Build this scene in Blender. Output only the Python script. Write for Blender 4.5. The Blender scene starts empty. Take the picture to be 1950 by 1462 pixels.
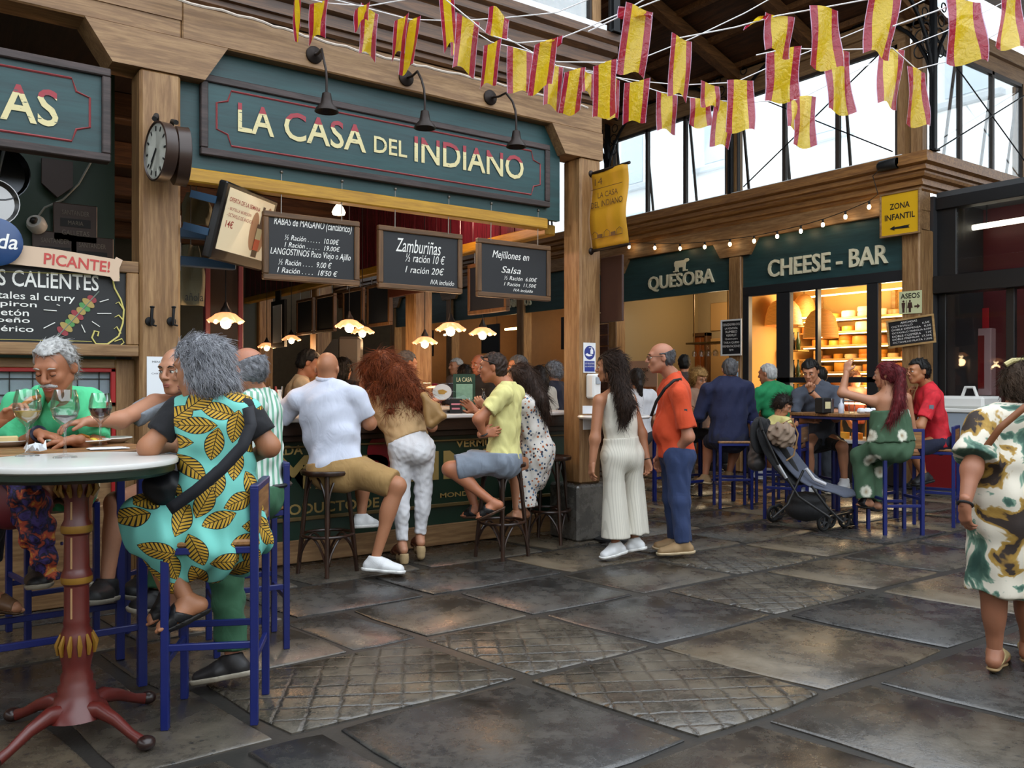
import bpy, bmesh, math, random
import numpy as np
from mathutils import Vector, Matrix, Euler
SC = bpy.context.scene
COL = SC.collection
RNG = random.Random(7)
PI = math.pi
# ---------------------------------------------------------------- camera (pixel frame 1950 x 1462)
FPX, CX, CY, CAMH = 1633.0, 975.0, 731.0, 1.40
FW = Vector((.5857, .8105, 0)); RT = Vector((.8105, -.5857, 0)); UP = Vector((0, 0, 1))
cam_data = bpy.data.cameras.new('camera'); cam = bpy.data.objects.new('camera', cam_data)
COL.objects.link(cam); cam.location = (0, 0, CAMH)
cam.rotation_euler = (PI/2, 0, -math.atan2(.5857, .8105))
cam_data.sensor_width = 36; cam_data.lens = 36*FPX/1950; cam_data.clip_start = .05; cam_data.clip_end = 300
SC.camera = cam
# ---------------------------------------------------------------- world, exposure
wd = bpy.data.worlds.new('sky'); SC.world = wd; wd.use_nodes = True
wb = wd.node_tree.nodes['Background']; wb.inputs[0].default_value = (.86, .93, 1, 1); wb.inputs[1].default_value = 5.2
SC.view_settings.view_transform = 'Standard'; SC.view_settings.look = 'None'
SC.view_settings.gamma = 1; SC.view_settings.use_curve_mapping = False
SC.view_settings.exposure = -0.55
SC.cycles.use_denoising = True
SC.cycles.max_bounces = 5; SC.cycles.diffuse_bounces = 3; SC.cycles.glossy_bounces = 2
SC.cycles.transmission_bounces = 6; SC.cycles.transparent_max_bounces = 10
SC.cycles.sample_clamp_indirect = 4.0; SC.cycles.caustics_reflective = False; SC.cycles.caustics_refractive = False

def ray(x, y):
    return FW + RT*((x-CX)/FPX) + UP*((CY-y)/FPX)
def W(x, y, D): return Vector((0, 0, CAMH)) + ray(x, y)*D
def onZ(x, y, z=0.0):
    r = ray(x, y); return Vector((0, 0, CAMH)) + r*((z-CAMH)/r.z)
def onY(x, y, Y):
    r = ray(x, y); return Vector((0, 0, CAMH)) + r*(Y/r.y)
def onX(x, y, X):
    r = ray(x, y); return Vector((0, 0, CAMH)) + r*(X/r.x)
def depth_ground(y): return CAMH*FPX/(y-CY)

# ---------------------------------------------------------------- materials
MATS = {}
def srgb(h):
    if isinstance(h, str):
        h = h.lstrip('#'); c = [int(h[i:i+2], 16)/255 for i in (0, 2, 4)]
        return tuple(((v+.055)/1.055)**2.4 if v > .04045 else v/12.92 for v in c)
    return tuple(h[:3])
class NT:
    def __init__(s, name):
        s.m = bpy.data.materials.new(name); s.m.use_nodes = True; s.t = s.m.node_tree
        s.b = s.t.nodes['Principled BSDF']; s.out = s.t.nodes['Material Output']
    def n(s, typ, **kw):
        nd = s.t.nodes.new('ShaderNode'+typ)
        for k, v in kw.items():
            if k[0] == 'i' and k[1:].isdigit(): nd.inputs[int(k[1:])].default_value = v
            else: setattr(nd, k, v)
        return nd
    def l(s, a, b): s.t.links.new(a, b); return b.node
    def math(s, op, a, b=None, c=None):
        nd = s.n('Math', operation=op)
        for i, v in enumerate((a, b, c)):
            if v is None: continue
            if hasattr(v, 'default_value') or hasattr(v, 'is_linked'): s.l(v, nd.inputs[i])
            else: nd.inputs[i].default_value = v
        return nd.outputs[0]
    def mix(s, f, a, b, blend='MIX'):
        nd = s.n('Mix', data_type='RGBA', blend_type=blend)
        for sock, v in ((nd.inputs[0], f), (nd.inputs[6], a), (nd.inputs[7], b)):
            if hasattr(v, 'is_linked'): s.l(v, sock)
            elif isinstance(v, (int, float)): sock.default_value = v
            else: sock.default_value = (*v[:3], 1)
        return nd.outputs[2]
    def ramp(s, f, stops, interp='LINEAR'):
        nd = s.n('ValToRGB'); cr = nd.color_ramp; cr.interpolation = interp
        while len(cr.elements) < len(stops): cr.elements.new(.5)
        for e, (p, c) in zip(cr.elements, stops):
            e.position = p; e.color = (*(c if not isinstance(c, (int, float)) else (c, c, c)), 1)
        s.l(f, nd.inputs[0]); return nd.outputs[0]
    def coords(s, kind='Object', scale=(1, 1, 1), rot=(0, 0, 0)):
        tc = s.n('TexCoord'); mp = s.n('Mapping'); s.l(tc.outputs[kind], mp.inputs[0])
        mp.inputs['Scale'].default_value = scale; mp.inputs['Rotation'].default_value = rot
        return mp.outputs[0]
    def noise(s, vec, scale=5, detail=4, rough=.55, dist=0):
        nd = s.n('TexNoise'); s.l(vec, nd.inputs['Vector']) if vec else None
        nd.inputs['Scale'].default_value = scale; nd.inputs['Detail'].default_value = detail
        nd.inputs['Roughness'].default_value = rough; nd.inputs['Distortion'].default_value = dist
        return nd.outputs[0]
    def col(s, c):
        if hasattr(c, 'is_linked'): s.l(c, s.b.inputs['Base Color'])
        else: s.b.inputs['Base Color'].default_value = (*c[:3], 1)
    def set(s, **kw):
        for k, v in kw.items():
            k = k.replace('_', ' ')
            if hasattr(v, 'is_linked'): s.l(v, s.b.inputs[k])
            elif isinstance(v, tuple): s.b.inputs[k].default_value = (*v[:3], 1)
            else: s.b.inputs[k].default_value = v
    def bump(s, h, strength=.3, dist=.01):
        nd = s.n('Bump'); nd.inputs['Strength'].default_value = strength; nd.inputs['Distance'].default_value = dist
        s.l(h, nd.inputs['Height']); s.l(nd.outputs[0], s.b.inputs['Normal'])
def M(name, c='#808080', r=.6, metal=0, var=0, vs=8, bump=0, bs=60, emit=0, spec=.5, coat=0, alpha=None):
    """plain procedural material: colour with noise variation and fine relief"""
    if name in MATS: return MATS[name]
    t = NT(name); c = srgb(c)
    if var or bump:
        v = t.coords()
    if var:
        nz = t.noise(v, vs, 5, .6)
        t.col(t.mix(t.math('MULTIPLY', t.math('SUBTRACT', nz, .5), 2), tuple(x*(1-var*.5) for x in c), tuple(min(1, x*(1+var)) for x in c)))
        nd = t.mix(nz, tuple(x*(1-var) for x in c), tuple(min(1, x*(1+var)) for x in c)); t.col(nd)
    else: t.col(c)
    t.set(Roughness=r, Metallic=metal); t.b.inputs['Specular IOR Level'].default_value = spec
    if coat: t.b.inputs['Coat Weight'].default_value = coat; t.b.inputs['Coat Roughness'].default_value = .15
    if bump: t.bump(t.noise(v, bs, 3), bump, .004)
    if emit: t.set(Emission_Color=c, Emission_Strength=emit)
    if alpha is not None: t.set(Alpha=alpha)
    MATS[name] = t.m; return t.m
def wood(name, c1, c2, axis=0, r=.55, scale=1.0, paint=None, knots=True):
    """timber with grain along an object axis"""
    if name in MATS: return MATS[name]
    t = NT(name); sc = [9*scale]*3; sc[axis] = .7*scale
    v = t.coords('Object', tuple(sc))
    a = t.noise(v, 2.2, 6, .62, .8); b = t.noise(v, 9, 4, .6, .3)
    g = t.math('ADD', t.math('MULTIPLY', a, .65), t.math('MULTIPLY', b, .35))
    c1, c2 = srgb(c1), srgb(c2)
    col = t.ramp(g, [(.3, tuple(x*.55 for x in c2)), (.45, c2), (.62, c1), (.8, tuple(min(1, x*1.18) for x in c1))])
    big = t.noise(t.coords('Object', (1, 1, 1)), 1.6, 3)
    col = t.mix(t.math('MULTIPLY', big, .5), col, tuple(x*.62 for x in c2))
    t.col(col); t.set(Roughness=r); t.bump(g, .25, .006); MATS[name] = t.m; return t.m
def glass(name, tint=(1, 1, 1), rough=.02, alpha=.16):
    """thin pane: mostly see-through with a glossy sheen"""
    if name in MATS: return MATS[name]
    t = NT(name); t.t.nodes.remove(t.b)
    tr = t.n('BsdfTransparent'); tr.inputs[0].default_value = (*tint, 1)
    gl = t.n('BsdfGlossy'); gl.inputs['Roughness'].default_value = rough
    fr = t.n('Fresnel'); fr.inputs[0].default_value = 1.45
    mx = t.n('MixShader'); t.l(t.math('ADD', t.math('MULTIPLY', fr.outputs[0], .45), alpha*.08), mx.inputs[0])
    t.l(tr.outputs[0], mx.inputs[1]); t.l(gl.outputs[0], mx.inputs[2]); t.l(mx.outputs[0], t.out.inputs[0])
    MATS[name] = t.m; return t.m

# ---------------------------------------------------------------- meshes and things
def tag(o, label=None, cat=None, group=None, kind=None):
    if label: o['label'] = label
    if cat: o['category'] = cat
    if group: o['group'] = group
    if kind: o['kind'] = kind
    return o
def thing(name, label, cat, loc=(0, 0, 0), rotz=0, group=None, kind=None):
    o = bpy.data.objects.new(name, None); COL.objects.link(o); o.location = loc; o.rotation_euler = (0, 0, rotz)
    o.empty_display_size = .05
    return tag(o, label, cat, group, kind)
def link(name, me, parent=None):
    o = bpy.data.objects.new(name, me); COL.objects.link(o)
    if parent is not None: o.parent = parent
    return o
def copy_tree(o, parent=None):
    c = o.copy(); COL.objects.link(c); c.parent = parent
    for ch in [x for x in o.children]: copy_tree(ch, c)
    return c
def frame(d, up=None):
    d = Vector(d).normalized(); up = Vector(up) if up is not None else (UP if abs(d.z) < .95 else Vector((1, 0, 0)))
    s = d.cross(up).normalized(); u = s.cross(d).normalized(); return d, s, u
class MB:
    """collects shapes into one mesh"""
    def __init__(s): s.v = []; s.f = []; s.mi = []; s.cur = 0; s.X = Matrix.Identity(4)
    def add(s, vs, fs):
        o = len(s.v); X = s.X
        s.v += [tuple(X @ Vector(p)) for p in vs]; s.f += [tuple(i+o for i in f) for f in fs]; s.mi += [s.cur]*len(fs)
        return s
    def box(s, lo, hi):
        (a, b, c), (d, e, f) = lo, hi
        return s.add([(a, b, c), (d, b, c), (d, e, c), (a, e, c), (a, b, f), (d, b, f), (d, e, f), (a, e, f)],
                     [(0, 3, 2, 1), (4, 5, 6, 7), (0, 1, 5, 4), (1, 2, 6, 5), (2, 3, 7, 6), (3, 0, 4, 7)])
    def bbox(s, lo, hi, b=.004):
        """box with chamfered vertical and horizontal edges"""
        (x0, y0, z0), (x1, y1, z1) = lo, hi
        b = min(b, (x1-x0)*.3, (y1-y0)*.3, (z1-z0)*.3)
        vs = []
        for z, i in ((z0, b), (z0+b, 0), (z1-b, 0), (z1, b)):
            vs += [(x0+i+b*(i == 0), y0+i, z), (x1-i-b*(i == 0), y0+i, z), (x1-i, y0+i+b*(i == 0), z), (x1-i, y1-i-b*(i == 0), z),
                   (x1-i-b*(i == 0), y1-i, z), (x0+i+b*(i == 0), y1-i, z), (x0+i, y1-i-b*(i == 0), z), (x0+i, y0+i+b*(i == 0), z)]
        fs = [tuple(range(7, -1, -1)), tuple(range(24, 32))]
        for k in range(3):
            for j in range(8):
                n = (j+1) % 8; fs.append((k*8+j, k*8+n, k*8+8+n, k*8+8+j))
        return s.add(vs, fs)
    def prism(s, pts, axis, a, b):
        """polygon (2-D points) pushed along an axis from a to b: axis x -> (y,z), y -> (x,z), z -> (x,y)"""
        n = len(pts); f = {'x': lambda p, t: (t, p[0], p[1]), 'y': lambda p, t: (p[0], t, p[1]), 'z': lambda p, t: (p[0], p[1], t)}[axis]
        vs = [f(p, a) for p in pts] + [f(p, b) for p in pts]
        return s.add(vs, [tuple(range(n-1, -1, -1)), tuple(range(n, 2*n))] + [(i, (i+1) % n, n+(i+1) % n, n+i) for i in range(n)])
    def tube(s, path, r, n=8, cap=True, closed=False, flat=1.0, up=None):
        path = [Vector(p) for p in path]; m = len(path)
        rs = r if isinstance(r, (list, tuple)) else [r]*m
        vs = []; prev = None
        for i, p in enumerate(path):
            a = path[(i-1) % m] if (i > 0 or closed) else p; b = path[(i+1) % m] if (i < m-1 or closed) else p
            d = (b-a)
            if d.length < 1e-9: d = Vector((0, 0, 1))
            d.normalize()
            if prev is None: d, sd, u = frame(d, up)
            else:
                sd = prev - d*prev.dot(d)
                if sd.length < 1e-6: d, sd, u = frame(d)
                sd.normalize(); u = sd.cross(d)
            prev = sd
            for j in range(n):
                t = 2*PI*j/n; vs.append(p + sd*(math.cos(t)*rs[i]*flat) + u*(math.sin(t)*rs[i]))
        fs = []
        for i in range(m if closed else m-1):
            k = (i+1) % m
            for j in range(n):
                q = (j+1) % n; fs.append((i*n+j, i*n+q, k*n+q, k*n+j))
        if cap and not closed: fs += [tuple(range(n-1, -1, -1)), tuple(range((m-1)*n, m*n))]
        return s.add(vs, fs)
    def lathe(s, prof, n=24, c=(0, 0, 0), arc=None):
        vs = []; fs = []; m = len(prof)
        for (r, z) in prof:
            for j in range(n):
                t = 2*PI*j/n; vs.append((c[0]+r*math.cos(t), c[1]+r*math.sin(t), c[2]+z))
        for i in range(m-1):
            for j in range(n):
                q = (j+1) % n; fs.append((i*n+j, i*n+q, (i+1)*n+q, (i+1)*n+j))
        if prof[0][0] > 1e-4: fs.append(tuple(range(n-1, -1, -1)))
        if prof[-1][0] > 1e-4: fs.append(tuple(range((m-1)*n, m*n)))
        return s.add(vs, fs)
    def ball(s, c, r, n=12, m=8):
        r = r if isinstance(r, (tuple, list)) else (r, r, r); vs = []; fs = []
        for i in range(m+1):
            a = PI*i/m
            for j in range(n):
                t = 2*PI*j/n; vs.append((c[0]+r[0]*math.sin(a)*math.cos(t), c[1]+r[1]*math.sin(a)*math.sin(t), c[2]-r[2]*math.cos(a)))
        for i in range(m):
            for j in range(n):
                q = (j+1) % n; fs.append((i*n+j, i*n+q, (i+1)*n+q, (i+1)*n+j))
        return s.add(vs, fs)
    def grid(s, P, close_u=False):
        """rows of points -> quads"""
        n = len(P[0]); m = len(P); vs = [p for row in P for p in row]; fs = []
        for i in range(m-1):
            for j in range(n if close_u else n-1):
                q = (j+1) % n; fs.append((i*n+j, i*n+q, (i+1)*n+q, (i+1)*n+j))
        return s.add(vs, fs)
    def mesh(s, name, mats, smooth=False):
        me = bpy.data.meshes.new(name); me.from_pydata(s.v, [], s.f)
        for m in (mats if isinstance(mats, (list, tuple)) else [mats]): me.materials.append(m)
        if any(s.mi): me.polygons.foreach_set('material_index', s.mi)
        bm = bmesh.new(); bm.from_mesh(me); bmesh.ops.remove_doubles(bm, verts=bm.verts, dist=1e-6)
        bmesh.ops.recalc_face_normals(bm, faces=bm.faces); bm.to_mesh(me); bm.free()
        if smooth:
            me.polygons.foreach_set('use_smooth', [True]*len(me.polygons)); me.set_sharp_from_angle(angle=.75)
        me.update(); return me
    def build(s, name, mats, parent=None, smooth=False, loc=None, rot=None):
        o = link(name, s.mesh(name, mats, smooth), parent)
        if loc is not None: o.location = loc
        if rot is not None: o.rotation_euler = rot
        return o
def struct(name, mb, mat, smooth=False, parent=None):
    o = mb.build(name, mat, parent, smooth)
    if parent is None: o['kind'] = 'structure'
    return o
FONT_CACHE = {}
def text_mesh(body, size=1.0, shear=0, bold=0, extrude=0, sx=1.0, align='CENTER', spacing=1.0, res=3):
    cu = bpy.data.curves.new('txt', 'FONT'); cu.body = body; cu.size = size; cu.shear = shear; cu.offset = bold
    cu.extrude = extrude; cu.align_x = align; cu.align_y = 'CENTER'; cu.space_character = spacing; cu.resolution_u = res
    o = bpy.data.objects.new('txt', cu); COL.objects.link(o)
    dg = bpy.context.evaluated_depsgraph_get(); me = bpy.data.meshes.new_from_object(o.evaluated_get(dg))
    bpy.data.objects.remove(o); bpy.data.curves.remove(cu)
    if sx != 1: me.transform(Matrix.Diagonal((sx, 1, 1, 1)))
    return me
def merge_meshes(name, items, mats):
    """items: (mesh, matrix, material index)"""
    mb = MB()
    for me, X, k in items:
        mb.X = X; mb.cur = k; mb.add([v.co for v in me.vertices], [tuple(p.vertices) for p in me.polygons])
    return mb
def plane_matrix(origin, right, up):
    r = Vector(right).normalized(); u = Vector(up).normalized(); n = r.cross(u)
    return Matrix(((r.x, u.x, n.x, origin[0]), (r.y, u.y, n.y, origin[1]), (r.z, u.z, n.z, origin[2]), (0, 0, 0, 1)))
# ---------------------------------------------------------------- implicit surfaces -> continuous meshes
def npv(v): return np.array((v[0], v[1], v[2]), np.float32)
class Field:
    def __init__(s, k=.03): s.p = []; s.cuts = []; s.k = k; s.fold = None; s.grow = 0.0
    def cone(s, a, b, ra, rb, flat=None, ends=(0, 0), op='u', k=None):
        s.p.append(('c', npv(a), npv(b), ra, rb, flat and (npv(Vector(flat[0]).normalized()), flat[1]), ends, op, s.k if k is None else k)); return s
    def chain(s, pts, rs, **kw):
        for i in range(len(pts)-1): s.cone(pts[i], pts[i+1], rs[i], rs[i+1], **kw)
        return s
    def ell(s, c, r, axes, op='u', k=None):
        s.p.append(('e', npv(c), [float(x) for x in r], [npv(Vector(a).normalized()) for a in axes], op, s.k if k is None else k)); return s
    def cut(s, pt, n): s.cuts.append((npv(pt), npv(Vector(n).normalized()))); return s
    def cutfn(s, fn): s.cuts.append(fn); return s
    def _bb(s, p, m):
        if p[0] == 'c':
            q = p[5][1] if p[5] else 1; R = max(p[3], p[4])*max(1, q)+m
            return np.minimum(p[1], p[2])-R, np.maximum(p[1], p[2])+R
        e = sum(np.abs(a)*r for a, r in zip(p[3], p[2])) + m
        return p[1]-e, p[1]+e
    def _ev(s, p, X, Y, Z):
        if p[0] == 'c':
            _, a, b, ra, rb, flat, ends, _, _ = p
            qx, qy, qz = X-a[0], Y-a[1], Z-a[2]; ba = b-a
            if flat:
                w, q = flat; f = 1-1/q; dt = (qx*w[0]+qy*w[1]+qz*w[2])*f
                qx, qy, qz = qx-w[0]*dt, qy-w[1]*dt, qz-w[2]*dt; ba = ba-w*float(np.dot(ba, w))*f
            L2 = float(np.dot(ba, ba))+1e-9
            t = (qx*ba[0]+qy*ba[1]+qz*ba[2])/L2; tc = np.clip(t, 0, 1)
            d = np.sqrt((qx-ba[0]*tc)**2+(qy-ba[1]*tc)**2+(qz-ba[2]*tc)**2) - (ra+(rb-ra)*tc)
            L = math.sqrt(L2)
            if ends[0]: d = np.maximum(d, -t*L)
            if ends[1]: d = np.maximum(d, (t-1)*L)
            return d
        _, c, r, ax, _, _ = p
        qx, qy, qz = X-c[0], Y-c[1], Z-c[2]; k0 = 0; k1 = 0
        for a, R in zip(ax, r):
            h = (qx*a[0]+qy*a[1]+qz*a[2]); k0 = k0+(h/R)**2; k1 = k1+(h/(R*R))**2
        k0 = np.sqrt(k0); return k0*(k0-1)/np.maximum(np.sqrt(k1), 1e-6)
    def mesh(s, vox):
        """naive surface nets -> (verts, quads)"""
        m = 3*vox+s.grow; bbs = [s._bb(p, 0) for p in s.p if p[-2] == 'u']
        lo = np.min([b[0] for b in bbs], 0)-m-.01; hi = np.max([b[1] for b in bbs], 0)+m+.01
        n = np.ceil((hi-lo)/vox).astype(int)+1
        ax = [(lo[i]+vox*np.arange(n[i])).astype(np.float32) for i in range(3)]
        F = np.full(n, .2, np.float32)
        for p in s.p:
            k, op = p[-1], p[-2]; b0, b1 = s._bb(p, m+k)
            i0 = np.clip(np.floor((b0-lo)/vox).astype(int), 0, n); i1 = np.clip(np.ceil((b1-lo)/vox).astype(int)+1, 0, n)
            if (i1 <= i0).any(): continue
            sl = tuple(slice(i0[j], i1[j]) for j in range(3))
            d = s._ev(p, ax[0][sl[0]][:, None, None], ax[1][sl[1]][None, :, None], ax[2][sl[2]][None, None, :]); f = F[sl]
            if op == 'u':
                h = np.maximum(k-np.abs(f-d), 0)/max(k, 1e-6); F[sl] = np.minimum(f, d)-h*h*k*.25
            else:
                d = -d; h = np.maximum(k-np.abs(f-d), 0)/max(k, 1e-6); F[sl] = np.maximum(f, d)+h*h*k*.25
        F -= s.grow
        if s.fold is not None:
            I = np.nonzero(np.abs(F) < .05)
            P = np.stack([ax[j][I[j]] for j in range(3)], 1); F[I] += s.fold(P).astype(np.float32)
        for c in s.cuts:
            if callable(c):
                I = np.nonzero(F < .06); P = np.stack([ax[j][I[j]] for j in range(3)], 1); F[I] = np.maximum(F[I], c(P))
            else:
                pt, nn = c
                F = np.maximum(F, (ax[0][:, None, None]-pt[0])*nn[0]+(ax[1][None, :, None]-pt[1])*nn[1]+(ax[2][None, None, :]-pt[2])*nn[2])
        S = F < 0
        c8 = [(i, j, k) for i in (0, 1) for j in (0, 1) for k in (0, 1)]
        cnt = sum(S[i:n[0]-1+i, j:n[1]-1+j, k:n[2]-1+k].astype(np.int8) for i, j, k in c8)
        C = np.stack(np.nonzero((cnt > 0) & (cnt < 8)), 1)
        if len(C) == 0: return np.zeros((0, 3)), []
        val = {c: F[C[:, 0]+c[0], C[:, 1]+c[1], C[:, 2]+c[2]] for c in c8}
        acc = np.zeros((len(C), 3)); num = np.zeros(len(C))
        for a in c8:
            for j in range(3):
                if a[j]: continue
                b = list(a); b[j] = 1; b = tuple(b); va, vb = val[a], val[b]; msk = (va < 0) != (vb < 0)
                t = np.where(msk, va/np.where(msk, va-vb, 1), 0)
                pt = np.tile(np.array(a, float), (len(C), 1)); pt[:, j] = t
                acc += pt*msk[:, None]; num += msk
        V = lo+(C+acc/np.maximum(num, 1)[:, None])*vox
        idx = np.full(np.array(n)-1, -1, np.int64); idx[C[:, 0], C[:, 1], C[:, 2]] = np.arange(len(C))
        Q = []
        for j in range(3):
            u, v = (j+1) % 3, (j+2) % 3
            sa = [slice(None)]*3; sb = [slice(None)]*3; sa[j] = slice(0, n[j]-1); sb[j] = slice(1, n[j])
            ch = S[tuple(sa)] != S[tuple(sb)]; ins = S[tuple(sa)]
            E = np.stack(np.nonzero(ch), 1)
            ok = (E[:, u] > 0) & (E[:, v] > 0) & (E[:, u] < n[u]-1) & (E[:, v] < n[v]-1) & (E[:, j] < n[j]-1); E = E[ok]
            fl = ins[E[:, 0], E[:, 1], E[:, 2]]
            def g(du, dv):
                e = E.copy(); e[:, u] -= du; e[:, v] -= dv; return idx[e[:, 0], e[:, 1], e[:, 2]]
            q = np.stack([g(1, 1), g(0, 1), g(0, 0), g(1, 0)], 1); q[~fl] = q[~fl][:, ::-1]
            Q.append(q[(q >= 0).all(1)])
        return V, np.concatenate(Q)
def folds(seed, amp=.006, wl=.09, dirs=None):
    r = np.random.RandomState(seed); K = []
    for i in range(5):
        d = r.normal(size=3); d[2] *= .6; d /= np.linalg.norm(d)
        if dirs is not None: d = d*.45+np.array(dirs)*(1 if i % 2 else -1); d /= np.linalg.norm(d)
        K.append((d*2*PI/(wl*r.uniform(.7, 1.7)), r.uniform(0, 6.28)))
    def fn(P):
        w = np.sin(P@(K[0][0]*.4)+K[0][1]); s = 0
        for k, ph in K: s = s+np.sin(P@k+ph+1.3*w)
        return amp*s/2.2
    return fn
class Skin:
    """gathers surface-net pieces into one mesh with material slots"""
    def __init__(s): s.V = []; s.Q = []; s.M = []; s.n = 0
    def add(s, V, Q, mi=0):
        if len(V): s.V.append(np.asarray(V, float)); s.Q.append(np.asarray(Q)+s.n); s.M.append(np.full(len(Q), mi)); s.n += len(V)
    def addmb(s, mb, mi=0):
        """quads only pieces of an MB"""
        fs = []
        for f in mb.f:
            if len(f) == 4: fs.append(f)
            else:
                for i in range(1, len(f)-1, 2): fs.append((f[0], f[i], f[i+1], f[min(i+2, len(f)-1)] if i+2 < len(f) else f[i+1]))
        fs = [f for f in fs]
        s.T = getattr(s, 'T', []); s.T.append((np.array([tuple(v) for v in mb.v], float), mb.f, mi))
    def mesh(s, name, mats):
        V = [tuple(v) for a in s.V for v in a]; Fc = [tuple(int(i) for i in q) for a in s.Q for q in a]; Mi = [int(m) for a in s.M for m in a]
        for (v, f, mi) in getattr(s, 'T', []):
            o = len(V); V += [tuple(x) for x in v]; Fc += [tuple(i+o for i in q) for q in f]; Mi += [mi]*len(f)
        me = bpy.data.meshes.new(name); me.from_pydata(V, [], Fc)
        for m in mats: me.materials.append(m)
        me.polygons.foreach_set('material_index', Mi); me.polygons.foreach_set('use_smooth', [True]*len(Fc)); me.update(); return me
def field_obj(name, F, vox, mat, parent):
    V, Q = F.mesh(vox); sk = Skin(); sk.add(V, Q); return link(name, sk.mesh(name, [mat]), parent)
# ---------------------------------------------------------------- people
def skin_mat(name, c, r=.5):
    if name in MATS: return MATS[name]
    t = NT(name); c = tuple(x*k for x, k in zip(srgb(c), (.88, .88, .90))); v = t.coords()
    nz = t.noise(v, 14, 4, .6); t.col(t.mix(nz, tuple(x*.82 for x in c), (min(1, c[0]*1.12), c[1]*1.02, c[2]*.98)))
    t.set(Roughness=r); t.b.inputs['Subsurface Weight'].default_value = .0; t.bump(t.noise(v, 220, 3), .12, .002); MATS[name] = t.m; return t.m
def hair_mat(name, c, c2=None):
    if name in MATS: return MATS[name]
    t = NT(name); c = srgb(c); c2 = srgb(c2) if c2 else tuple(x*.45 for x in c)
    nz = t.noise(t.coords('Object', (1, 1, .5)), 60, 4, .7); nz2 = t.noise(t.coords(), 9, 3)
    t.col(t.ramp(t.math('ADD', t.math('MULTIPLY', nz, .7), t.math('MULTIPLY', nz2, .3)), [(.32, c2), (.62, c)])); t.set(Roughness=.55); t.b.inputs['Specular IOR Level'].default_value = .25
    t.bump(nz, .35, .004); MATS[name] = t.m; return t.m
def cloth_mat(name, c, r=.85, var=.12, weave=True):
    if name in MATS: return MATS[name]
    t = NT(name); c = srgb(c); v = t.coords(); nz = t.noise(v, 6, 4)
    t.col(t.mix(nz, tuple(x*(1-var) for x in c), tuple(min(1, x*(1+var)) for x in c))); t.set(Roughness=r)
    t.b.inputs['Sheen Weight'].default_value = .03; t.bump(t.math('ADD', t.noise(t.coords('Object', (1, 1, .55)), 11, 2, .5, 1.2), t.math('MULTIPLY', t.noise(v, 420, 2), .04)), .32, .03); MATS[name] = t.m; return t.m
EYE_W = M('eye_white', '#d8d4cc', .25); EYE_D = M('eye_dark', '#1c1410', .2); LIP = M('lip_colour', '#9a5a4e', .45)
class HeadFrame:
    def __init__(s, c, f, up, sc=1.0):
        s.c = Vector(c); s.f = Vector(f).normalized(); u = Vector(up); s.u = (u-s.f*u.dot(s.f)).normalized(); s.l = s.u.cross(s.f); s.s = sc
    def __call__(s, f, l, u): return s.c+(s.f*f+s.l*l+s.u*u)*s.s
    def loc(s, P):
        q = P-npv(s.c); return (q@npv(s.f))/s.s, (q@npv(s.l))/s.s, (q@npv(s.u))/s.s
def head_field(H, neck, nr=.056, female=False):
    F = Field(.022); s = H.s; A = (H.f, H.l, H.u)
    F.ell(H(-.012, 0, .030), (.098*s, .076*s, .090*s), A)
    F.ell(H(.028, 0, -.035), (.062*s, .057*s, .082*s), A)
    for q in (-1, 1):
        F.cone(H(-.005, q*.047, -.05), H(.064, q*.014, -.098), .022*s, .02*s)
        F.ell(H(.060, q*.034, -.022), (.026*s, .024*s, .026*s), A, k=.02)
    F.cone(H(.079, -.034, .030), H(.079, .034, .030), .015*s, .015*s)
    F.ell(H(.080, 0, -.062), (.020*s, .026*s, .022*s), A, k=.015)
    for q in (-1, 1): F.ell(H(.100, q*.031, .008), (.014*s, .018*s, .011*s), A, op='s', k=.012)
    F.cone(H(.091, 0, .022), H(.113, 0, -.024), .008*s, .0125*s, k=.010)
    for q in (-1, 1):
        F.ell(H(.101, q*.013, -.029), (.011*s, .009*s, .008*s), A, k=.008)
        F.ell(H(-.014, q*.078, -.004), (.021*s, .008*s, .031*s), (H.f+H.l*q*-.5, H.l+H.f*q*.5, H.u-H.f*.15), k=.006)
        F.ell(H(-.006, q*.088, -.004), (.009*s, .006*s, .016*s), (H.f+H.l*q*-.5, H.l+H.f*q*.5, H.u), op='s', k=.005)
    F.cone(H(-.022, 0, -.05), neck, nr*s, nr*1.12*s, k=.03)
    return F
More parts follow.
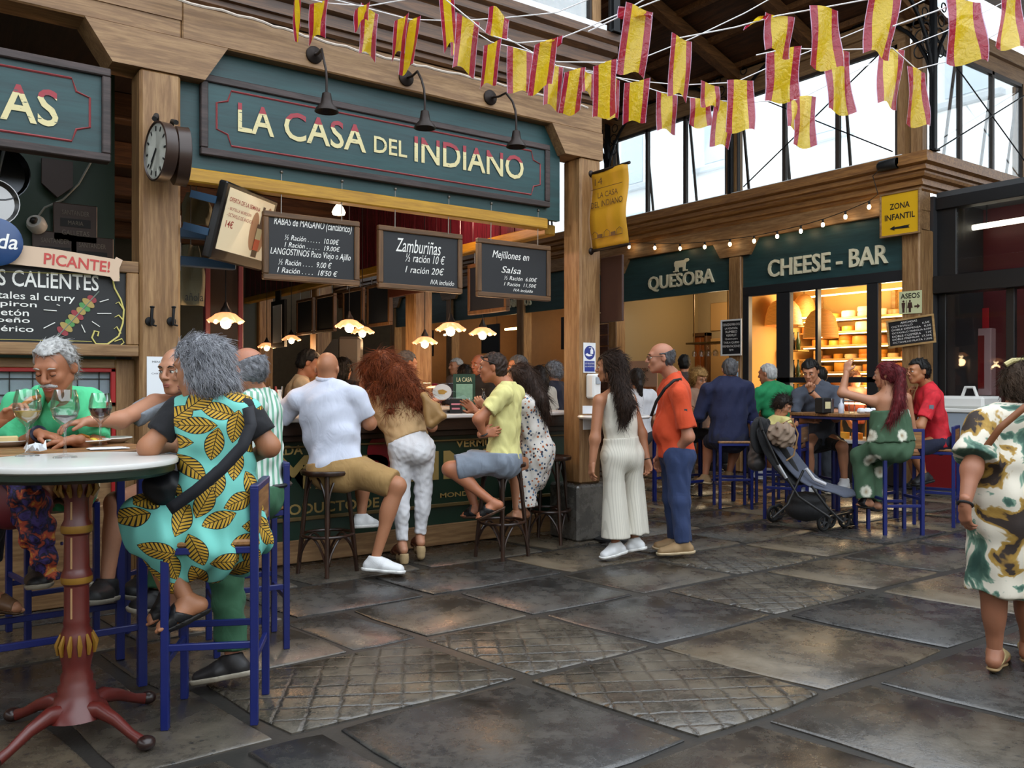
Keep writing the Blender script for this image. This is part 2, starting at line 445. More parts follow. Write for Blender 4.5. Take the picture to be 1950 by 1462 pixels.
def hand_field(w, d, n, t, curl=.5, sc=1.0, spread=.1, thumb=.5):
    """palm and five unequal fingers; d = to the fingers, n = palm side, t = thumb side"""
    d = Vector(d).normalized(); n = Vector(n); n = (n-d*n.dot(d)).normalized(); t0 = Vector(t); t = d.cross(n); t = t if t.dot(t0) > 0 else -t
    F = Field(.012); w = Vector(w)
    c = curl if isinstance(curl, (list, tuple)) else [curl]*4
    F.cone(w-d*.03*sc, w+d*.02*sc, .024*sc, .021*sc, flat=(t, 1.25))
    for i, (L, off) in enumerate(((.072, .0305), (.080, .0105), (.075, -.0095), (.058, -.0285))):
        kn = w+d*(.088-.008*abs(i-1))*sc+t*off*sc
        F.cone(w+d*.01*sc+t*off*.5*sc, kn, .014*sc, .0125*sc, k=.016)
        dd = (d+t*spread*(1.5-i)*.5).normalized(); p = kn; a = 0
        for q, (fr, ka) in enumerate(((.46, .75), (.30, 1.0), (.24, .75))):
            a += c[i]*ka; v = dd*math.cos(a)+n*math.sin(a); e = p+v*L*fr*sc
            F.cone(p, e, (.0098-.0009*q)*sc, (.0089-.0009*q)*sc, k=.004); p = e
    b = w+d*.022*sc+t*.022*sc; m = b+(d*.55+t*.75+n*.35).normalized()*.042*sc; e = m+(d*(.8)+t*(.45-.6*thumb)+n*(.2+.4*thumb)).normalized()*.034*sc
    F.cone(b, m, .0165*sc, .0115*sc, k=.014); F.cone(m, e, .0108*sc, .0092*sc, k=.004)
    return F
def foot_axes(a, t, knee):
    s = (Vector(a)-Vector(knee)).normalized(); d = (Vector(t)-(Vector(a)+s*.07)).normalized()
    u = -s; u = (u-d*u.dot(d)).normalized(); return d, u, d.cross(u)
def foot_field(a, t, knee, off=0.0, bare=False, sc=1.0):
    d, u, sd = foot_axes(a, t, knee); a = Vector(a); t = Vector(t); heel = a-u*.078*sc-d*.052*sc
    L = (t-heel).length; d = (t-heel).normalized(); u = (u-d*u.dot(d)).normalized(); F = Field(.025)
    F.cone(heel+u*.034+d*.018, heel+d*L*.5+u*.036, .030+off, .034+off, flat=(sd, 1.05))
    F.cone(heel+d*L*.5+u*.036, t-d*.035+u*.022, .036+off, .026+off, flat=(sd, 1.45))
    F.cone(a, heel+d*L*.42+u*.05, .033+off, .028+off)
    F.cone(a, heel+u*.035+d*.02, .032+off, .027+off)
    if bare:
        for i in range(5):
            q = (i-2)*.017; b = t-d*(.035+.012*abs(i-1))+sd*q+u*.014; F.cone(b, b+d*.03, .0105, .009, k=.005)
    F.cut(heel-u*.001, -u); return F, heel, d, u, sd, L
def strands(pts, nrm, comb, L, r, N, seed, curl=0, steps=6, grav=0.0, jit=.3, lift=.12):
    """N tapered hair strands rooted on a surface, combed along comb(p)"""
    rg = random.Random(seed); mb = MB(); n = len(pts)
    if n == 0: return mb
    for _ in range(N):
        i = rg.randrange(n); p = Vector(pts[i]); nn = Vector(nrm[i]); ln = L*rg.uniform(.6, 1.2); path = [p-nn*r]; ph = rg.uniform(0, 6.28)
        j = Vector((rg.gauss(0, 1), rg.gauss(0, 1), rg.gauss(0, 1)))*jit
        for q in range(steps):
            c = comb(p)+j*.5; c = c-nn*c.dot(nn)*.9
            if c.length < 1e-5: c = Vector((0, 0, -1))
            c.normalize(); st = ln/steps
            s2 = c.cross(nn)
            if s2.length > 1e-5: s2.normalize()
            p = p+c*st+Vector((0, 0, -grav*st*q/steps))+nn*(lift*st*(1-q/steps))+(s2*math.cos(ph+q*1.9)+nn*abs(math.sin(ph+q*1.9)))*curl; path.append(p)
        mb.tube(path, [r]+[r*(1-.75*k/steps) for k in range(1, steps+1)], n=3, cap=False)
    return mb
def mesh_pts(me, filt=None):
    P = [v.co.copy() for v in me.vertices]; N = [v.normal.copy() for v in me.vertices]
    if filt: 
        k = [i for i, p in enumerate(P) if filt(p)]; P = [P[i] for i in k]; N = [N[i] for i in k]
    return P, N
def lerp(a, b, t): return Vector(a)+(Vector(b)-Vector(a))*t
def make_hair(root, H, style, mat, th=.014, N=500, seed=1, extra=None, L=.05, sr=.0016, curl=0, vox=.008, hairline=.062, nape=-.075, comb=None, jit=.35, lift=.12):
    F = Field(.02); s = H.s; A = (H.f, H.l, H.u)
    F.ell(H(-.014, 0, .030), ((.098+th)*s, (.076+th)*s, (.090+th)*s), A)
    if style != 'ring': F.ell(H(-.04, 0, -.02), ((.066+th)*s, (.062+th)*s, (.06+th)*s), A)
    else: F.ell(H(-.03, 0, -.01), ((.072+th)*s, (.069+th)*s, (.055+th)*s), A)
    if extra: extra(F)
    f0 = .012 if style in ('short', 'ring') else .03
    def face_cut(P):
        f, l, u = H.loc(P); g = np.minimum(f-f0-.25*np.maximum(u, 0)-np.maximum(0, -u)*.0, hairline-u+.12*np.abs(l))
        return np.where(np.sqrt(f*f+l*l) < .125, g, -1)*H.s
    F.cutfn(face_cut)
    if style in ('short', 'ring'):
        F.cutfn(lambda P: (nape-H.loc(P)[2])*H.s)
        def ear(P):
            f, l, u = H.loc(P); return (np.minimum(f+.028, .022-u) if style == 'short' else np.minimum(f+.026, .03-u))*H.s
        F.cutfn(lambda P: np.where(np.abs(H.loc(P)[0]) < .05, ear(P), -1))
    if style == 'ring':
        def top(P):
            f, l, u = H.loc(P); return (u-.040-.35*np.maximum(-f-.02, 0)+.25*np.maximum(f, 0))*H.s
        F.cutfn(top); F.cutfn(lambda P: (H.loc(P)[0]-.03)*H.s)
    F.fold = folds(seed, .0035, .03)
    V, Q = F.mesh(vox)
    if len(V) == 0: return None
    sk = Skin(); sk.add(V, Q); me0 = sk.mesh('tmp', [mat])
    P, Nn = mesh_pts(me0)
    if comb is None: comb = lambda p: (-H.f*.8-H.u*.5+(Vector(p)-H.c).normalized()*.1)
    if N: sk.addmb(strands(P, Nn, comb, L, sr, N, seed, curl, jit=jit, lift=lift))
    bpy.data.meshes.remove(me0)
    return link('hair', sk.mesh('hair', [mat]), root)
def person(label, D, J, face, skin='#b98463', sc=1.0, g=1.0, vox=.012, up=(0, 0, 1), clothes=(), hair=None, eyes='open', lod=1, hands=None,
           feet=None, group=None, belly=0, bust=0, lean=None, brow='#3a2a20', beard=None, glasses=None, loc=None, nofeet=False, hs=1.0):
    """one person: J = joints as (pixel x, pixel y, depth offset); the body is one continuous skin, clothing and hair are its children"""
    g = g*sc
    P = {k: (v.copy() if isinstance(v, Vector) else W(v[0], v[1], D+(v[2] if len(v) > 2 else 0))) for k, v in J.items()}
    cv = lambda v: (RT*v[0]+FW*v[1]+UP*v[2])
    base = Vector(P['pl']) if 'pl' in P else Vector(P['nk']); base = Vector((base.x, base.y, 0))
    root = thing('person', label, 'person', base, 0, group)
    fwd = cv(face); H = HeadFrame(P['hd'], fwd, cv(up), sc*hs*1.0)
    sm = skin_mat('skin_'+skin.strip('#'), skin)
    sl, sr, nk, pl = P['sl'], P['sr'], P['nk'], P['pl']
    side = (sl-sr).normalized(); spine = (nk-pl); front = spine.cross(side).normalized()   # towards the chest
    if front.length < .1: front = fwd
    front = side.cross(spine.normalized()); front.normalize()
    sh = (sl-sr).length/2
    def torso(F, o=0.0, top=True):
        q = max(1.15, min(1.75, (sh+.02)/(.125*g)))
        m1 = lerp(pl, nk, .80); m2 = lerp(pl, nk, .42)
        F.cone(m1, m2, .108*g+o, .100*g+o, flat=(side, q*.97)); F.cone(m2, pl, .100*g+o, .115*g+o, flat=(side, 1.42))
        if top:
            F.cone(lerp(nk, sl, .25), sl, .05*sc+o, .052*sc+o); F.cone(lerp(nk, sr, .25), sr, .05*sc+o, .052*sc+o)
            F.cone(nk+spine.normalized()*.02, lerp(pl, nk, .8), .05*sc+o*.6, .09*g+o)
        if belly: F.ell(lerp(pl, nk, .3)+front*.06*g, (.105*g*belly+o, .135*g+o, .13*g+o), (front, side, spine.normalized()))
        if bust:
            for z in (-1, 1): F.ell(lerp(pl, nk, .66)+front*.085*g+side*.075*z, (.055*bust+o, .06*bust+o, .06*bust+o), (front, side, spine.normalized()))
    def leg(F, s, o=0.0, to=2.0, wide=0.0, flatend=True):
        hip = P.get('h'+s) or (pl+side*(.085 if s == 'l' else -.085)*sc)
        k = P.get('k'+s); a = P.get('a'+s)
        if k is None: return
        e = 1 if flatend else 0
        if to <= 1: F.cone(hip, lerp(hip, k, to), .092*g+o, .092*g+(.060*g-.092*g)*to+o+wide, ends=(0, e)); return
        F.cone(hip, k, .092*g+o, .060*g+o+wide*.3)
        if a is None: return
        F.cone(k, lerp(k, a, to-1), .058*g+o+wide*.3, .058*g+(.037-.058*g)*(to-1)+o+wide, ends=(0, e if to < 2 or wide else 0))
        if to > 1.3 and not wide:
            kd = (a-k).normalized(); bk = FOOTBACK(s); F.ell(lerp(k, a, .32)+bk*.018, (.05*g+o, .05*g+o, .11), (bk, kd.cross(bk), kd))
    def FOOTBACK(s):
        t = P.get('t'+s); a = P.get('a'+s); k = P.get('k'+s); kd = (a-k).normalized()
        b = (a-t) if t is not None else -front; b = b-kd*b.dot(kd); return b.normalized() if b.length > 1e-3 else -front
    def arm(F, s, o=0.0, to=2.0, flare=0.0):
        S = P['s'+s]; e = P.get('e'+s); w = P.get('w'+s)
        if e is None: return
        if to <= 1: F.cone(S, lerp(S, e, to), .052*g+o, .052*g+(.042-.052)*g*to+o+flare, ends=(0, 1)); return
        F.cone(S, e, .050*g+o, .041*g+o)
        if w is None: return
        F.cone(e, lerp(e, w, to-1), .042*g+o, .042*g+(.028*sc-.042*g)*(to-1)+o+flare, ends=(0, 1 if to < 2 else 0))
    # ---- the body
    B = Field(.035); torso(B, -.012)
    for s in 'lr':
        arm(B, s); 
        if 'k'+s in P: leg(B, s, -.004, 2.0, flatend=False)
    B.cone(nk, lerp(nk, H.c, .35), .05*sc, .05*sc)
    sk = Skin(); V, Q = B.mesh(vox); sk.add(V, Q)
    HF = head_field(H, lerp(nk, pl, .06), .053*(.9 if bust else 1)); V, Q = HF.mesh(.0065 if lod == 0 else (.0085 if lod == 1 else .012)); sk.add(V, Q)
    for s in 'lr':
        w = P.get('w'+s); e = P.get('e'+s)
        if w is None: continue
        hp = dict((hands or {}).get(s, {})); hd = cv(hp.pop('d')) if 'd' in hp else (w-e); nn = cv(hp.pop('n')) if 'n' in hp else -UP*.2+front*-.3+side*(-1 if s == 'l' else 1)
        tt = cv(hp.pop('t')) if 't' in hp else front*.6+UP*.4
        hf = hand_field(w, hd, nn, tt, sc=sc*.98, **hp); V, Q = hf.mesh(.0045 if lod == 0 else (.006 if lod == 1 else .009)); sk.add(V, Q)
    for s in 'lr':
        if 't'+s in P and feet and feet.get(s, feet.get('style')) in ('bare', 'sandal', 'wedge'):
            FF = foot_field(P['a'+s], P['t'+s], P['k'+s], bare=True)[0]; V, Q = FF.mesh(.006 if lod < 2 else .01); sk.add(V, Q)
    slots = [sm, EYE_W, EYE_D, LIP, hair_mat('brow_'+brow.strip('#'), brow)]
    if lod < 2:
        mb = MB()
        for z in (-1, 1):
            if eyes == 'open':
                a = MB(); a.ball(H(.0795, z*.031, .006), .0128*H.s, 10, 8); sk.addmb(a, 1)
                a = MB(); a.ball(H(.0875, z*.0305, .0045), .0062*H.s, 8, 6); sk.addmb(a, 2)
                a = MB(); a.tube([H(.084, z*.017, .009), H(.0925, z*.03, .0155), H(.083, z*.046, .010)], .0032*H.s, 5); sk.addmb(a, 0)
                a = MB(); a.tube([H(.085, z*.018, .0065), H(.0935, z*.03, .0118), H(.084, z*.046, .0075)], .0013*H.s, 4); sk.addmb(a, 2)
            else:
                a = MB(); a.ball(H(.080, z*.031, .004), (.0135*H.s,)*3, 10, 8); sk.addmb(a, 0)
                a = MB(); a.tube([H(.086, z*.018, .000), H(.0945, z*.031, -.004), H(.086, z*.046, .000)], .0016*H.s, 4); sk.addmb(a, 2)
            a = MB(); a.tube([H(.092, z*.014, .026), H(.0965, z*.030, .033), H(.086, z*.050, .029)], [.0035*H.s, .0042*H.s, .002*H.s], 5); sk.addmb(a, 4)
        a = MB(); a.tube([H(.085, -.026, -.064), H(.0985, -.010, -.0605), H(.0995, 0, -.062), H(.0985, .010, -.0605), H(.085, .026, -.064)], [.002*H.s, .005*H.s, .005*H.s, .005*H.s, .002*H.s], 6); sk.addmb(a, 3)
        a = MB(); a.tube([H(.085, -.022, -.066), H(.0975, -.009, -.0715), H(.0975, .009, -.0715), H(.085, .022, -.066)], [.002*H.s, .0055*H.s, .0055*H.s, .002*H.s], 6); sk.addmb(a, 3)
    me = sk.mesh('body', slots); body = link('body', me, root)
    # ---- clothing
    for c in clothes:
        c = dict(c); kind = c.pop('kind'); mat = c.pop('mat'); nm = c.pop('name', kind); o = c.get('o', .012); vx = c.get('vox', vox)
        F = Field(c.get('k', .035))
        if kind == 'shirt':
            torso(F, o)
            for s in 'lr':
                to = c.get('sleeve', .7); to = to[s] if isinstance(to, dict) else to
                if to: arm(F, s, o+.004, to, c.get('flare', .006))
            ct = c.get('hem', -.12); F.cone(pl, pl-spine.normalized()*max(.0, -ct)*.5, .118*g+o, .118*g+o, flat=(side, 1.42)) if ct < 0 else None
            if c.get('extra'): c['extra'](F, P, side, front, spine)
            F.cut(pl+spine*ct, -spine)
            nt = c.get('neck', .085); F.cutfn(lambda Q_, q=npv(H.c-H.u*.05), R=c.get('neckr', .0): R-np.sqrt(((Q_-q)**2).sum(1))) if c.get('neckr') else F.cut(nk+spine.normalized()*nt, spine)
            if c.get('vneck'):
                pv = npv(nk+front*.10); 
        elif kind == 'pants':
            wt = c.get('waist', .16); F.cone(lerp(pl, nk, wt+.1), pl, .104*g+o, .118*g+o, flat=(side, 1.42))
            F.cone(pl-spine.normalized()*.03+side*.055*sc-front*.02, pl-spine.normalized()*.05-side*.055*sc-front*.02, .1*g+o, .1*g+o)
            for s in 'lr': leg(F, s, o, c.get('to', 2.0), c.get('wide', 0))
            if c.get('extra'): c['extra'](F, P, side, front, spine)
            F.cut(lerp(pl, nk, wt), spine)
        elif kind == 'custom': c['fn'](F, P, side, front, spine, H, torso, arm, leg)
        if c.get('fold', .004): F.fold = folds(c.get('seed', hash(label) % 1000 if False else len(label)*7 % 997), c.get('fold', .004), c.get('wl', .1), c.get('dirs'))
        if c.get('foldfn'): F.fold = c['foldfn']
        ob = field_obj(nm, F, vx, mat, root)
        if c.get('label'): ob['label'] = c['label']
        root[nm+'_f'] = 1; del root[nm+'_f']
        c['_o'] = ob
    if feet:
        for s in 'lr':
            st = feet.get(s, feet.get('style'))
            if 't'+s not in P or not st or st == 'bare': continue
            a, t, k = P['a'+s], P['t'+s], P['k'+s]; vx = .007 if lod == 0 else (.0085 if lod == 1 else .012)
            if st == 'shoe':
                F, heel, d, u, sd, L = foot_field(a, t, k, feet.get('off', .009)); F.cone(a, a+u*.035, .045, .043, k=.02); F.cut(a+u*.028, u); F.cut(heel+u*.012, -u)
                so = field_obj('shoe', F, vx, feet['mat'], root)
                S = Field(.02); r = feet.get('off', .009)+.006
                S.cone(heel+d*.01+u*.02, heel+d*L*.5+u*.02, .033+r, .034+r, flat=(sd, 1.05)); S.cone(heel+d*L*.5+u*.02, t-d*.03+u*.02, .034+r, .028+r, flat=(sd, 1.4))
                S.cut(heel-u*.006, -u); S.cut(heel+u*.018, u); field_obj('sole', S, vx*.9, feet['sole'], so)
                if feet.get('laces'):
                    b = MB()
                    for q in range(4):
                        c0 = heel+d*L*(.46+.07*q)+u*(.098-.012*q); b.tube([c0-sd*.026-u*.008, c0, c0+sd*.026-u*.008], .003, 5)
                    b.build('lace', feet['laces'], so, True)
            else:
                F, heel, d, u, sd, L = foot_field(a, t, k); so = None
                S = Field(.02); hl = feet.get('heel', .02)
                S.cone(heel+d*.01+u*.02, heel+d*L*.5+u*.02, .036, .037, flat=(sd, 1.05)); S.cone(heel+d*L*.5+u*.02, t-d*.03+u*.02, .037, .033, flat=(sd, 1.45))
                S.cut(heel+u*.004, u); S.cut(heel-u*.018, -u); so = field_obj('sandal', S, vx, feet['sole'], root)
                if st == 'wedge':
                    S = Field(.01); S.cone(heel+d*.005, heel+d*.005-UP*feet.get('heel', .07), .036, .034); S.cone(heel+d*L*.4, heel+d*L*.4-UP*feet.get('heel', .07)*.5, .036, .034)
                    S.cone(heel+d*.005-UP*.03, heel+d*L*.45-UP*.03, .035, .034); S.cut(heel+u*.004, u)
                    zb = min(heel.z, t.z)-.0; S.cut(Vector((0, 0, .004)), (0, 0, -1)); field_obj('wedge_heel', S, vx, feet['wedge'], so)
                for (fr, wdt, tilt) in feet.get('straps', ((.72, .03, 0),)):
                    B2, *_ = foot_field(a, t, k, .005); n2 = (d+u*tilt).normalized(); c0 = heel+d*L*fr
                    B2.cut(c0+n2*wdt, n2); B2.cut(c0-n2*wdt, -n2); B2.p = [x for x in B2.p]; field_obj('strap', B2, vx, feet['mat'], so)
    if hair: make_hair(root, H, **hair) if isinstance(hair, dict) else hair(root, H, P)
    if beard:
        F = Field(.012); 
        if beard.get('mo'):
            for z in (-1, 1): F.cone(H(.100, z*.006, -.046), H(.082, z*.034, -.058), .010*H.s, .006*H.s)
            F.fold = folds(3, .002, .012); o = field_obj('moustache', F, .004, beard['mat'], root)
    if glasses:
        mb = MB()
        for z in (-1, 1):
            mb.tube([H(.103, z*.031+.021*math.cos(q*PI/6), .006+.015*math.sin(q*PI/6)) for q in range(12)], .0016, 5, closed=True)
            mb.tube([H(.100, z*.052, .010), H(.06, z*.076, .012), H(-.01, z*.082, .012)], .0018, 5)
        mb.tube([H(.103, -.010, .010), H(.108, 0, .013), H(.103, .010, .010)], .0016, 5)
        mb.build('glasses', glasses, root, True)
    # parts are modelled in world space; hang them on the root at the person's base
    for ch in root.children: ch.matrix_parent_inverse = Matrix.Translation(-base)
    return root, H, P
def keep_world(o):
    """children modelled in world coordinates stay where they are under a moved parent"""
    o.matrix_parent_inverse = Matrix.Translation(-Vector(o.parent.location))
def ring_at(p, axis, r, rr, mat, name, parent, flat=2.2):
    d, s, u = frame(axis); mb = MB()
    mb.tube([Vector(p)+(s*math.cos(t*PI/8)+u*math.sin(t*PI/8))*r for t in range(16)], rr, 6, closed=True)
    o = mb.build(name, mat, parent, True); keep_world(o); return o
# ================================================================ materials of the place
OAKX = wood('oak_along_x', '#a5835a', '#7d5c3a', 0); OAKY = wood('oak_along_y', '#a5835a', '#7d5c3a', 1); OAKZ = wood('oak_along_z', '#a88458', '#805c36', 2)
DOAKX = wood('dark_oak_x', '#6d4a2c', '#4a2f1a', 0); DOAKY = wood('dark_oak_y', '#6d4a2c', '#4a2f1a', 1); DOAKZ = wood('dark_oak_z', '#6d4a2c', '#4a2f1a', 2)
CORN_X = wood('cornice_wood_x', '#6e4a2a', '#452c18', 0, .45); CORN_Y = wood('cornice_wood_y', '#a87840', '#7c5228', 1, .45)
ROOFW = wood('roof_board', '#6a4326', '#3f2615', 1, .6); RAFT = wood('rafter_wood', '#8c5f34', '#5e3c1e', 0, .6)
GREENB = wood('green_painted_board', '#1d4a4c', '#163c3f', 0, .5, .6); GREENY = wood('green_painted_board_y', '#28494a', '#1e3c3e', 1, .5, .6)
DGREEN = M('dark_green_paint', '#12301f', .5, var=.2); YELLOWB = wood('yellow_painted_beam', '#c99a2a', '#a87a1c', 0, .5); YELLOWBY = wood('yellow_painted_beam_y', '#b98c24', '#94701c', 1, .5)
BURG = wood('burgundy_board', '#6a2430', '#4c1822', 2, .25); BLACKF = M('black_metal', '#0d0e10', .4); IRON = M('dark_iron', '#17181a', .5, .6)
GLASS = glass('window_glass', (.98, 1, 1)); STONE = None
BLACKP = M('matt_black', '#08090a', .6); WHITEP = M('white_paint', '#d8d8d4', .5); BLUEF = M('navy_blue_metal', '#101c5c', .35, var=.08); REDP = M('red_paint', '#9c1414', .45)

def stone_mat(name, c1, c2, groove=False, seed=0.0, dark=(.02, .02, .02)):
    t = NT(name); v = t.coords('Object', (1, 1, 1)); mp = v.node; mp.inputs['Location'].default_value = (seed*3.7, seed*1.9, 0)
    big = t.noise(v, 1.7, 5, .6, .4); med = t.noise(v, 9, 6, .68, .2); fine = t.noise(v, 60, 4, .7)
    g = t.math('ADD', t.math('MULTIPLY', big, .5), t.math('ADD', t.math('MULTIPLY', med, .32), t.math('MULTIPLY', fine, .18)))
    col = t.ramp(g, [(.34, tuple(x*.35 for x in c2)), (.46, c2), (.56, c1), (.72, tuple(min(1, x*1.35) for x in c1))])
    pit = t.n('TexVoronoi', feature='F1'); t.l(v, pit.inputs['Vector']); pit.inputs['Scale'].default_value = 26
    pm = t.math('LESS_THAN', pit.outputs['Distance'], t.math('MULTIPLY', t.math('SUBTRACT', t.noise(v, 3.1, 2), .42), 1.5))
    h = t.math('SUBTRACT', t.math('MULTIPLY', g, 1.0), t.math('MULTIPLY', pm, .22))
    if groove:
        sp = t.n('SeparateXYZ'); vv = t.coords('Object', (1, 1, 1), (0, 0, .52)); t.l(vv, sp.inputs[0])
        def line(s, p):
            fr = t.math('FRACT', t.math('MULTIPLY', s, p)); return t.math('SMOOTH_MIN', t.math('MULTIPLY', t.math('ABSOLUTE', t.math('SUBTRACT', fr, .5)), 2), .2, .1)
        wob = t.math('MULTIPLY', t.math('SUBTRACT', med, .5), .05)
        a = line(t.math('ADD', sp.outputs[0], wob), 7.5); b = line(t.math('ADD', sp.outputs[1], wob), 7.5)
        gr = t.math('MINIMUM', a, b); h = t.math('ADD', h, t.math('MULTIPLY', gr, 3.4))
        col = t.mix(t.math('MULTIPLY', t.math('SUBTRACT', 1.0, t.math('MULTIPLY', gr, 5.3)), .55), col, tuple(x*.25 for x in c2))
    t.col(t.mix(t.math('MULTIPLY', pm, .7), col, dark)); 
    t.set(Roughness=t.ramp(t.math('ADD', t.math('MULTIPLY', med, .55), t.math('MULTIPLY', big, .45)), [(.36, .12), (.64, .44)]))
    t.b.inputs['Specular IOR Level'].default_value = .85
    t.bump(h, .5, .018); return t.m
ST = [stone_mat('worn_stone_a', (.080, .067, .050), (.040, .035, .029), False, 1), stone_mat('worn_stone_b', (.118, .092, .060), (.060, .048, .034), False, 2),
      stone_mat('worn_stone_c', (.060, .056, .050), (.028, .027, .026), False, 3), stone_mat('grooved_stone', (.095, .080, .058), (.048, .042, .033), True, 4)]
STONE = stone_mat('column_stone', (.13, .12, .105), (.06, .056, .05), False, 5)
MORTAR = M('wet_mortar', '#2b2926', .45, var=.3, vs=14, bump=.5, bs=40)
# ================================================================ floor
fl = MB(); fl.box((-8, -8, -.06), (16, 26, -.014)); floor = struct('floor', fl, MORTAR)
ROWS = [-2.2, -1.3, -.5, .38, 1.34, 2.31, 3.28, 4.14, 4.92, 5.68, 6.44, 7.3, 8.2, 9.1, 10.1, 11.2, 12.4, 13.8]
KNOWN = {3: [-1.2, -.3, .75, 1.6, 2.45, 3.3, 4.3, 5.2], 4: [-.6, .35, 1.3, 1.62, 2.05, 3.0, 3.80, 4.9, 5.8], 5: [-.7, .3, 1.12, 1.5, 2.50, 3.38, 4.45, 5.5, 6.6], 6: [-.4, .6, 1.2, 2.40, 3.27, 4.3, 5.35, 6.3, 7.4],
         7: [-.2, .9, 1.9, 2.35, 3.1, 4.0, 5.0, 6.1, 7.0, 8.1]}
GROOVED = {(5, 2.50), (6, 2.40), (6, 1.2), (7, 5.0), (6, 4.3)}
rg = random.Random(3); nslab = 0
for i in range(len(ROWS)-1):
    y0, y1 = ROWS[i], ROWS[i+1]; xs = list(KNOWN.get(i, []))
    lo, hi = -3.0, 11.2
    a = []
    x = xs[0] if xs else lo
    while x > lo: x -= rg.uniform(.8, 1.25); a.insert(0, x)
    if not xs: x = a[0] if a else lo; a = [x]
    b = []; x = xs[-1] if xs else a[-1]
    while x < hi: x += rg.uniform(.8, 1.25); b.append(x)
    xs = (a if KNOWN.get(i) else a)+xs+b
    for j in range(len(xs)-1):
        x0, x1 = xs[j], xs[j+1]; cx_, cy_ = (x0+x1)/2, (y0+y1)/2; D = cx_*FW.x+cy_*FW.y
        if D < .6: continue
        u = (cx_*RT.x+cy_*RT.y)/D
        if abs(u) > .8 and D > 2: continue
        sk = -.14*(y1-y0)/.95; gp = .022+rg.uniform(0, .014); jt = lambda: rg.uniform(-.02, .02)
        c = [(x0-sk/2+gp+jt(), y0+gp+jt()*.4), (x1-sk/2-gp+jt(), y0+gp+jt()*.4), (x1+sk/2-gp+jt(), y1-gp+jt()*.4), (x0+sk/2+gp+jt(), y1-gp+jt()*.4)]
        top = []; n = 3
        for k in range(4):
            p, q = Vector((*c[k], 0)), Vector((*c[(k+1) % 4], 0))
            for m in range(n):
                w = p.lerp(q, m/n); 
                if m == 0: w = w+(Vector((cx_, cy_, 0))-w)*.03
                else: w = w+Vector((rg.uniform(-.012, .012), rg.uniform(-.012, .012), 0))
                top.append(w)
        zt = rg.uniform(-.004, .003); cc = Vector((cx_, cy_, 0)); N = len(top)
        vs = [(p.x-cx_, p.y-cy_, -.02) for p in top]+[(p.x-cx_, p.y-cy_, zt-.008) for p in top]+[((p+(cc-p).normalized()*.014).x-cx_, (p+(cc-p).normalized()*.014).y-cy_, zt) for p in top]
        fs = []
        for r in range(2):
            for k in range(N): fs.append((r*N+k, r*N+(k+1) % N, (r+1)*N+(k+1) % N, (r+1)*N+k))
        fs.append(tuple(range(2*N, 3*N)))
        g = any(i == gi and abs(x0-gx) < .01 for gi, gx in GROOVED) or (rg.random() < .08 and i > 8)
        m = ST[3] if g else ST[rg.choice((0, 0, 1, 2, 2))]
        sb = MB(); sb.add(vs, fs); o = sb.build('paving_slab', m, floor, True, loc=(cx_, cy_, 0)); nslab += 1
# ================================================================ la casa front
def post(n, x0, x1, y0, y1, z1, mat=OAKZ, z0=0):
    b = MB(); b.bbox((x0, y0, z0), (x1, y1, z1), .018); o = struct('trim_%d' % n, b, mat); o['label'] = 'square oak post carrying the market stall beam'; return o
post(1, 1.29, 1.545, 5.87, 6.12, 3.44); post(2, 5.0, 5.245, 5.87, 6.12, 3.44, z0=.5)
b = MB(); b.bbox((4.9, 5.79, 0), (5.34, 6.2, .50), .02); struct('trim_3', b, STONE)
def corbel_x(n, c, l0, l1, r0, r1):
    b = MB(); b.prism([(c-l1, 3.437), (c+r1, 3.437), (c+r0, 3.682), (c-l0, 3.682)], 'y', 5.862, 6.125); struct('trim_%d' % n, b, OAKX)
corbel_x(4, 1.415, .448, .288, .437, .285); corbel_x(5, 5.12, .45, .30, .14, .14)
def beam(n, lo, hi, mat):
    b = MB(); b.bbox(lo, hi, .01); return struct('trim_%d' % n, b, mat)
beam(6, (-4, 5.875, 3.68), (1.55, 6.12, 3.93), OAKX); beam(7, (1.553, 5.872, 3.68), (5.265, 6.12, 3.93), OAKX)
b = MB(); b.box((.62, 5.866, 3.80), (1.55, 5.88, 3.93)); struct('trim_8', b, OAKX)
prof = [(5.86, 3.93), (5.84, 3.98), (5.80, 3.99), (5.80, 4.05), (5.77, 4.07), (5.77, 4.15), (5.755, 4.17), (5.75, 4.25), (5.73, 4.29), (5.73, 4.36), (5.71, 4.40), (5.71, 4.47), (5.70, 4.50), (5.70, 4.55), (6.1, 4.55), (6.1, 3.93)]
def sweep(n, prof, path, mat):
    b = MB(); b.grid([[Vector((x, y, z)) for (x, y) in path(o)] for o, z in prof]); ob = struct('trim_%d' % n, b, mat); return ob
LP = [(0, 3.93), (.02, 3.95), (.02, 3.985), (.05, 3.99), (.05, 4.03), (.035, 4.035), (.035, 4.08), (.075, 4.10), (.075, 4.15), (.06, 4.155), (.06, 4.21), (.10, 4.24), (.10, 4.29), (.085, 4.295), (.085, 4.35), (.13, 4.39), (.13, 4.45), (.16, 4.48), (.16, 4.55), (-.2, 4.55)]
sweep(9, LP, lambda o: [(-4, 5.86-o), (5.245+o*.6, 5.86-o), (5.245+o*.6, 14.5)], CORN_X)
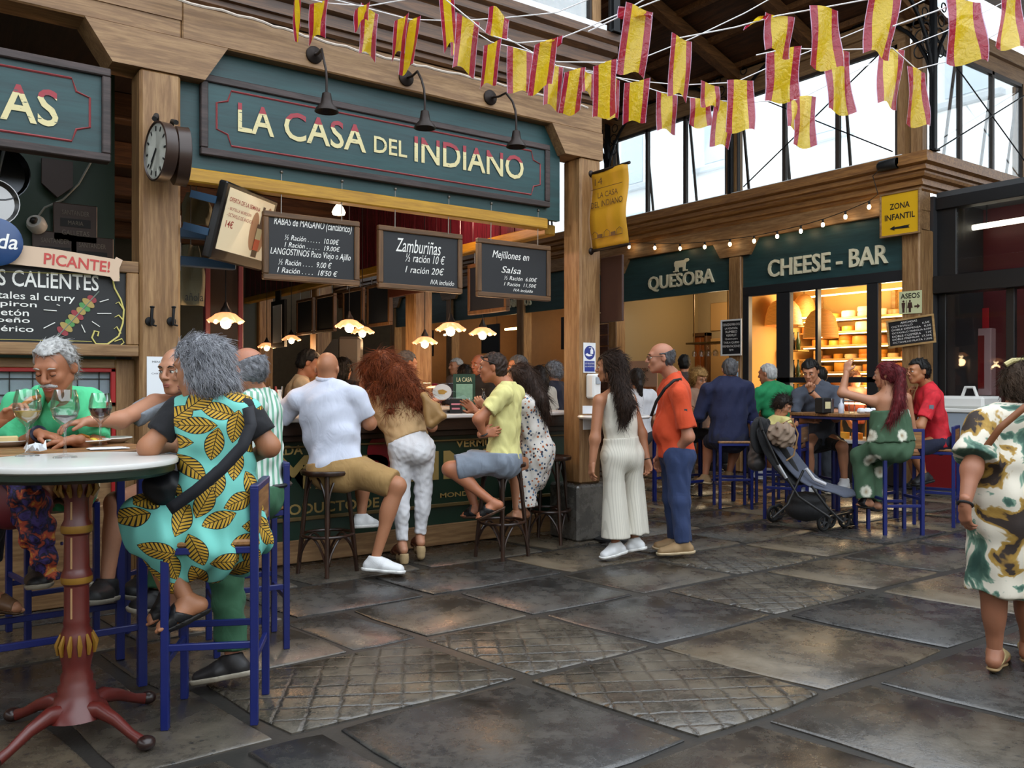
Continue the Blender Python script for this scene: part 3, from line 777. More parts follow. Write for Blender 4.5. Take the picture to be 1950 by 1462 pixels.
# clerestory over la casa
WINFRAME = M('window_dark_frame', '#2b2018', .5); SILL = M('white_sill', '#dfe6ea', .5)
def clerestory(n, along, const, a0, a1, z0, z1, bays, inward, frames=True):
    root = thing('window_%d' % n, None, None, kind='structure')
    def bx(name, s0, s1, t0, t1, za, zb, mat):
        m = MB()
        if along == 'x': m.box((s0, min(t0, t1), za), (s1, max(t0, t1), zb))
        else: m.box((min(t0, t1), s0, za), (max(t0, t1), s1, zb))
        return m.build(name, mat, root)
    c = const; i = inward
    bx('window_sill', a0, a1, c-.10*i, c+.14*i, z0-.10, z0, SILL)
    bx('window_head', a0, a1, c, c+.12*i, z1, z1+.22, OAKX if along == 'x' else OAKY)
    wb_ = (a1-a0)/bays
    for k in range(bays):
        s0 = a0+wb_*k; s1 = s0+wb_
        bx('jamb', s0, s0+.10, c-.02*i, c+.14*i, z0, z1, OAKZ); bx('jamb', s1-.10, s1, c-.02*i, c+.14*i, z0, z1, OAKZ)
        for q in range(3):
            p0 = s0+.10+(wb_-.2)*q/3; p1 = s0+.10+(wb_-.2)*(q+1)/3
            bx('window_frame', p0, p0+.04, c-.01*i, c+.05*i, z0, z1, WINFRAME); bx('window_frame', p1-.02, p1, c-.01*i, c+.05*i, z0, z1, WINFRAME)
            bx('window_frame', p0, p1, c-.01*i, c+.05*i, z1-.05, z1, WINFRAME)
            bx('pane', p0+.04, p1-.02, c+.012*i, c+.018*i, z0, z1-.05, GLASS)
            if q != 1:
                m = MB(); L = z1-z0-.08; a = .13
                zt = z1-.06
                for e in (p0+.05, p1-.08):
                    pts = [(e, zt), (e+.035, zt)]
                    if along == 'x': m.add([(e, c+.02*i, zt), (e+.035, c+.02*i, zt), (e+.035, c+.02*i+L*math.sin(a)*i, zt-L*math.cos(a)), (e, c+.02*i+L*math.sin(a)*i, zt-L*math.cos(a)), (e, c+.05*i, zt), (e+.035, c+.05*i, zt), (e+.035, c+.05*i+L*math.sin(a)*i, zt-L*math.cos(a)), (e, c+.05*i+L*math.sin(a)*i, zt-L*math.cos(a))], [(0, 1, 2, 3), (4, 5, 6, 7), (0, 1, 5, 4), (1, 2, 6, 5), (2, 3, 7, 6), (3, 0, 4, 7)])
                    else: m.add([(c+.02*i, e, zt), (c+.02*i, e+.035, zt), (c+.02*i+L*math.sin(a)*i, e+.035, zt-L*math.cos(a)), (c+.02*i+L*math.sin(a)*i, e, zt-L*math.cos(a)), (c+.05*i, e, zt), (c+.05*i, e+.035, zt), (c+.05*i+L*math.sin(a)*i, e+.035, zt-L*math.cos(a)), (c+.05*i+L*math.sin(a)*i, e, zt-L*math.cos(a))], [(0, 1, 2, 3), (4, 5, 6, 7), (0, 1, 5, 4), (1, 2, 6, 5), (2, 3, 7, 6), (3, 0, 4, 7)])
                m.build('open_sash', WINFRAME, root)
    return root
clerestory(1, 'x', 5.84, -3.3, 5.2, 4.62, 6.0, 3, 1)
# roof of the stall behind the front (dark ceiling inside), side fascias
DCEIL = wood('stall_ceiling_board', '#3a2a20', '#241812', 1, .5)
b = MB(); b.box((-4, 6.12, 3.74), (5.24, 14.3, 3.80)); struct('ceiling', b, DCEIL)
for i, yy in enumerate((7.4, 8.9, 10.4, 11.9, 13.3)):
    beam(20+i, (-4, yy, 3.52), (5.2, yy+.16, 3.74), DOAKX)
b = MB(); b.box((1.545, 5.975, 2.857), (4.845, 6.03, 3.70)); struct('wall_front', b, GREENB)
beam(10, (1.545, 5.955, 2.765), (4.70, 6.07, 2.862), YELLOWB)
# right flank of la casa (along the aisle)
fs = thing('wall_right', None, None, kind='structure')
for i in range(34):
    y0 = 6.12+i*.24; m = MB(); m.bbox((4.80, y0+.004, 2.84), (4.835, y0+.236, 3.74), .006); m.build('board', BURG, fs)
beam(11, (4.78, 6.1, 2.75), (4.9, 14.3, 2.845), YELLOWBY); beam(12, (5.0, 6.12, 3.68), (5.245, 14.3, 3.93), OAKY)
for i, yy in enumerate((9.0, 11.9, 14.3)): post(30+i, 5.0, 5.245, yy-.12, yy+.12, 3.68)
b = MB(); b.box((4.835, 6.2, 2.86), (4.86, 14.2, 3.68)); struct('trim_34', b, GREENY)
# ================================================================ left stall
b = MB(); b.box((-.9, 7.0, 0), (1.36, 7.06, 3.74)); struct('wall_left_stall', b, DGREEN)
b = MB(); b.box((1.38, 6.12, 0), (1.44, 14.3, 1.9)); struct('wall_partition', b, M('dark_wood_panel', '#241710', .5, var=.3))
b = MB(); b.box((-4, 14.3, 0), (5.2, 14.36, 3.74)); struct('wall_back', b, M('grey_green_panel', '#2c3531', .6, var=.35, vs=3))
# timber dado under the kebab board, red-trimmed leaded window
dd = thing('wall_dado', None, None, kind='structure')
for (x0, x1, z0, z1) in ((-4, -.62, 0, 1.56), (-.62, 1.17, 1.50, 1.56), (-.62, 1.17, 1.19, 1.26), (-.62, 1.17, 0, .62), (1.17, 1.29, 0, 1.56)):
    m = MB(); m.bbox((x0, 6.0, z0), (x1, 6.06, z1), .006); m.build('panel_rail', OAKX if x1-x0 > .3 else OAKZ, dd)
m = MB(); m.box((-.60, 6.02, .62), (1.16, 6.05, 1.19)); m.build('panel', OAKX, dd)
for (x0, x1, z0, z1) in ((-.62, 1.17, 1.26, 1.285), (-.62, 1.17, 1.475, 1.50), (-.62, -.59, 1.26, 1.5), (1.14, 1.17, 1.26, 1.5), (.55, 1.17, 1.13, 1.155), (1.145, 1.17, .62, 1.15), (-.62, .55, 1.13, 1.155)):
    m = MB(); m.bbox((x0, 5.985, z0), (x1, 6.02, z1), .004); m.build('red_trim', REDP, dd)
m = MB(); m.box((-.59, 6.03, 1.28), (1.14, 6.035, 1.48)); m.build('leaded_pane', M('leaded_glass', '#8a98a0', .15, var=.4, vs=4), dd)
LEAD = M('lead_came', '#1c1c1c', .5)
for k in range(14):
    m = MB(); x = -.55+k*.125; m.box((x, 6.02, 1.28), (x+.006, 6.034, 1.48)); m.build('lead_bar', LEAD, dd)
for z in (1.33, 1.43):
    m = MB(); m.box((-.59, 6.02, z), (1.14, 6.034, z+.006)); m.build('lead_bar', LEAD, dd)
# ================================================================ cheese side (x = 10.9)
XC = 10.9
CY_POSTS = [6.1, 9.02, 11.9, 14.8, 17.7, 20.6]
for i, yy in enumerate(CY_POSTS):
    post(40+i, XC, XC+(.40 if i == 0 else .24), yy-.125, yy+.125, 3.44)
    b = MB(); w0, w1 = .44, .29
    b.prism([(yy-(.13 if i == 0 else w1), 3.437), (yy+w1, 3.437), (yy+w0, 3.682), (yy-(.13 if i == 0 else w0), 3.682)], 'x', XC-.008, XC+.25); struct('trim_%d' % (50+i), b, OAKY)
beam(60, (XC-.005, 5.96, 3.68), (XC+.25, 24, 3.94), OAKY)
profc = [(XC-.01+ (y-5.86), z) for y, z in [(5.86, 3.93), (5.83, 3.97), (5.80, 3.98), (5.80, 4.03), (5.76, 4.05), (5.75, 4.12), (5.70, 4.16), (5.69, 4.20), (5.66, 4.22), (5.66, 4.40), (6.2, 4.40), (6.2, 3.93)]]
CP = [(0, 3.93), (.03, 3.955), (.03, 3.985), (.075, 3.995), (.075, 4.03), (.055, 4.035), (.055, 4.075), (.11, 4.095), (.125, 4.13), (.125, 4.155), (.17, 4.17), (.17, 4.20), (.15, 4.205), (.15, 4.235), (.21, 4.26), (.21, 4.29), (.19, 4.295), (.19, 4.40), (-.3, 4.40)]
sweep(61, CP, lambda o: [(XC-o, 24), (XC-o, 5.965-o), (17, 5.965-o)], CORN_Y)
clerestory(2, 'y', XC+.02, 6.18, 23.6, 4.44, 5.95, 6, 1); clerestory(3, 'x', 6.02, XC+.12, 17, 4.44, 5.95, 2, 1)
for i, (y0, y1) in enumerate(zip(CY_POSTS[:-1], CY_POSTS[1:])):
    b = MB(); b.box((XC+.06, y0+.125, 2.92), (XC+.11, y1-.125, 3.69)); struct('wall_sign_%d' % (i+1), b, GREENY)
# roof over the aisle: boards on purlins and rafters
rz = lambda x: 6.33+.355*(XC-x) if x > 8.0 else 6.33+.355*(XC-8.0)-.355*(8.0-x)
rb = MB()
for (xa, xb) in ((8.0, XC+.6), (5.0, 8.0)):
    rb.add([(xa, 5.9, rz(xa)+.12), (xb, 5.9, rz(xb)+.12), (xb, 25, rz(xb)+.12), (xa, 25, rz(xa)+.12), (xa, 5.9, rz(xa)+.17), (xb, 5.9, rz(xb)+.17), (xb, 25, rz(xb)+.17), (xa, 25, rz(xa)+.17)],
           [(0, 1, 2, 3), (4, 5, 6, 7), (0, 1, 5, 4), (1, 2, 6, 5), (2, 3, 7, 6), (3, 0, 4, 7)])
struct('ceiling_aisle', rb, ROOFW)
k = 0
for yy in [6.0+1.45*i for i in range(12)]:
    for (xa, xb) in ((8.0, XC+.3), (5.0, 8.0)):
        m = MB(); q = .16
        m.add([(xa, yy, rz(xa)-.12), (xb, yy, rz(xb)-.12), (xb, yy+q, rz(xb)-.12), (xa, yy+q, rz(xa)-.12), (xa, yy, rz(xa)+.06), (xb, yy, rz(xb)+.06), (xb, yy+q, rz(xb)+.06), (xa, yy+q, rz(xa)+.06)], [(0, 1, 2, 3), (4, 5, 6, 7), (0, 1, 5, 4), (1, 2, 6, 5), (2, 3, 7, 6), (3, 0, 4, 7)])
        struct('trim_%d' % (100+k), m, RAFT); k += 1
for xx in (5.6, 6.4, 7.2, 8.0, 8.75, 9.5, 10.2, 10.85):
    m = MB(); z = rz(xx); m.bbox((xx-.05, 5.92, z+.04), (xx+.05, 24.5, z+.13), .006); struct('trim_%d' % (100+k), m, RAFT); k += 1
beam(63, (XC-.02, 5.9, 6.17), (XC+.26, 24.3, 6.36), OAKY); beam(64, (5.0, 5.9, 5.9), (5.3, 24, 6.2), OAKY); beam(65, (-4, 5.86, 6.2), (5.3, 6.1, 6.45), OAKX)
beam(66, (XC, 5.95, 6.17), (17, 6.2, 6.36), OAKX)
b = MB(); b.box((3, 24, 0), (18, 24.1, 4.4)); struct('wall_far', b, M('far_plaster', '#6d5a40', .7, var=.3)); 
b = MB(); b.box((5.26, 14.4, 0), (5.3, 24, 6)); struct('wall_aisle_left', b, DOAKY)
# roof ring and hall walls; opening above the crossing added to let sky light in
HALLW = M('hall_plaster', '#b8a88c', .8, var=.15)
b = MB(); b.box((-9, -9, 0), (-8.8, 27, 4.6)); struct('wall_west', b, HALLW)
b = MB(); b.box((-9, -9.2, 0), (18, -9, 4.6)); struct('wall_south', b, HALLW)
b = MB(); b.box((17, -9, 0), (17.2, 27, 4.4)); struct('wall_east', b, HALLW)
b = MB(); b.box((-9, 5.9, 6.5), (5.1, 27, 6.6)); struct('ceiling_west', b, ROOFW)
b = MB(); b.box((9.5, -9, 6.9), (17.2, 6.0, 7.0)); struct('ceiling_east', b, ROOFW)
b = MB(); b.box((-9, -9, 6.9), (-3, 5.9, 7.0)); struct('ceiling_edge', b, ROOFW)
b = MB(); b.box((11.2, 6.2, 3.75), (17, 24, 3.8)); struct('ceiling_shops', b, DCEIL)
# steel columns with ring brackets, tie rods
def steel_post(label, x, y, z0, dirs):
    t = thing('steel_column', label, 'column', (x, y, z0))
    m = MB(); m.box((-.06, -.06, 0), (.06, .06, .02)); m.box((-.035, -.035, 0), (.035, .035, 2.3)); m.box((-.06, -.012, 0), (.06, .012, 2.3)); m.build('shaft', IRON, t)
    for dx, dy in dirs:
        br = MB(); pts = []
        for i in range(9):
            a = i/8*PI/2; pts.append((dx*(1.15-1.15*math.cos(a)), dy*(1.15-1.15*math.cos(a)), .75+1.25*math.sin(a)))
        br.tube(pts, .026, 6); ob = br.build('bracket', IRON, t, True)
        for i in range(4):
            r_ = .10-.014*i; cx_ = .06+.02*i+r_; mm = MB(); c_ = (dx*(.08+r_*.8+.015*i*i), dy*(.08+r_*.8+.015*i*i), 1.35+i*.19)
            mm.tube([(c_[0]+dx*r_*math.cos(q*PI/7), c_[1]+dy*r_*math.cos(q*PI/7), c_[2]+r_*math.sin(q*PI/7)) for q in range(14)], .009, 5, closed=True); mm.build('ring', IRON, ob, True)
    return t
steel_post('dark steel column with ring brackets on the cheese bar cornice corner', XC-.02, 5.78, 4.40, ((-1, 0), (0, 1), (1, 0)))
steel_post('dark steel column rising over the end post of the green sign stall', 5.27, 5.72, 4.55, ((1, 0),))
steel_post('dark steel column between two clerestory windows above the cheese counter', XC-.06, 9.05, 4.40, ((0, 1), (0, -1)))
steel_post('dark steel column on the cornice above the narrow brown board', XC-.06, 11.95, 4.40, ((0, 1), (0, -1)))
def rod(label, a, b):
    m = MB(); m.tube([a, b], .010, 6); tag(m.build('tie_rod', IRON, None, True), label, 'tie rod', 'steel cross ties before the windows')
rod('thin steel tie falling from the corner column across the cheese side window', (XC-.05, 6.3, 6.0), (XC-.05, 8.8, 4.5)); rod('thin steel tie rising from the corner column across the cheese side window', (XC-.085, 6.3, 4.5), (XC-.085, 8.3, 5.7))
rod('thin steel tie falling away over the black glazed porch', (XC+.3, 5.93, 6.0), (XC+3.4, 5.93, 4.5)); rod('thin steel tie rising over the black glazed porch', (XC+.3, 5.89, 4.5), (XC+3.4, 5.89, 6.0))
# neighbouring house seen through the glass
nb = thing('building', 'pale house across the street seen through the high windows', 'building', (24, 12, 0))
m = MB(); m.box((0, -16, 0), (5, 18, 16)); m.build('wall', M('pale_render', '#e9ebec', .8), nb)
for i in range(7):
    for j in range(4):
        m = MB(); m.box((-.04, -14+i*4.4, 3.4+j*3), (.06, -12.8+i*4.4, 5.2+j*3)); wn = m.build('window', M('far_window', '#ccd8e0', .3), nb)
        m = MB(); m.box((-.25, -14.4+i*4.4, 3.1+j*3), (0, -12.4+i*4.4, 3.25+j*3)); m.build('balcony', M('far_balcony', '#c6ccd0', .6), nb)
nb2 = thing('building', 'white house behind the clerestory above the green sign', 'building', (4, 27.5, 0))
m = MB(); m.box((-14, 0, 0), (12, 4, 14)); m.build('wall', MATS['pale_render'], nb2)
for i in range(6):
    m = MB(); m.box((-11+i*4, -.04, 6), (-9.8+i*4, .05, 8.2)); m.build('window', MATS['far_window'], nb2)
# ================================================================ glazed porch right of the cheese bar
pd = thing('door_1', None, None, kind='structure'); XP = 11.34
def pbox(name, y0, y1, z0, z1, mat, x0=XP, x1=XP+.08):
    m = MB(); m.bbox((x0, y0, z0), (x1, y1, z1), .006); return m.build(name, mat, pd)
pbox('door_frame', 1.0, 5.97, 3.72, 3.88, BLACKF, XP-.05, XP+.15); pbox('door_frame', 1.0, 5.97, 2.60, 2.83, BLACKF, XP-.12, XP+.2)
for y in (5.86, 5.0, 4.05, 3.0, 2.0): pbox('door_frame', y, y+.10, 0, 2.6, BLACKF)
pbox('door_frame', 5.72, 5.97, 2.8, 3.75, BLACKF); pbox('door_frame', 3.0, 3.08, 2.8, 3.75, BLACKF); pbox('door_frame', 1.0, 5.97, 0, .1, BLACKF)
for (y0, y1) in ((5.1, 5.86), (4.15, 5.0), (3.1, 4.05), (2.1, 3.0)): pbox('pane', y0, y1, .1, 2.6, GLASS, XP+.03, XP+.036)
for (y0, y1) in ((3.08, 5.72), (1.0, 3.0)): pbox('pane', y0, y1, 2.8, 3.75, GLASS, XP+.03, XP+.036)
b = MB(); b.box((12.6, 1, 0), (12.7, 6.0, 3.9)); struct('wall_porch', b, M('deep_red_wall', '#5a1016', .5, var=.15))
b = MB(); b.box((11.3, 1, 3.88), (17, 5.96, 3.95)); struct('ceiling_porch', b, M('porch_soffit', '#3a3c3e', .6))
b = MB(); b.box((11.24, 5.97, 0), (12.6, 6.03, 3.9)); struct('wall_porch_side', b, M('grey_post_panel', '#2a2a2c', .6))
# ================================================================ helpers for things modelled in world space
def wp(mb, name, mat, root, smooth=False):
    o = mb.build(name, mat, root, smooth)
    if root is not None and root.type == 'EMPTY': keep_world(o)
    return o
def fit_text(body, x0, x1, z0, z1, bold=.0, shear=0, keep=False, spacing=1.0, extrude=0):
    me = text_mesh(body, 1.0, shear, bold, extrude, align='LEFT', spacing=spacing)
    xs = [v.co.x for v in me.vertices]; ys = [v.co.y for v in me.vertices]
    if not xs: return me
    a, b, c, d = min(xs), max(xs), min(ys), max(ys); sx = (x1-x0)/(b-a); sy = (z1-z0)/(d-c)
    if keep: sx = sy = min(sx, sy)
    for v in me.vertices: v.co.x = x0+(v.co.x-a)*sx; v.co.y = z0+(v.co.y-c)*sy; v.co.z *= 1
    return me
def lettering(root, items, X, mat, name='lettering', per=False):
    """items: (text, x0, x1, z0, z1[, kwargs]) on the plane X, as one printed or cut lettering"""
    L = []
    for it in items:
        kw = it[5] if len(it) > 5 else {}
        L.append((fit_text(*it[:5], **kw), X, 0))
    if not per:
        o = wp(merge_meshes(name, L, mat), name, mat, root); o['kind'] = 'stuff'; return o
    for me, Xm, _ in L:
        n = len(me.vertices); par = list(range(n))
        def find(a):
            while par[a] != a: par[a] = par[par[a]]; a = par[a]
            return a
        for e in me.edges: par[find(e.vertices[0])] = find(e.vertices[1])
        comp = {}
        for pl_ in me.polygons: comp.setdefault(find(pl_.vertices[0]), []).append(tuple(pl_.vertices))
        for fs_ in comp.values():
            ids = sorted({i for f in fs_ for i in f}); mp = {v: i for i, v in enumerate(ids)}
            mb = MB(); mb.X = Xm; mb.add([me.vertices[i].co for i in ids], [tuple(mp[i] for i in f) for f in fs_]); wp(mb, 'letter', mat, root)
PY = lambda Y, x=0, z=0: plane_matrix((x, Y, z), (1, 0, 0), (0, 0, 1))
PX = lambda X, y=0, z=0: plane_matrix((X, y, z), (0, -1, 0), (0, 0, 1))
CHALK = M('chalk_white', '#e8e8e4', .9); CREAM = M('cream_paint', '#d9cfa0', .6); SLATE = M('slate_black', '#14171c', .55, var=.25, vs=5)
FRAMEW = wood('board_frame_wood', '#7a5634', '#543a20', 0, .55); FRAMEZ = wood('board_frame_wood_z', '#7a5634', '#543a20', 2, .55); SIGNFR = wood('weathered_sign_frame', '#4a3c3a', '#2e2422', 0, .6); REDLINE = M('faded_red_line', '#8c3a3c', .6)
def letter_mat(name, lo, hi, z):
    t = NT(name); sp = t.n('SeparateXYZ'); t.l(t.coords('Object'), sp.inputs[0]); nz = t.noise(t.coords(), 30, 3)
    f = t.math('GREATER_THAN', t.math('ADD', sp.outputs[2], t.math('MULTIPLY', nz, .02)), z); cr = t.noise(t.coords('Object', (8, 1, 60)), 2, 3)
    c = t.mix(f, srgb(lo), srgb(hi)); t.col(t.mix(t.math('GREATER_THAN', cr, .66), c, (.05, .08, .07))); t.set(Roughness=.6); return t.m
def notched(x0, x1, z0, z1, n, Y, r=.007):
    pts = [(x0+n, z0), (x1-n, z0), (x1-n*.75, z0+n*.75), (x1, z0+n), (x1, z1-n), (x1-n*.75, z1-n*.75), (x1-n, z1), (x0+n, z1), (x0+n*.75, z1-n*.75), (x0, z1-n), (x0, z0+n), (x0+n*.75, z0+n*.75)]
    m = MB(); m.tube([(x, Y, z) for x, z in pts], r, 4, closed=True); return m
def rect_frame(m, x0, x1, z0, z1, w, y0, y1):
    m.bbox((x0, y0, z1-w), (x1, y1, z1), .006); m.bbox((x0, y0, z0), (x1, y1, z0+w), .006); m.bbox((x0, y0, z0+w), (x0+w, y1, z1-w), .006); m.bbox((x1-w, y0, z0+w), (x1, y1, z1-w), .006)
def frame_parts(root, x0, x1, z0, z1, w, y0, y1, mx, mz):
    for lo, hi, mt in (((x0, y0, z1-w), (x1, y1, z1), mx), ((x0, y0, z0), (x1, y1, z0+w), mx), ((x0, y0, z0+w), (x0+w, y1, z1-w), mz), ((x1-w, y0, z0+w), (x1, y1, z1-w), mz)):
        m = MB(); m.bbox(lo, hi, .006); wp(m, 'frame_rail', mt, root)
# ---- the long green sign
sg = thing('shop_sign', 'long green framed sign reading LA CASA DEL INDIANO with red line border', 'sign', (3.2, 5.96, 2.95))
m = MB(); m.box((1.70, 5.945, 2.965), (4.69, 5.978, 3.495)); wp(m, 'sign_board', GREENB, sg)
frame_parts(sg, 1.69, 4.70, 2.955, 3.504, .05, 5.925, 5.975, SIGNFR, SIGNFR)
wp(notched(1.80, 4.60, 3.045, 3.425, .10, 5.943), 'red_border', REDLINE, sg)
LX = lambda px, py=275: onY(px, py, 5.94).x
def word(t, a, b, z0, z1): return (t, LX(a), LX(b), z0, z1, dict(bold=.012))
lettering(sg, [word('LA', 453, 522, 3.155, 3.355), word('CASA', 541, 697, 3.155, 3.36), word('DEL', 712, 775, 3.175, 3.30), word('INDIANO', 789, 997, 3.155, 3.36)], PY(5.938), letter_mat('sign_letter_paint', '#cfc493', '#94303a', 3.315), per=True)
# ---- the sign ending in AS
sa = thing('shop_sign', 'green framed sign ending in the letters AS beside the clock post', 'sign', (.4, 5.75, 2.77))
m = MB(); m.box((-2.2, 5.77, 2.79), (1.08, 5.82, 3.33)); wp(m, 'sign_board', GREENB, sa)
frame_parts(sa, -2.21, 1.095, 2.77, 3.345, .05, 5.74, 5.84, SIGNFR, SIGNFR)
wp(notched(-2.1, .98, 2.87, 3.25, .10, 5.767), 'red_border', REDLINE, sa)
L2 = lambda px: onY(px, 210, 5.765).x
lettering(sa, [('TAPAS'[-2:], L2(0), L2(111), 2.935, 3.155, dict(bold=.012))], PY(5.762), letter_mat('sign_letter_paint_b', '#cfc493', '#94303a', 3.115), per=True)
# ---- goose-neck lamps
BRONZE = M('dark_bronze', '#2a2320', .45, .7)
for i, (dx, dy, lx, ly) in enumerate(((598, 105, 622, 192), (773, 149, 809, 225), (933, 186, 983, 262))):
    a = onY(dx, dy, 5.87); q = onY(lx, ly, 5.50)
    t = thing('gooseneck_lamp', ('dark gooseneck lamp bending over the letters CASA', 'dark gooseneck lamp bending over the start of INDIANO', 'dark gooseneck lamp over the end of the word INDIANO')[i], 'lamp', a, 0, 'lamps over the long green sign')
    m = MB(); m.X = Matrix.Translation(a) @ Matrix.Rotation(PI/2, 4, 'X'); m.lathe([(.062, -.002), (.062, .012), (.05, .022), (.02, .03), (.012, .04)], 20); wp(m, 'wall_plate', BRONZE, t, True)
    top = q.z+.42
    m = MB(); m.tube([a, a.lerp(q, .35)+Vector((0, 0, .12)), a.lerp(q, .62)+Vector((0, 0, .235)), Vector((q.x, q.y+.05, top-.12)), Vector((q.x, q.y+.012, top-.2)), q+Vector((0, 0, .14)), q+Vector((0, 0, .04))], .009, 8); wp(m, 'arm', BRONZE, t, True)
    m = MB(); m.lathe([(.012, .06), (.03, .05), (.036, .01), (.042, -.02), (.075, -.055), (.082, -.075), (.078, -.075), (.04, -.03), (.0, -.02)], 20, q); wp(m, 'shade', BRONZE, t, True)
# ---- hanging menu boards
CHAIN = M('chain_metal', '#8a8680', .4, .8)
HAND = dict(shear=.28)
def menu_board(label, x0, x1, z0, z1, items, hooks, Y=6.0, group='menu boards hung over the bar'):
    t = thing('menu_board', label, 'menu board', ((x0+x1)/2, Y, z0), 0, group)
    m = MB(); m.box((x0+.03, Y-.006, z0+.03), (x1-.03, Y+.012, z1-.03)); wp(m, 'slate', SLATE, t)
    frame_parts(t, x0, x1, z0, z1, .042, Y-.022, Y+.022, FRAMEW, FRAMEZ)
    if items: lettering(t, items, PY(Y-.0075), CHALK, 'chalk_writing')
    for hx in hooks:
        m = MB(); m.tube([(hx, Y-.02, z1-.01), (hx, Y-.025, 2.92)], .004, 5); wp(m, 'hanging_chain', CHAIN, t, True)
        m = MB(); m.ball((hx, Y-.03, 2.925), .012, 8, 6); wp(m, 'hook', CHAIN, t, True)
    return t
def bx(px, Y=5.99): return onY(px, 480, Y).x
def bz(px, py, Y=5.99): return onY(px, py, Y).z
def wr(t, p0, q0, p1, q1, **k): 
    """writing between pixel (p0, top q0) and (p1, bottom q1)"""
    q0 -= 5; q1 -= 5.5; mid = (q0+q1)/2; pm = (p0+p1)/2; h = abs(bz(pm, q0)-bz(pm, q1))*.86; zc = bz(pm, mid)
    return (t, bx(p0), bx(p1), zc-h/2, zc+h/2, dict(HAND, **k))
def rows(lst): return [wr(*r) for r in lst]
menu_board('chalk menu board listing RABAS and LANGOSTINOS beside the tilted television', 2.14, 2.89, 2.147, 2.638,
  rows([('RABAS de MAGANO (cantábrico)', 522, 424, 670, 446), ('½ Ración . . . . .  10.00€', 542, 455, 646, 468), ('1 Ración . . . . .  19.00€', 542, 469, 648, 481), ('LANGOSTINOS Paco Viejo o Ajillo', 515, 481, 668, 500),
        ('½ Ración . . . .  9.00 €', 530, 500, 632, 514), ('1 Ración . . . .  18\'50 €', 528, 516, 643, 529)]), (2.27, 2.74))
menu_board('chalk menu board reading Zamburiñas between two other boards', 3.05, 3.82, 2.145, 2.634,
  rows([('Zamburiñas', 754, 460, 840, 490), ('½ ración 10 €', 772, 488, 848, 508), ('1 ración 20€', 772, 512, 846, 528), ('IVA incluído', 820, 538, 865, 549)]), (3.19, 3.68))
menu_board('chalk menu board reading Mejillones en Salsa at the end of the row', 3.97, 4.75, 2.135, 2.626,
  rows([('Mejillones en', 938, 483, 1008, 505), ('Salsa', 955, 512, 992, 527), ('½ Ración  6.00€', 960, 531, 1023, 541), ('1 Ración  11,50€', 960, 543, 1022, 553), ('IVA incluído', 978, 555, 1015, 562)]), (4.1, 4.6))
for i, (y0, y1) in enumerate(((6.77, 7.46), (9.18, 9.79), (9.92, 10.5), (10.78, 11.4), (11.5, 12.1))):
    t = thing('menu_board', ('blank back of a menu board just behind the Mejillones board', 'blank dark board on the aisle side behind the Zamburiñas board', 'blank dark board above the grey till panel', 'blank dark board beside the burgundy strip', 'blank dark board next to the white poster')[i], 'menu board', (4.84, (y0+y1)/2, 2.11), 0, 'blank boards along the aisle side')
    m = MB(); m.box((4.83, y0+.03, 2.14), (4.86, y1-.03, 2.6)); wp(m, 'slate', M('blank_slate', '#1a1f28', .45), t)
    for lo, hi in (((4.82, y0, 2.59), (4.87, y1, 2.63)), ((4.82, y0, 2.11), (4.87, y1, 2.15)), ((4.82, y0, 2.15), (4.87, y0+.04, 2.59)), ((4.82, y1-.04, 2.15), (4.87, y1, 2.59))):
        m = MB(); m.bbox(lo, hi, .005); wp(m, 'frame_rail', FRAMEZ, t)
    for yy in (y0+.1, y1-.1):
        m = MB(); m.tube([(4.845, yy, 2.62), (4.845, yy, 2.8)], .004, 5); wp(m, 'hanging_chain', CHAIN, t, True)
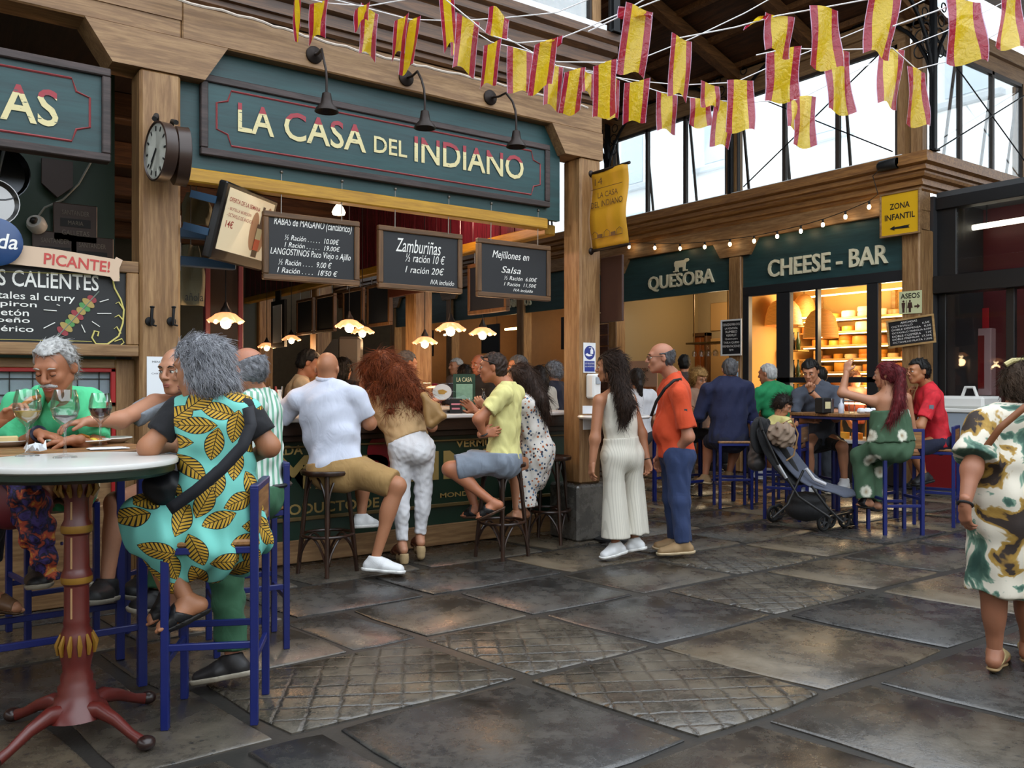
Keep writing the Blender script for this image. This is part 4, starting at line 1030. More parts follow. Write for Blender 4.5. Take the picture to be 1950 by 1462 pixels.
# ---- tilted television
def tv():
    c = Vector((2.033, 6.041, 2.501)); th, ph = .711, .268; w = Vector((math.cos(th), math.sin(th), 0)); n = Vector((math.sin(th), -math.cos(th), 0)); u = UP*math.cos(ph)+n*math.sin(ph)
    t = thing('television', 'black flat television tilted down showing a wine offer', 'television', c-u*.27); X = plane_matrix(c, w, u)
    m = MB(); m.X = X; m.bbox((-.343, -.267, -.07), (.343, .267, 0), .012); wp(m, 'casing', M('tv_black', '#08080a', .25), t)
    m = MB(); m.X = X; m.box((-.30, -.19, 0), (.30, .235, .004)); wp(m, 'screen', M('tv_screen', '#b7a98c', .2, emit=1.0), t)
    P = lambda pts, z=.006: pts
    def disc(x, y, rx, ry, z, c, nm, rot=0):
        m = MB(); m.X = X @ Matrix.Translation((x, y, z)) @ Matrix.Rotation(rot, 4, 'Z'); pts = [(rx*math.cos(q*PI/10), ry*math.sin(q*PI/10)) for q in range(20)]; m.prism(pts, 'z', 0, .001); wp(m, nm, c, t)
    disc(.10, .0, .055, .14, .005, M('screen_flesh', '#a87a58', .4, emit=.3), 'screen_picture', .1); disc(.23, .03, .045, .17, .005, MATS['screen_flesh'], 'screen_picture', -.12)
    def rectp(x0, x1, y0, y1, z, c, nm='screen_bottle'):
        m = MB(); m.X = X; m.box((x0, y0, z), (x1, y1, z+.001)); wp(m, nm, c, t)
    BD = M('screen_dark_red', '#2a0d10', .4, emit=.1)
    rectp(.13, .20, -.18, .06, .007, BD); rectp(.15, .18, .06, .19, .007, BD); rectp(.13, .20, -.13, -.05, .009, M('screen_red', '#b84426', .4, emit=.3)); rectp(.13, .20, -.05, .03, .009, M('screen_label', '#b8ae84', .4, emit=.3))
    o = merge_meshes('l', [(fit_text('OFERTA DE LA SEMANA', -.28, .12, .145, .175, .01), X @ Matrix.Translation((0, 0, .006)), 0), (fit_text('- BOTELLA BORDÓN', -.27, .02, .09, .115), X @ Matrix.Translation((0, 0, .006)), 0), (fit_text('- OCTAVILLO DE ANCHOA', -.27, .06, .045, .07), X @ Matrix.Translation((0, 0, .006)), 0), (fit_text('14€', -.26, -.17, -.03, .02, .01), X @ Matrix.Translation((0, 0, .006)), 0)], None)
    wp(o, 'lettering', M('screen_text', '#8c1f1c', .5, emit=.2), t)['kind'] = 'stuff'
    for y_ in (-.12, .10): m = MB(); m.X = X; m.box((-.35, y_, -.25), (-.30, y_+.05, -.05)); wp(m, 'bracket', M('blue_steel', '#2a4a66', .5), t)
tv()
m = MB(); m.bbox((1.56, 6.3, 2.44), (2.05, 6.36, 2.51), .006); m.bbox((1.56, 6.3, 2.24), (2.05, 6.36, 2.31), .006); m.bbox((1.6, 6.3, 2.2), (1.66, 6.36, 2.6), .006)
tag(m.build('wall_rack', MATS['blue_steel']), 'blue painted rack behind the tilted television', 'rack')
# ---- double clock on the left post
ck = thing('double_clock', 'brown double-sided drum clock with roman face on the oak post', 'clock', (1.39, 5.6, 2.6))
CKB = M('clock_brown', '#2e1d15', .35); FACE = M('clock_face', '#d5d6cc', .4); cc = onY(299, 288, 5.62)
for k in (0, 1):
    a = math.radians(8); n = Vector((-math.cos(a), -math.sin(a), 0)) if k == 0 else Vector((math.cos(a*.6), -math.sin(a*.6), 0)); c = cc if k == 0 else cc+Vector((.17, .02, -.005))
    Xc = plane_matrix(c, n.cross(UP)*-1, UP)
    r = Vector((0, 0, 1)).cross(n); Xc = plane_matrix(c, r, UP)
    m = MB(); m.X = Xc; m.lathe([(.165, -.07), (.182, -.06), (.184, .0), (.186, .012), (.176, .016), (.17, .004)], 36); wp(m, 'clock_case', CKB, ck, True)
    m = MB(); m.X = Xc; m.lathe([(.0, .006), (.172, .006)], 36); wp(m, 'dial', FACE, ck)
    for h in range(12):
        m = MB(); q = h*PI/6; m.X = Xc @ Matrix.Rotation(-q, 4, 'Z'); m.box((-.006, .125, .007), (.006, .155, .009)); wp(m, 'hour_mark', BLACKP, ck)
    for q, L, w in ((-2.33, .085, .007), (-2.52+.1, .13, .005)):
        m = MB(); m.X = Xc @ Matrix.Rotation(-q, 4, 'Z'); m.box((-w, -.02, .011), (w, L, .013)); wp(m, 'clock_hand', BLACKP, ck)
m = MB(); m.tube([(1.40, 5.88, cc.z+.14), (1.36, 5.74, cc.z+.26), (1.32, cc.y, cc.z+.2)], .016, 8); m.tube([(1.45, 5.88, cc.z+.13), (1.46, 5.74, cc.z+.24), (1.45, cc.y, cc.z+.2)], .016, 8); m.tube([(1.41, 5.88, cc.z), (1.38, 5.7, cc.z)], .02, 8); wp(m, 'bracket', BLACKP, ck, True)
# ---- coat hooks and notice on the post
for i, px in enumerate((285, 326)):
    p = onY(px, 612, 5.87); t = thing('coat_hook', ('black iron coat hook beside the kebab board', 'black iron coat hook on the post edge beside the apron')[i], 'hook', p, 0, 'iron hooks on the oak post')
    m = MB(); m.X = Matrix.Translation(p) @ Matrix.Rotation(PI/2, 4, 'X'); m.lathe([(.03, 0), (.028, .015), (.01, .02)], 14); wp(m, 'plate', IRON, t, True)
    m = MB(); m.tube([p, p+Vector((0, -.05, -.02)), p+Vector((0, -.055, .04)), p+Vector((.004, -.05, .085))], .010, 8); m.ball(p+Vector((.004, -.05, .09)), (.016, .016, .008)); m.tube([p+Vector((0, -.03, -.02)), p+Vector((.03, -.05, -.03))], .006, 6); wp(m, 'hook_arm', IRON, t, True)
PAPER = M('white_paper', '#dfe3e8', .7); INK = M('black_ink', '#22242a', .8)
def paper(label, X, w, h, lines=None, mat=PAPER, name='notice', cat='notice', ink=INK, th=.003):
    t = thing(name, label, cat, X.translation)
    m = MB(); m.X = X; m.box((-w/2, -h/2, -.002), (w/2, h/2, th)); wp(m, 'sheet', mat, t)
    if lines: lettering(t, lines, X @ Matrix.Translation((0, 0, th+.001)), ink)
    return t
p = onY(299, 717, 5.865); paper('white paper notice on the oak post behind the bald man', PY(5.866, p.x, p.z), .125, .26, [('MENÚ', -.03, .03, .09, .105), ('CARTA', -.035, .035, .015, .025)])
# ---- kebab board
kb = thing('chalk_sign', 'black painted board headed CALIENTES with a drawn kebab in oak frame', 'sign', (.3, 5.9, 1.56))
m = MB(); m.box((-1.3, 5.90, 1.60), (1.22, 5.93, 2.14)); wp(m, 'panel', M('painted_black', '#0f1216', .5), kb)
frame_parts(kb, -1.36, 1.286, 1.575, 2.185, .075, 5.875, 5.94, OAKX, OAKZ)
kx = lambda px: onY(px, 580, 5.895).x
kz = lambda py, px=120: onY(px, py, 5.895).z
def kw(t, a, b, q0, q1, **k): return (t, kx(a), kx(b), kz(q1, (a+b)/2), kz(q0, (a+b)/2), k)
lettering(kb, [kw('BOCHOS CALiENTES'[3:], -60, 188, 516, 547, bold=.012), kw('vegetales al curry', -60, 143, 556, 574, bold=.006), kw('chipiron', -40, 70, 572, 586, bold=.006), kw('chuletón', -50, 55, 587, 600, bold=.006), kw('jalapeño', -50, 57, 603, 616, bold=.006), kw('queso ibérico', -110, 64, 618, 633, bold=.006)], PY(5.896), CHALK)
KM = [M('kebab_red', '#8c3038', .6), M('kebab_cream', '#a08a4c', .6), M('kebab_green', '#4c8a4c', .6), M('scroll_gold', '#c8bc6c', .6)]
ka, kc = onY(112, 638, 5.894), onY(182, 562, 5.894)
m = MB(); m.tube([ka+(ka-kc)*.1, kc+(kc-ka)*.1], .004, 5); wp(m, 'drawn_skewer', M('skewer_grey', '#6f7a70', .7), kb)
for i in range(9):
    p = ka.lerp(kc, .1+i*.1); m = MB(); d = (kc-ka).normalized(); m.X = plane_matrix(p, d, (d.x*0-d.z, 0, d.x) if False else Vector((-d.z, 0, d.x))); r0 = (.05, .056, .04)[i % 3]
    m.prism([(.016*math.cos(q*PI/8)*1.25, r0*math.sin(q*PI/8)*.75) for q in range(16)], 'z', -.003*(1+i % 2), .002*(i % 2)); wp(m, 'drawn_piece', KM[(0, 1, 2, 1, 0, 1, 2, 1, 0)[i]], kb)
for (a, b2) in (((148, 535), (152, 548)), ((190, 575), (207, 570)), ((185, 597), (212, 597)), ((175, 612), (190, 622)), ((155, 618), (162, 633)), ((83, 590), (108, 592)), ((83, 625), (105, 614)), ((108, 580), (114, 582))):
    m = MB(); m.tube([onY(*a, 5.894), onY(*b2, 5.894)], .003, 4); wp(m, 'drawn_ray', CHALK, kb)
sc_ = [(228, 528), (214, 528), (218, 548), (230, 570), (236, 590), (234, 615), (226, 640), (205, 655), (183, 655), (175, 643), (180, 630), (188, 632), (186, 640)]
m = MB(); m.tube([onY(*q, 5.893) for q in sc_], .006, 5); wp(m, 'drawn_scroll', KM[3], kb, True)
for q in ([(236, 590), (226, 575), (220, 578)], [(235, 610), (226, 600), (218, 604)], [(230, 635), (222, 622), (217, 626)], [(218, 650), (232, 645), (236, 652), (230, 657)]):
    m = MB(); m.tube([onY(*v, 5.893) for v in q], [.006, .005, .002][:len(q)] if len(q) == 3 else .004, 5); wp(m, 'drawn_scroll', KM[3], kb, True)
m = MB(); m.tube([onY(0, 517, 5.894), onY(228, 524, 5.894)], .002, 4); m.tube([onY(0, 646, 5.894), onY(175, 650, 5.894)], .002, 4); wp(m, 'drawn_line', KM[3], kb)
pc = thing('banner', 'torn cream strip reading PICANTE! in red across the kebab board', 'banner', (.6, 5.85, 2.1))
A_, B_ = onY(8, 482, 5.85), onY(232, 512, 5.85); d = (B_-A_).normalized(); Xp = plane_matrix((A_+B_)/2, d, Vector((-d.z, 0, d.x)))
w2 = (B_-A_).length/2
m = MB(); m.X = Xp; m.prism([(-w2, -.06), (-w2*.3, -.055), (w2*.8, -.06), (w2*.86, -.085), (w2*.97, -.08), (w2*.95, .0), (w2, .055), (w2*.88, .07), (w2*.86, .055), (-w2*.2, .065), (-w2, .058)], 'z', 0, .008); wp(m, 'strip', M('cream_card', '#cdb39a', .7), pc)
lettering(pc, [('PICANTE!', -w2*.36, w2*.78, -.035, .035, dict(bold=.02))], Xp @ Matrix.Translation((0, 0, .010)), M('stencil_red', '#b8413c', .6), per=True)
bl = thing('round_sign', 'blue round enamel sign at the left end of the PICANTE strip', 'sign', onY(-8, 460, 5.8))
m = MB(); m.X = PY(5.80, onY(-8, 460, 5.8).x, onY(-8, 460, 5.8).z); m.lathe([(0, .012), (.12, .012), (.14, .0), (.14, -.01)], 32); wp(m, 'disc', M('enamel_blue', '#20406e', .3), bl, True)
lettering(bl, [('ada', -.05, .11, -.04, .05, dict(shear=.2, bold=.01))], PY(5.786, onY(-8, 460, 5.8).x, onY(-8, 460, 5.8).z), CHALK)
# ---- left stall wall things
PLQ = M('plaque_brown', '#3a2a22', .5, var=.2); PLT = M('plaque_lettering', '#6e665a', .6)
for i, (px, py, full) in enumerate(((144, 425, 1), (105, 478, 0), (176, 487, 0))):
    p = onY(px, py, 6.93); t = thing('plaque', ('dark plaque reading SANTANDER MARIA GALLETAS on the green wall', 'dark plaque tucked behind the PICANTE strip below the security camera', 'dark plaque reading SANTANDER beside the post below the upper plaque')[i], 'plaque', p, 0, 'biscuit plaques on the green wall')
    X = PY(6.93, p.x, p.z); m = MB(); m.X = X; m.bbox((-.145, -.14, -.02), (.145, .14, .0), .01); wp(m, 'board', PLQ, t)
    L = [(fit_text('SANTANDER', -.09, .09, .055, .09), X @ Matrix.Translation((0, 0, .004)), 0)]
    if full: L += [(fit_text('MARIA', -.05, .05, -.015, .015), X @ Matrix.Translation((0, 0, .006)), 0), (fit_text('GALLETAS', -.09, .09, -.09, -.055), X @ Matrix.Translation((0, 0, .004)), 0)]
    wp(merge_meshes('l', L, None), 'lettering', PLT, t)['kind'] = 'stuff'
    m = MB(); m.X = X; m.box((-.10, -.03, 0), (.10, .03, .003)); wp(m, 'band', BLACKP, t)
p = onY(68, 425, 6.9); t = thing('security_camera', 'white dome security camera with dangling cable on green wall', 'camera', p)
m = MB(); m.X = Matrix.Translation(p) @ Matrix.Rotation(PI/2-.5, 4, 'X') @ Matrix.Rotation(-.5, 4, 'Y'); m.lathe([(.06, -.05), (.065, 0), (.05, .03), (.03, .035), (.03, .01), (0, .01)], 20); wp(m, 'housing', M('camera_white', '#b8b6b0', .4), t, True)
m = MB(); m.X = Matrix.Translation(p+Vector((-.02, -.045, .01))); m.ball((0, 0, 0), .024); wp(m, 'lens', BLACKP, t, True)
m = MB(); m.tube([onY(*q, 6.95) for q in ((70, 415), (85, 395), (120, 380), (150, 350), (178, 300))], .008, 6); wp(m, 'cable', M('cable_grey', '#7d8079', .6), t, True)
p = onY(110, 338, 6.9); t = thing('wooden_shield', 'dark wooden shield plaque on the green wall above the biscuit plaques', 'plaque', p)
m = MB(); m.X = PY(6.95, p.x, p.z); m.prism([(-.1, .13), (.1, .13), (.1, -.05), (0, -.14), (-.1, -.05)], 'z', 0, .04); wp(m, 'shield', M('shield_brown', '#33221a', .5), t)
p = onY(14, 390, 6.2); t = thing('hanging_pan', 'shiny steel pan hanging at the edge of the left stall', 'pan', p)
m = MB(); m.X = PY(6.2, p.x-.08, p.z); m.lathe([(0, 0), (.12, 0), (.14, .05), (.145, .05), (.125, -.008), (0, -.008)], 28); wp(m, 'bowl', M('polished_steel', '#8f8f8f', .28, 1), t, True)
m = MB(); m.tube([(p.x-.06, 6.19, p.z+.14), (p.x-.02, 6.19, p.z+.34)], .012, 8); wp(m, 'handle', MATS['polished_steel'], t, True)
p = onY(15, 330, 6.2); t = thing('hanging_pan', 'large dark pan hanging above the steel pan in the left stall', 'pan', p)
m = MB(); m.X = PY(6.25, p.x-.05, p.z); m.lathe([(0, 0), (.15, 0), (.17, .06), (.175, .06), (.155, -.008), (0, -.008)], 28); wp(m, 'bowl', M('dark_steel', '#3b3d40', .2, .9), t, True)
m = MB(); m.tube([(p.x-.05, 6.24, p.z+.16), (p.x-.03, 6.24, p.z+.4)], .012, 8); wp(m, 'handle', MATS['dark_steel'], t, True)
# ---- yellow banner and brown board on the right post
yb = thing('banner', 'yellow hanging banner numbered 14 for La Casa del Indiano', 'banner', (5.13, 5.6, 2.6)); YB = M('banner_yellow', '#c08c12', .6, var=.1); BRN = M('banner_print', '#5c3c14', .7)
m = MB(); P_ = []
for i in range(15):
    z = 3.30-.70*i/14; P_.append([(5.12+.018*math.sin(i*.55)+.006*math.sin(j), 5.86-.47*j/6, z+.02*j/6*0) for j in range(7)])
m.grid(P_); o = wp(m, 'cloth', YB, yb, True); so = o.modifiers.new('thick', 'SOLIDIFY'); so.thickness = .004
for z in (3.30, 2.60):
    m = MB(); m.tube([(5.125, 5.9, z), (5.125, 5.37, z)], .014, 8); m.ball((5.125, 5.88, z), .034); wp(m, 'rail', BRONZE, yb, True)
Xb = PX(5.094, 5.625, 2.95)
lettering(yb, [('14', -.16, -.06, .22, .28), ('LA CASA', -.12, .14, .10, .15, dict(bold=.01)), ('DEL INDIANO', -.21, .2, .02, .075, dict(bold=.01))], Xb, BRN)
m = MB(); m.X = Xb; m.box((-.21, .185, 0), (.2, .19, .002)); m.box((-.2, -.255, 0), (.2, -.25, .002))
for q in (-.16, 0, .16): m.tube([(q-.035, -.25, .001), (q-.035, -.21, .001), (q, -.19, .001), (q+.035, -.21, .001), (q+.035, -.25, .001)], .003, 4)
m.box((-.12, -.25, 0), (-.06, -.22, .002)); m.box((.05, -.25, 0), (.11, -.22, .002)); wp(m, 'printed_drawing', BRN, yb)['kind'] = 'stuff'
m = MB(); m.bbox((5.245, 5.59, 1.96), (5.27, 5.88, 2.55), .006); tag(m.build('side_board', M('brown_board', '#3a1f16', .5, var=.2)), 'narrow dark brown board fixed beside the post under the yellow banner', 'board')
# ---- hand gel sign and dispenser on the right post
p = onY(1122, 681, 5.865); t = thing('safety_sign', 'white hand gel sign with blue disc on the oak post', 'sign', p); X = PY(5.864, p.x, p.z)
m = MB(); m.X = X; m.box((-.072, -.135, 0), (.072, .135, .004)); wp(m, 'plate', M('plate_white', '#dfe2e4', .4), t); SB = M('sign_blue', '#20307c', .45)
m = MB(); m.X = X; m.prism([(.062*math.cos(q*PI/14), .045+.062*math.sin(q*PI/14)) for q in range(28)], 'z', .004, .006); wp(m, 'disc', SB, t)
m = MB(); m.X = X; m.box((-.06, -.125, .004), (.06, -.03, .0055)); wp(m, 'panel', SB, t)
m = MB(); m.X = X; m.prism([(-.045, .02), (-.01, .012), (.03, .02), (.028, .028), (-.01, .03), (-.03, .04), (-.05, .03)], 'z', .006, .008); m.prism([(.008, .035), (.04, .035), (.04, .07), (.032, .076), (.03, .09), (.018, .09), (.016, .076), (.008, .07)], 'z', .006, .008); m.box((-.01, .088, .006), (.03, .093, .008)); wp(m, 'pictogram', M('plate_white2', '#e6e8ea', .4), t)
lettering(t, [('USO OBLIGATORIO', -.055, .055, -.06, -.045), ('GEL ANTISÉPTICO', -.055, .055, -.085, -.07)], X @ Matrix.Translation((0, 0, .0065)), MATS['plate_white2'])
p = onY(1123, 735, 5.865); t = thing('gel_dispenser', 'white hand gel dispenser under the blue disc sign', 'dispenser', p)
m = MB(); m.bbox((p.x-.05, 5.76, p.z-.11), (p.x+.05, 5.868, p.z+.11), .015); wp(m, 'housing', M('dispenser_white', '#dcdedc', .35), t)
m = MB(); m.box((p.x-.02, 5.75, p.z+.02), (p.x+.03, 5.762, p.z+.08)); wp(m, 'window', M('dispenser_grey', '#9aa2aa', .3), t)
# ---- cheese bar signs
XS = XC+.055
def cpx(px, py, X=XS): return onX(px, py, X)
cs = thing('shop_sign', 'raised cream letters QUESOBA with a cow on the green fascia', 'sign', (XS, 10.4, 3.0)); CL = M('cream_letter', '#d8d2b4', .5)
def cw(t, a, b, q0, q1, mid, **k):
    y0, y1 = cpx(a, mid).y, cpx(b, mid).y; pm = (a+b)/2; return (t, -y0, -y1, cpx(pm, q1).z, cpx(pm, q0).z, k)
lettering(cs, [cw('QUESOBA', 1236, 1361, 519, 550, 535, bold=.012, extrude=.02)], PX(XS-.01), CL, per=True)
cow = [(-.20, .0), (-.20, .03), (-.15, .03), (-.15, .12), (-.17, .14), (-.17, .23), (-.14, .26), (.10, .26), (.13, .29), (.20, .29), (.22, .25), (.20, .22), (.14, .20), (.12, .13), (.12, .03), (.18, .03), (.18, 0), (.06, 0), (.06, .10), (-.06, .10), (-.08, .03), (-.06, .03), (-.06, 0)]
yc = cpx(1298, 505).y; zc = cpx(1298, 517).z
m = MB(); m.X = PX(XS-.01, yc, zc) @ Matrix.Diagonal((.85, .72, 1, 1)); m.prism(cow, 'z', -.0, .02); wp(m, 'cow_emblem', CL, cs)
cs = thing('shop_sign', 'raised cream letters CHEESE - BAR on the green fascia', 'sign', (XS, 7.5, 3.0))
lettering(cs, [cw('CHEESE - BAR', 1464, 1692, 480, 515, 497, bold=.012, extrude=.02)], PX(XS-.01), CL, per=True)
cs = thing('shop_sign', 'cream letters MARISCOS on a green fascia far down the aisle', 'sign', (XS, 14.6, 3.0))
lettering(cs, [cw('· MARISCOS', 960, 1012, 569, 584, 576, bold=.012, extrude=.02)], PX(XS-.01), CL, per=True)
zi = thing('direction_sign', 'yellow framed sign reading ZONA INFANTIL on the corner post', 'sign', (10.8, 6.2, 3.4))
m = MB(); m.box((10.80, 5.93, 3.38), (10.83, 6.45, 3.93)); wp(m, 'plate', M('sign_yellow', '#d3a410', .45), zi)
for lo, hi in (((10.785, 5.91, 3.36), (10.84, 6.47, 3.385)), ((10.785, 5.91, 3.925), (10.84, 6.47, 3.95)), ((10.785, 5.91, 3.385), (10.84, 5.935, 3.925)), ((10.785, 6.445, 3.385), (10.84, 6.47, 3.925))):
    m = MB(); m.bbox(lo, hi, .004); wp(m, 'frame_rail', OAKY, zi)
lettering(zi, [('ZONA', -.14, .14, .09, .17, dict(bold=.02)), ('INFANTIL', -.21, .21, -.05, .03, dict(bold=.02))], PX(10.798, 6.19, 3.63), BLACKP, per=True)
m = MB(); m.X = PX(10.798, 6.19, 3.47); m.prism([(-.14, 0), (-.07, .03), (-.07, .012), (.14, .02), (.12, 0), (.14, -.02), (-.07, -.012), (-.07, -.03)], 'z', 0, .003); wp(m, 'arrow', BLACKP, zi)
def xpaper(name, label, cat, px0, px1, py0, py1, X, mat, rot=0):
    a = cpx(px0, (py0+py1)/2, X); b = cpx(px1, (py0+py1)/2, X); pm = (px0+px1)/2; z1, z0 = cpx(pm, py0, X).z, cpx(pm, py1, X).z
    t = thing(name, label, cat, (X, (a.y+b.y)/2, z0)); Xm = PX(X, (a.y+b.y)/2, (z0+z1)/2) @ Matrix.Rotation(rot, 4, 'Z'); w = abs(a.y-b.y)/2; h = (z1-z0)/2
    m = MB(); m.X = Xm; m.box((-w, -h, -.01), (w, h, 0)); wp(m, 'plate', mat, t); return t, Xm, w, h
t, X, w, h = xpaper('toilet_sign', 'pale sign reading ASEOS with man and woman figures', 'sign', 1712, 1755, 554, 597, XC-.012, M('aseos_pale', '#c3c79c', .5))
lettering(t, [('ASEOS', -w*.85, w*.85, h*.35, h*.82, dict(bold=.02))], X @ Matrix.Translation((0, 0, .002)), BLACKP)
m = MB(); m.X = X
for q, sk in ((-.6, 0), (-.02, 1)):
    cx_ = w*q; m.ball((cx_, h*.12, .002), (w*.1, h*.1, .002), 8, 4)
    m.prism([(cx_-w*.16, 0), (cx_+w*.16, 0), (cx_+w*(.24 if sk else .12), -h*.5), (cx_+w*.1, -h*.5), (cx_+w*.1, -h*.88), (cx_-w*.1, -h*.88), (cx_-w*.1, -h*.5), (cx_-w*(.24 if sk else .12), -h*.5)], 'z', .001, .003)
m.box((-w*.33, -h*.9, .001), (-w*.29, h*.2, .003)); m.prism([(w*.38, -h*.3), (w*.62, -h*.3), (w*.62, -h*.15), (w*.88, -h*.38), (w*.62, -h*.6), (w*.62, -h*.46), (w*.38, -h*.46)], 'z', .001, .003)
wp(m, 'pictogram', M('sign_brown', '#3a2018', .6), t)['kind'] = 'stuff'
def chalk_mini(label, px0, px1, py0, py1, X, rot, lines, frm):
    t, Xm, w, h = xpaper('chalkboard', label, 'menu board', px0, px1, py0, py1, X, SLATE, rot)
    for lo, hi in (((-w, h-.025, 0), (w, h, .012)), ((-w, -h, 0), (w, -h+.025, .012)), ((-w, -h+.025, 0), (-w+.025, h-.025, .012)), ((w-.025, -h+.025, 0), (w, h-.025, .012))):
        m = MB(); m.X = Xm; m.box(lo, hi); wp(m, 'frame_rail', frm, t)
    n = len(lines); L = []
    for i, (s, f0, f1) in enumerate(lines):
        zc = h*.78-(i+.3)*(h*1.6/n); L.append((s, w*f0, w*f1, zc-h*.52/n, zc+h*.52/n))
    lettering(t, L, Xm @ Matrix.Translation((0, 0, .002)), CHALK, 'chalk_writing'); return t
chalk_mini('small chalkboard headed ANCHOAS hung on the corner post', 1690, 1781, 604, 658, XC-.03, .09, [('ANCHOAS', -.4, .3), ('OCTAVILLO        6,5€', -.8, .8), ('DOBLE DESPENSA   8,5€', -.8, .85), ('OCTAVILLO MARGLIA 8,50€', -.8, .85), ('DOBLE COSTERA    11€', -.8, .85), ('DOBLE PREMIUM  17,50€', -.8, .85), ('OCTAVILLO PLATA 7,50€', -.8, .85)], wood('pale_frame', '#c8a878', '#a88450', 1))
chalk_mini('white framed chalkboard on the middle post of the cheese shop', 1373, 1413, 608, 677, XC-.03, 0, [('CERVEZAS PARA DOS', -.8, .8), ('LA MONTAÑA', -.6, .6), ('RUMBEO', -.55, .55), ('VERMUT', -.5, .5), ('Quesos para', -.6, .6), ('TABLA QUESO', -.75, .75), ('FERMENTACIONES', -.85, .85), ('ipa', -.2, .2)], WHITEP)
t, X, w, h = xpaper('notice', 'pale blue sheet below the white framed chalkboard', 'notice', 1384, 1405, 688, 735, XC-.012, M('pale_blue_paper', '#9fc0da', .6))
# ---- festoon lights
fb = [(1198, 470), (1247, 472), (1295, 473), (1342, 470), (1390, 465), (1436, 459), (1480, 450), (1525, 440), (1567, 428), (1610, 413), (1655, 394)]
fl_ = thing('string_lights', 'string of small warm bulbs along the beam above the cheese shop', 'string lights', cpx(1400, 450, XC-.1)); BULB = M('warm_bulb', '#ffd9a0', .3, emit=30)
pts = []
for i, (px, py) in enumerate(fb):
    p = cpx(px, py, XC-.12); m = MB(); m.ball(p, (.026, .026, .034), 10, 8); wp(m, 'bulb', BULB, fl_, True); m = MB(); m.tube([p+Vector((0, 0, .03)), p+Vector((0, 0, .075))], .016, 8); wp(m, 'socket', BLACKP, fl_, True); pts.append(p+Vector((0, 0, .08)))
pts = [cpx(1150, 462, XC-.12)]+pts+[cpx(1672, 370, XC-.2), cpx(1662, 335, XC-.25), cpx(1680, 318, XC-.25)]
m = MB(); m.tube(pts, .006, 6); wp(m, 'wire', BLACKP, fl_, True)
t = thing('spotlight', 'black spotlight lying on the cornice corner of the cheese bar', 'spotlight', cpx(1690, 312, XC-.25)); p = cpx(1690, 314, XC-.2)
m = MB(); m.X = Matrix.Translation(p) @ Matrix.Rotation(PI/2, 4, 'X'); m.lathe([(.05, -.13), (.07, -.1), (.075, .13), (.07, .14)], 16); wp(m, 'housing', BLACKP, t, True)
m = MB(); m.X = Matrix.Translation(p+Vector((0, -.14, 0))) @ Matrix.Rotation(PI/2, 4, 'X'); m.lathe([(0, .004), (.065, .004)], 16); wp(m, 'lens', M('lens_glass', '#c9ced2', .15), t)
# ---- rope along the beam
m = MB(); rp = [onY(*q, 5.78) for q in ((300, -10), (480, 36), (600, 74), (715, 105), (830, 132), (960, 162), (1060, 190), (1130, 208))]
P2 = []
for i in range(len(rp)-1):
    for k in range(6): P2.append(rp[i].lerp(rp[i+1], k/6)+Vector((0, .006*math.cos(k*2.1+i), .006*math.sin(k*2.1+i))))
m.tube(P2, .010, 6); tag(m.build('rope', M('rope_white', '#b8aca0', .8)), 'pale twisted rope running along the beam over the green sign', 'rope')
# ---- flag bunting
def flag_mat():
    t = NT('flag_film'); uv = t.n('UVMap'); sp = t.n('SeparateXYZ'); t.l(uv.outputs[0], sp.inputs[0])
    s = t.math('MULTIPLY', t.math('ABSOLUTE', t.math('SUBTRACT', sp.outputs[0], .5)), 2)
    col = t.ramp(s, [(0, srgb('#e2c31c')), (.52, srgb('#a8213c')), (.95, srgb('#d8b8d8'))], 'CONSTANT'); t.col(col); t.set(Roughness=.16)
    t.b.inputs['Specular IOR Level'].default_value = .8; t.bump(t.noise(t.coords('Object', (1, 1, 1)), 26, 3, .6, 1.0), .5, .02)
    tr = t.n('BsdfTranslucent'); t.l(col, tr.inputs[0]); mx = t.n('MixShader'); mx.inputs[0].default_value = .5; t.l(t.b.outputs[0], mx.inputs[1]); t.l(tr.outputs[0], mx.inputs[2])
    tp = t.n('BsdfTransparent'); t.l(t.mix(.35, col, (1, 1, 1)), tp.inputs[0]); m2 = t.n('MixShader'); m2.inputs[0].default_value = .12; t.l(mx.outputs[0], m2.inputs[1]); t.l(tp.outputs[0], m2.inputs[2]); t.l(m2.outputs[0], t.out.inputs[0]); return t.m
FLAGM = flag_mat(); STR = M('white_ribbon', '#d4d2d4', .6)
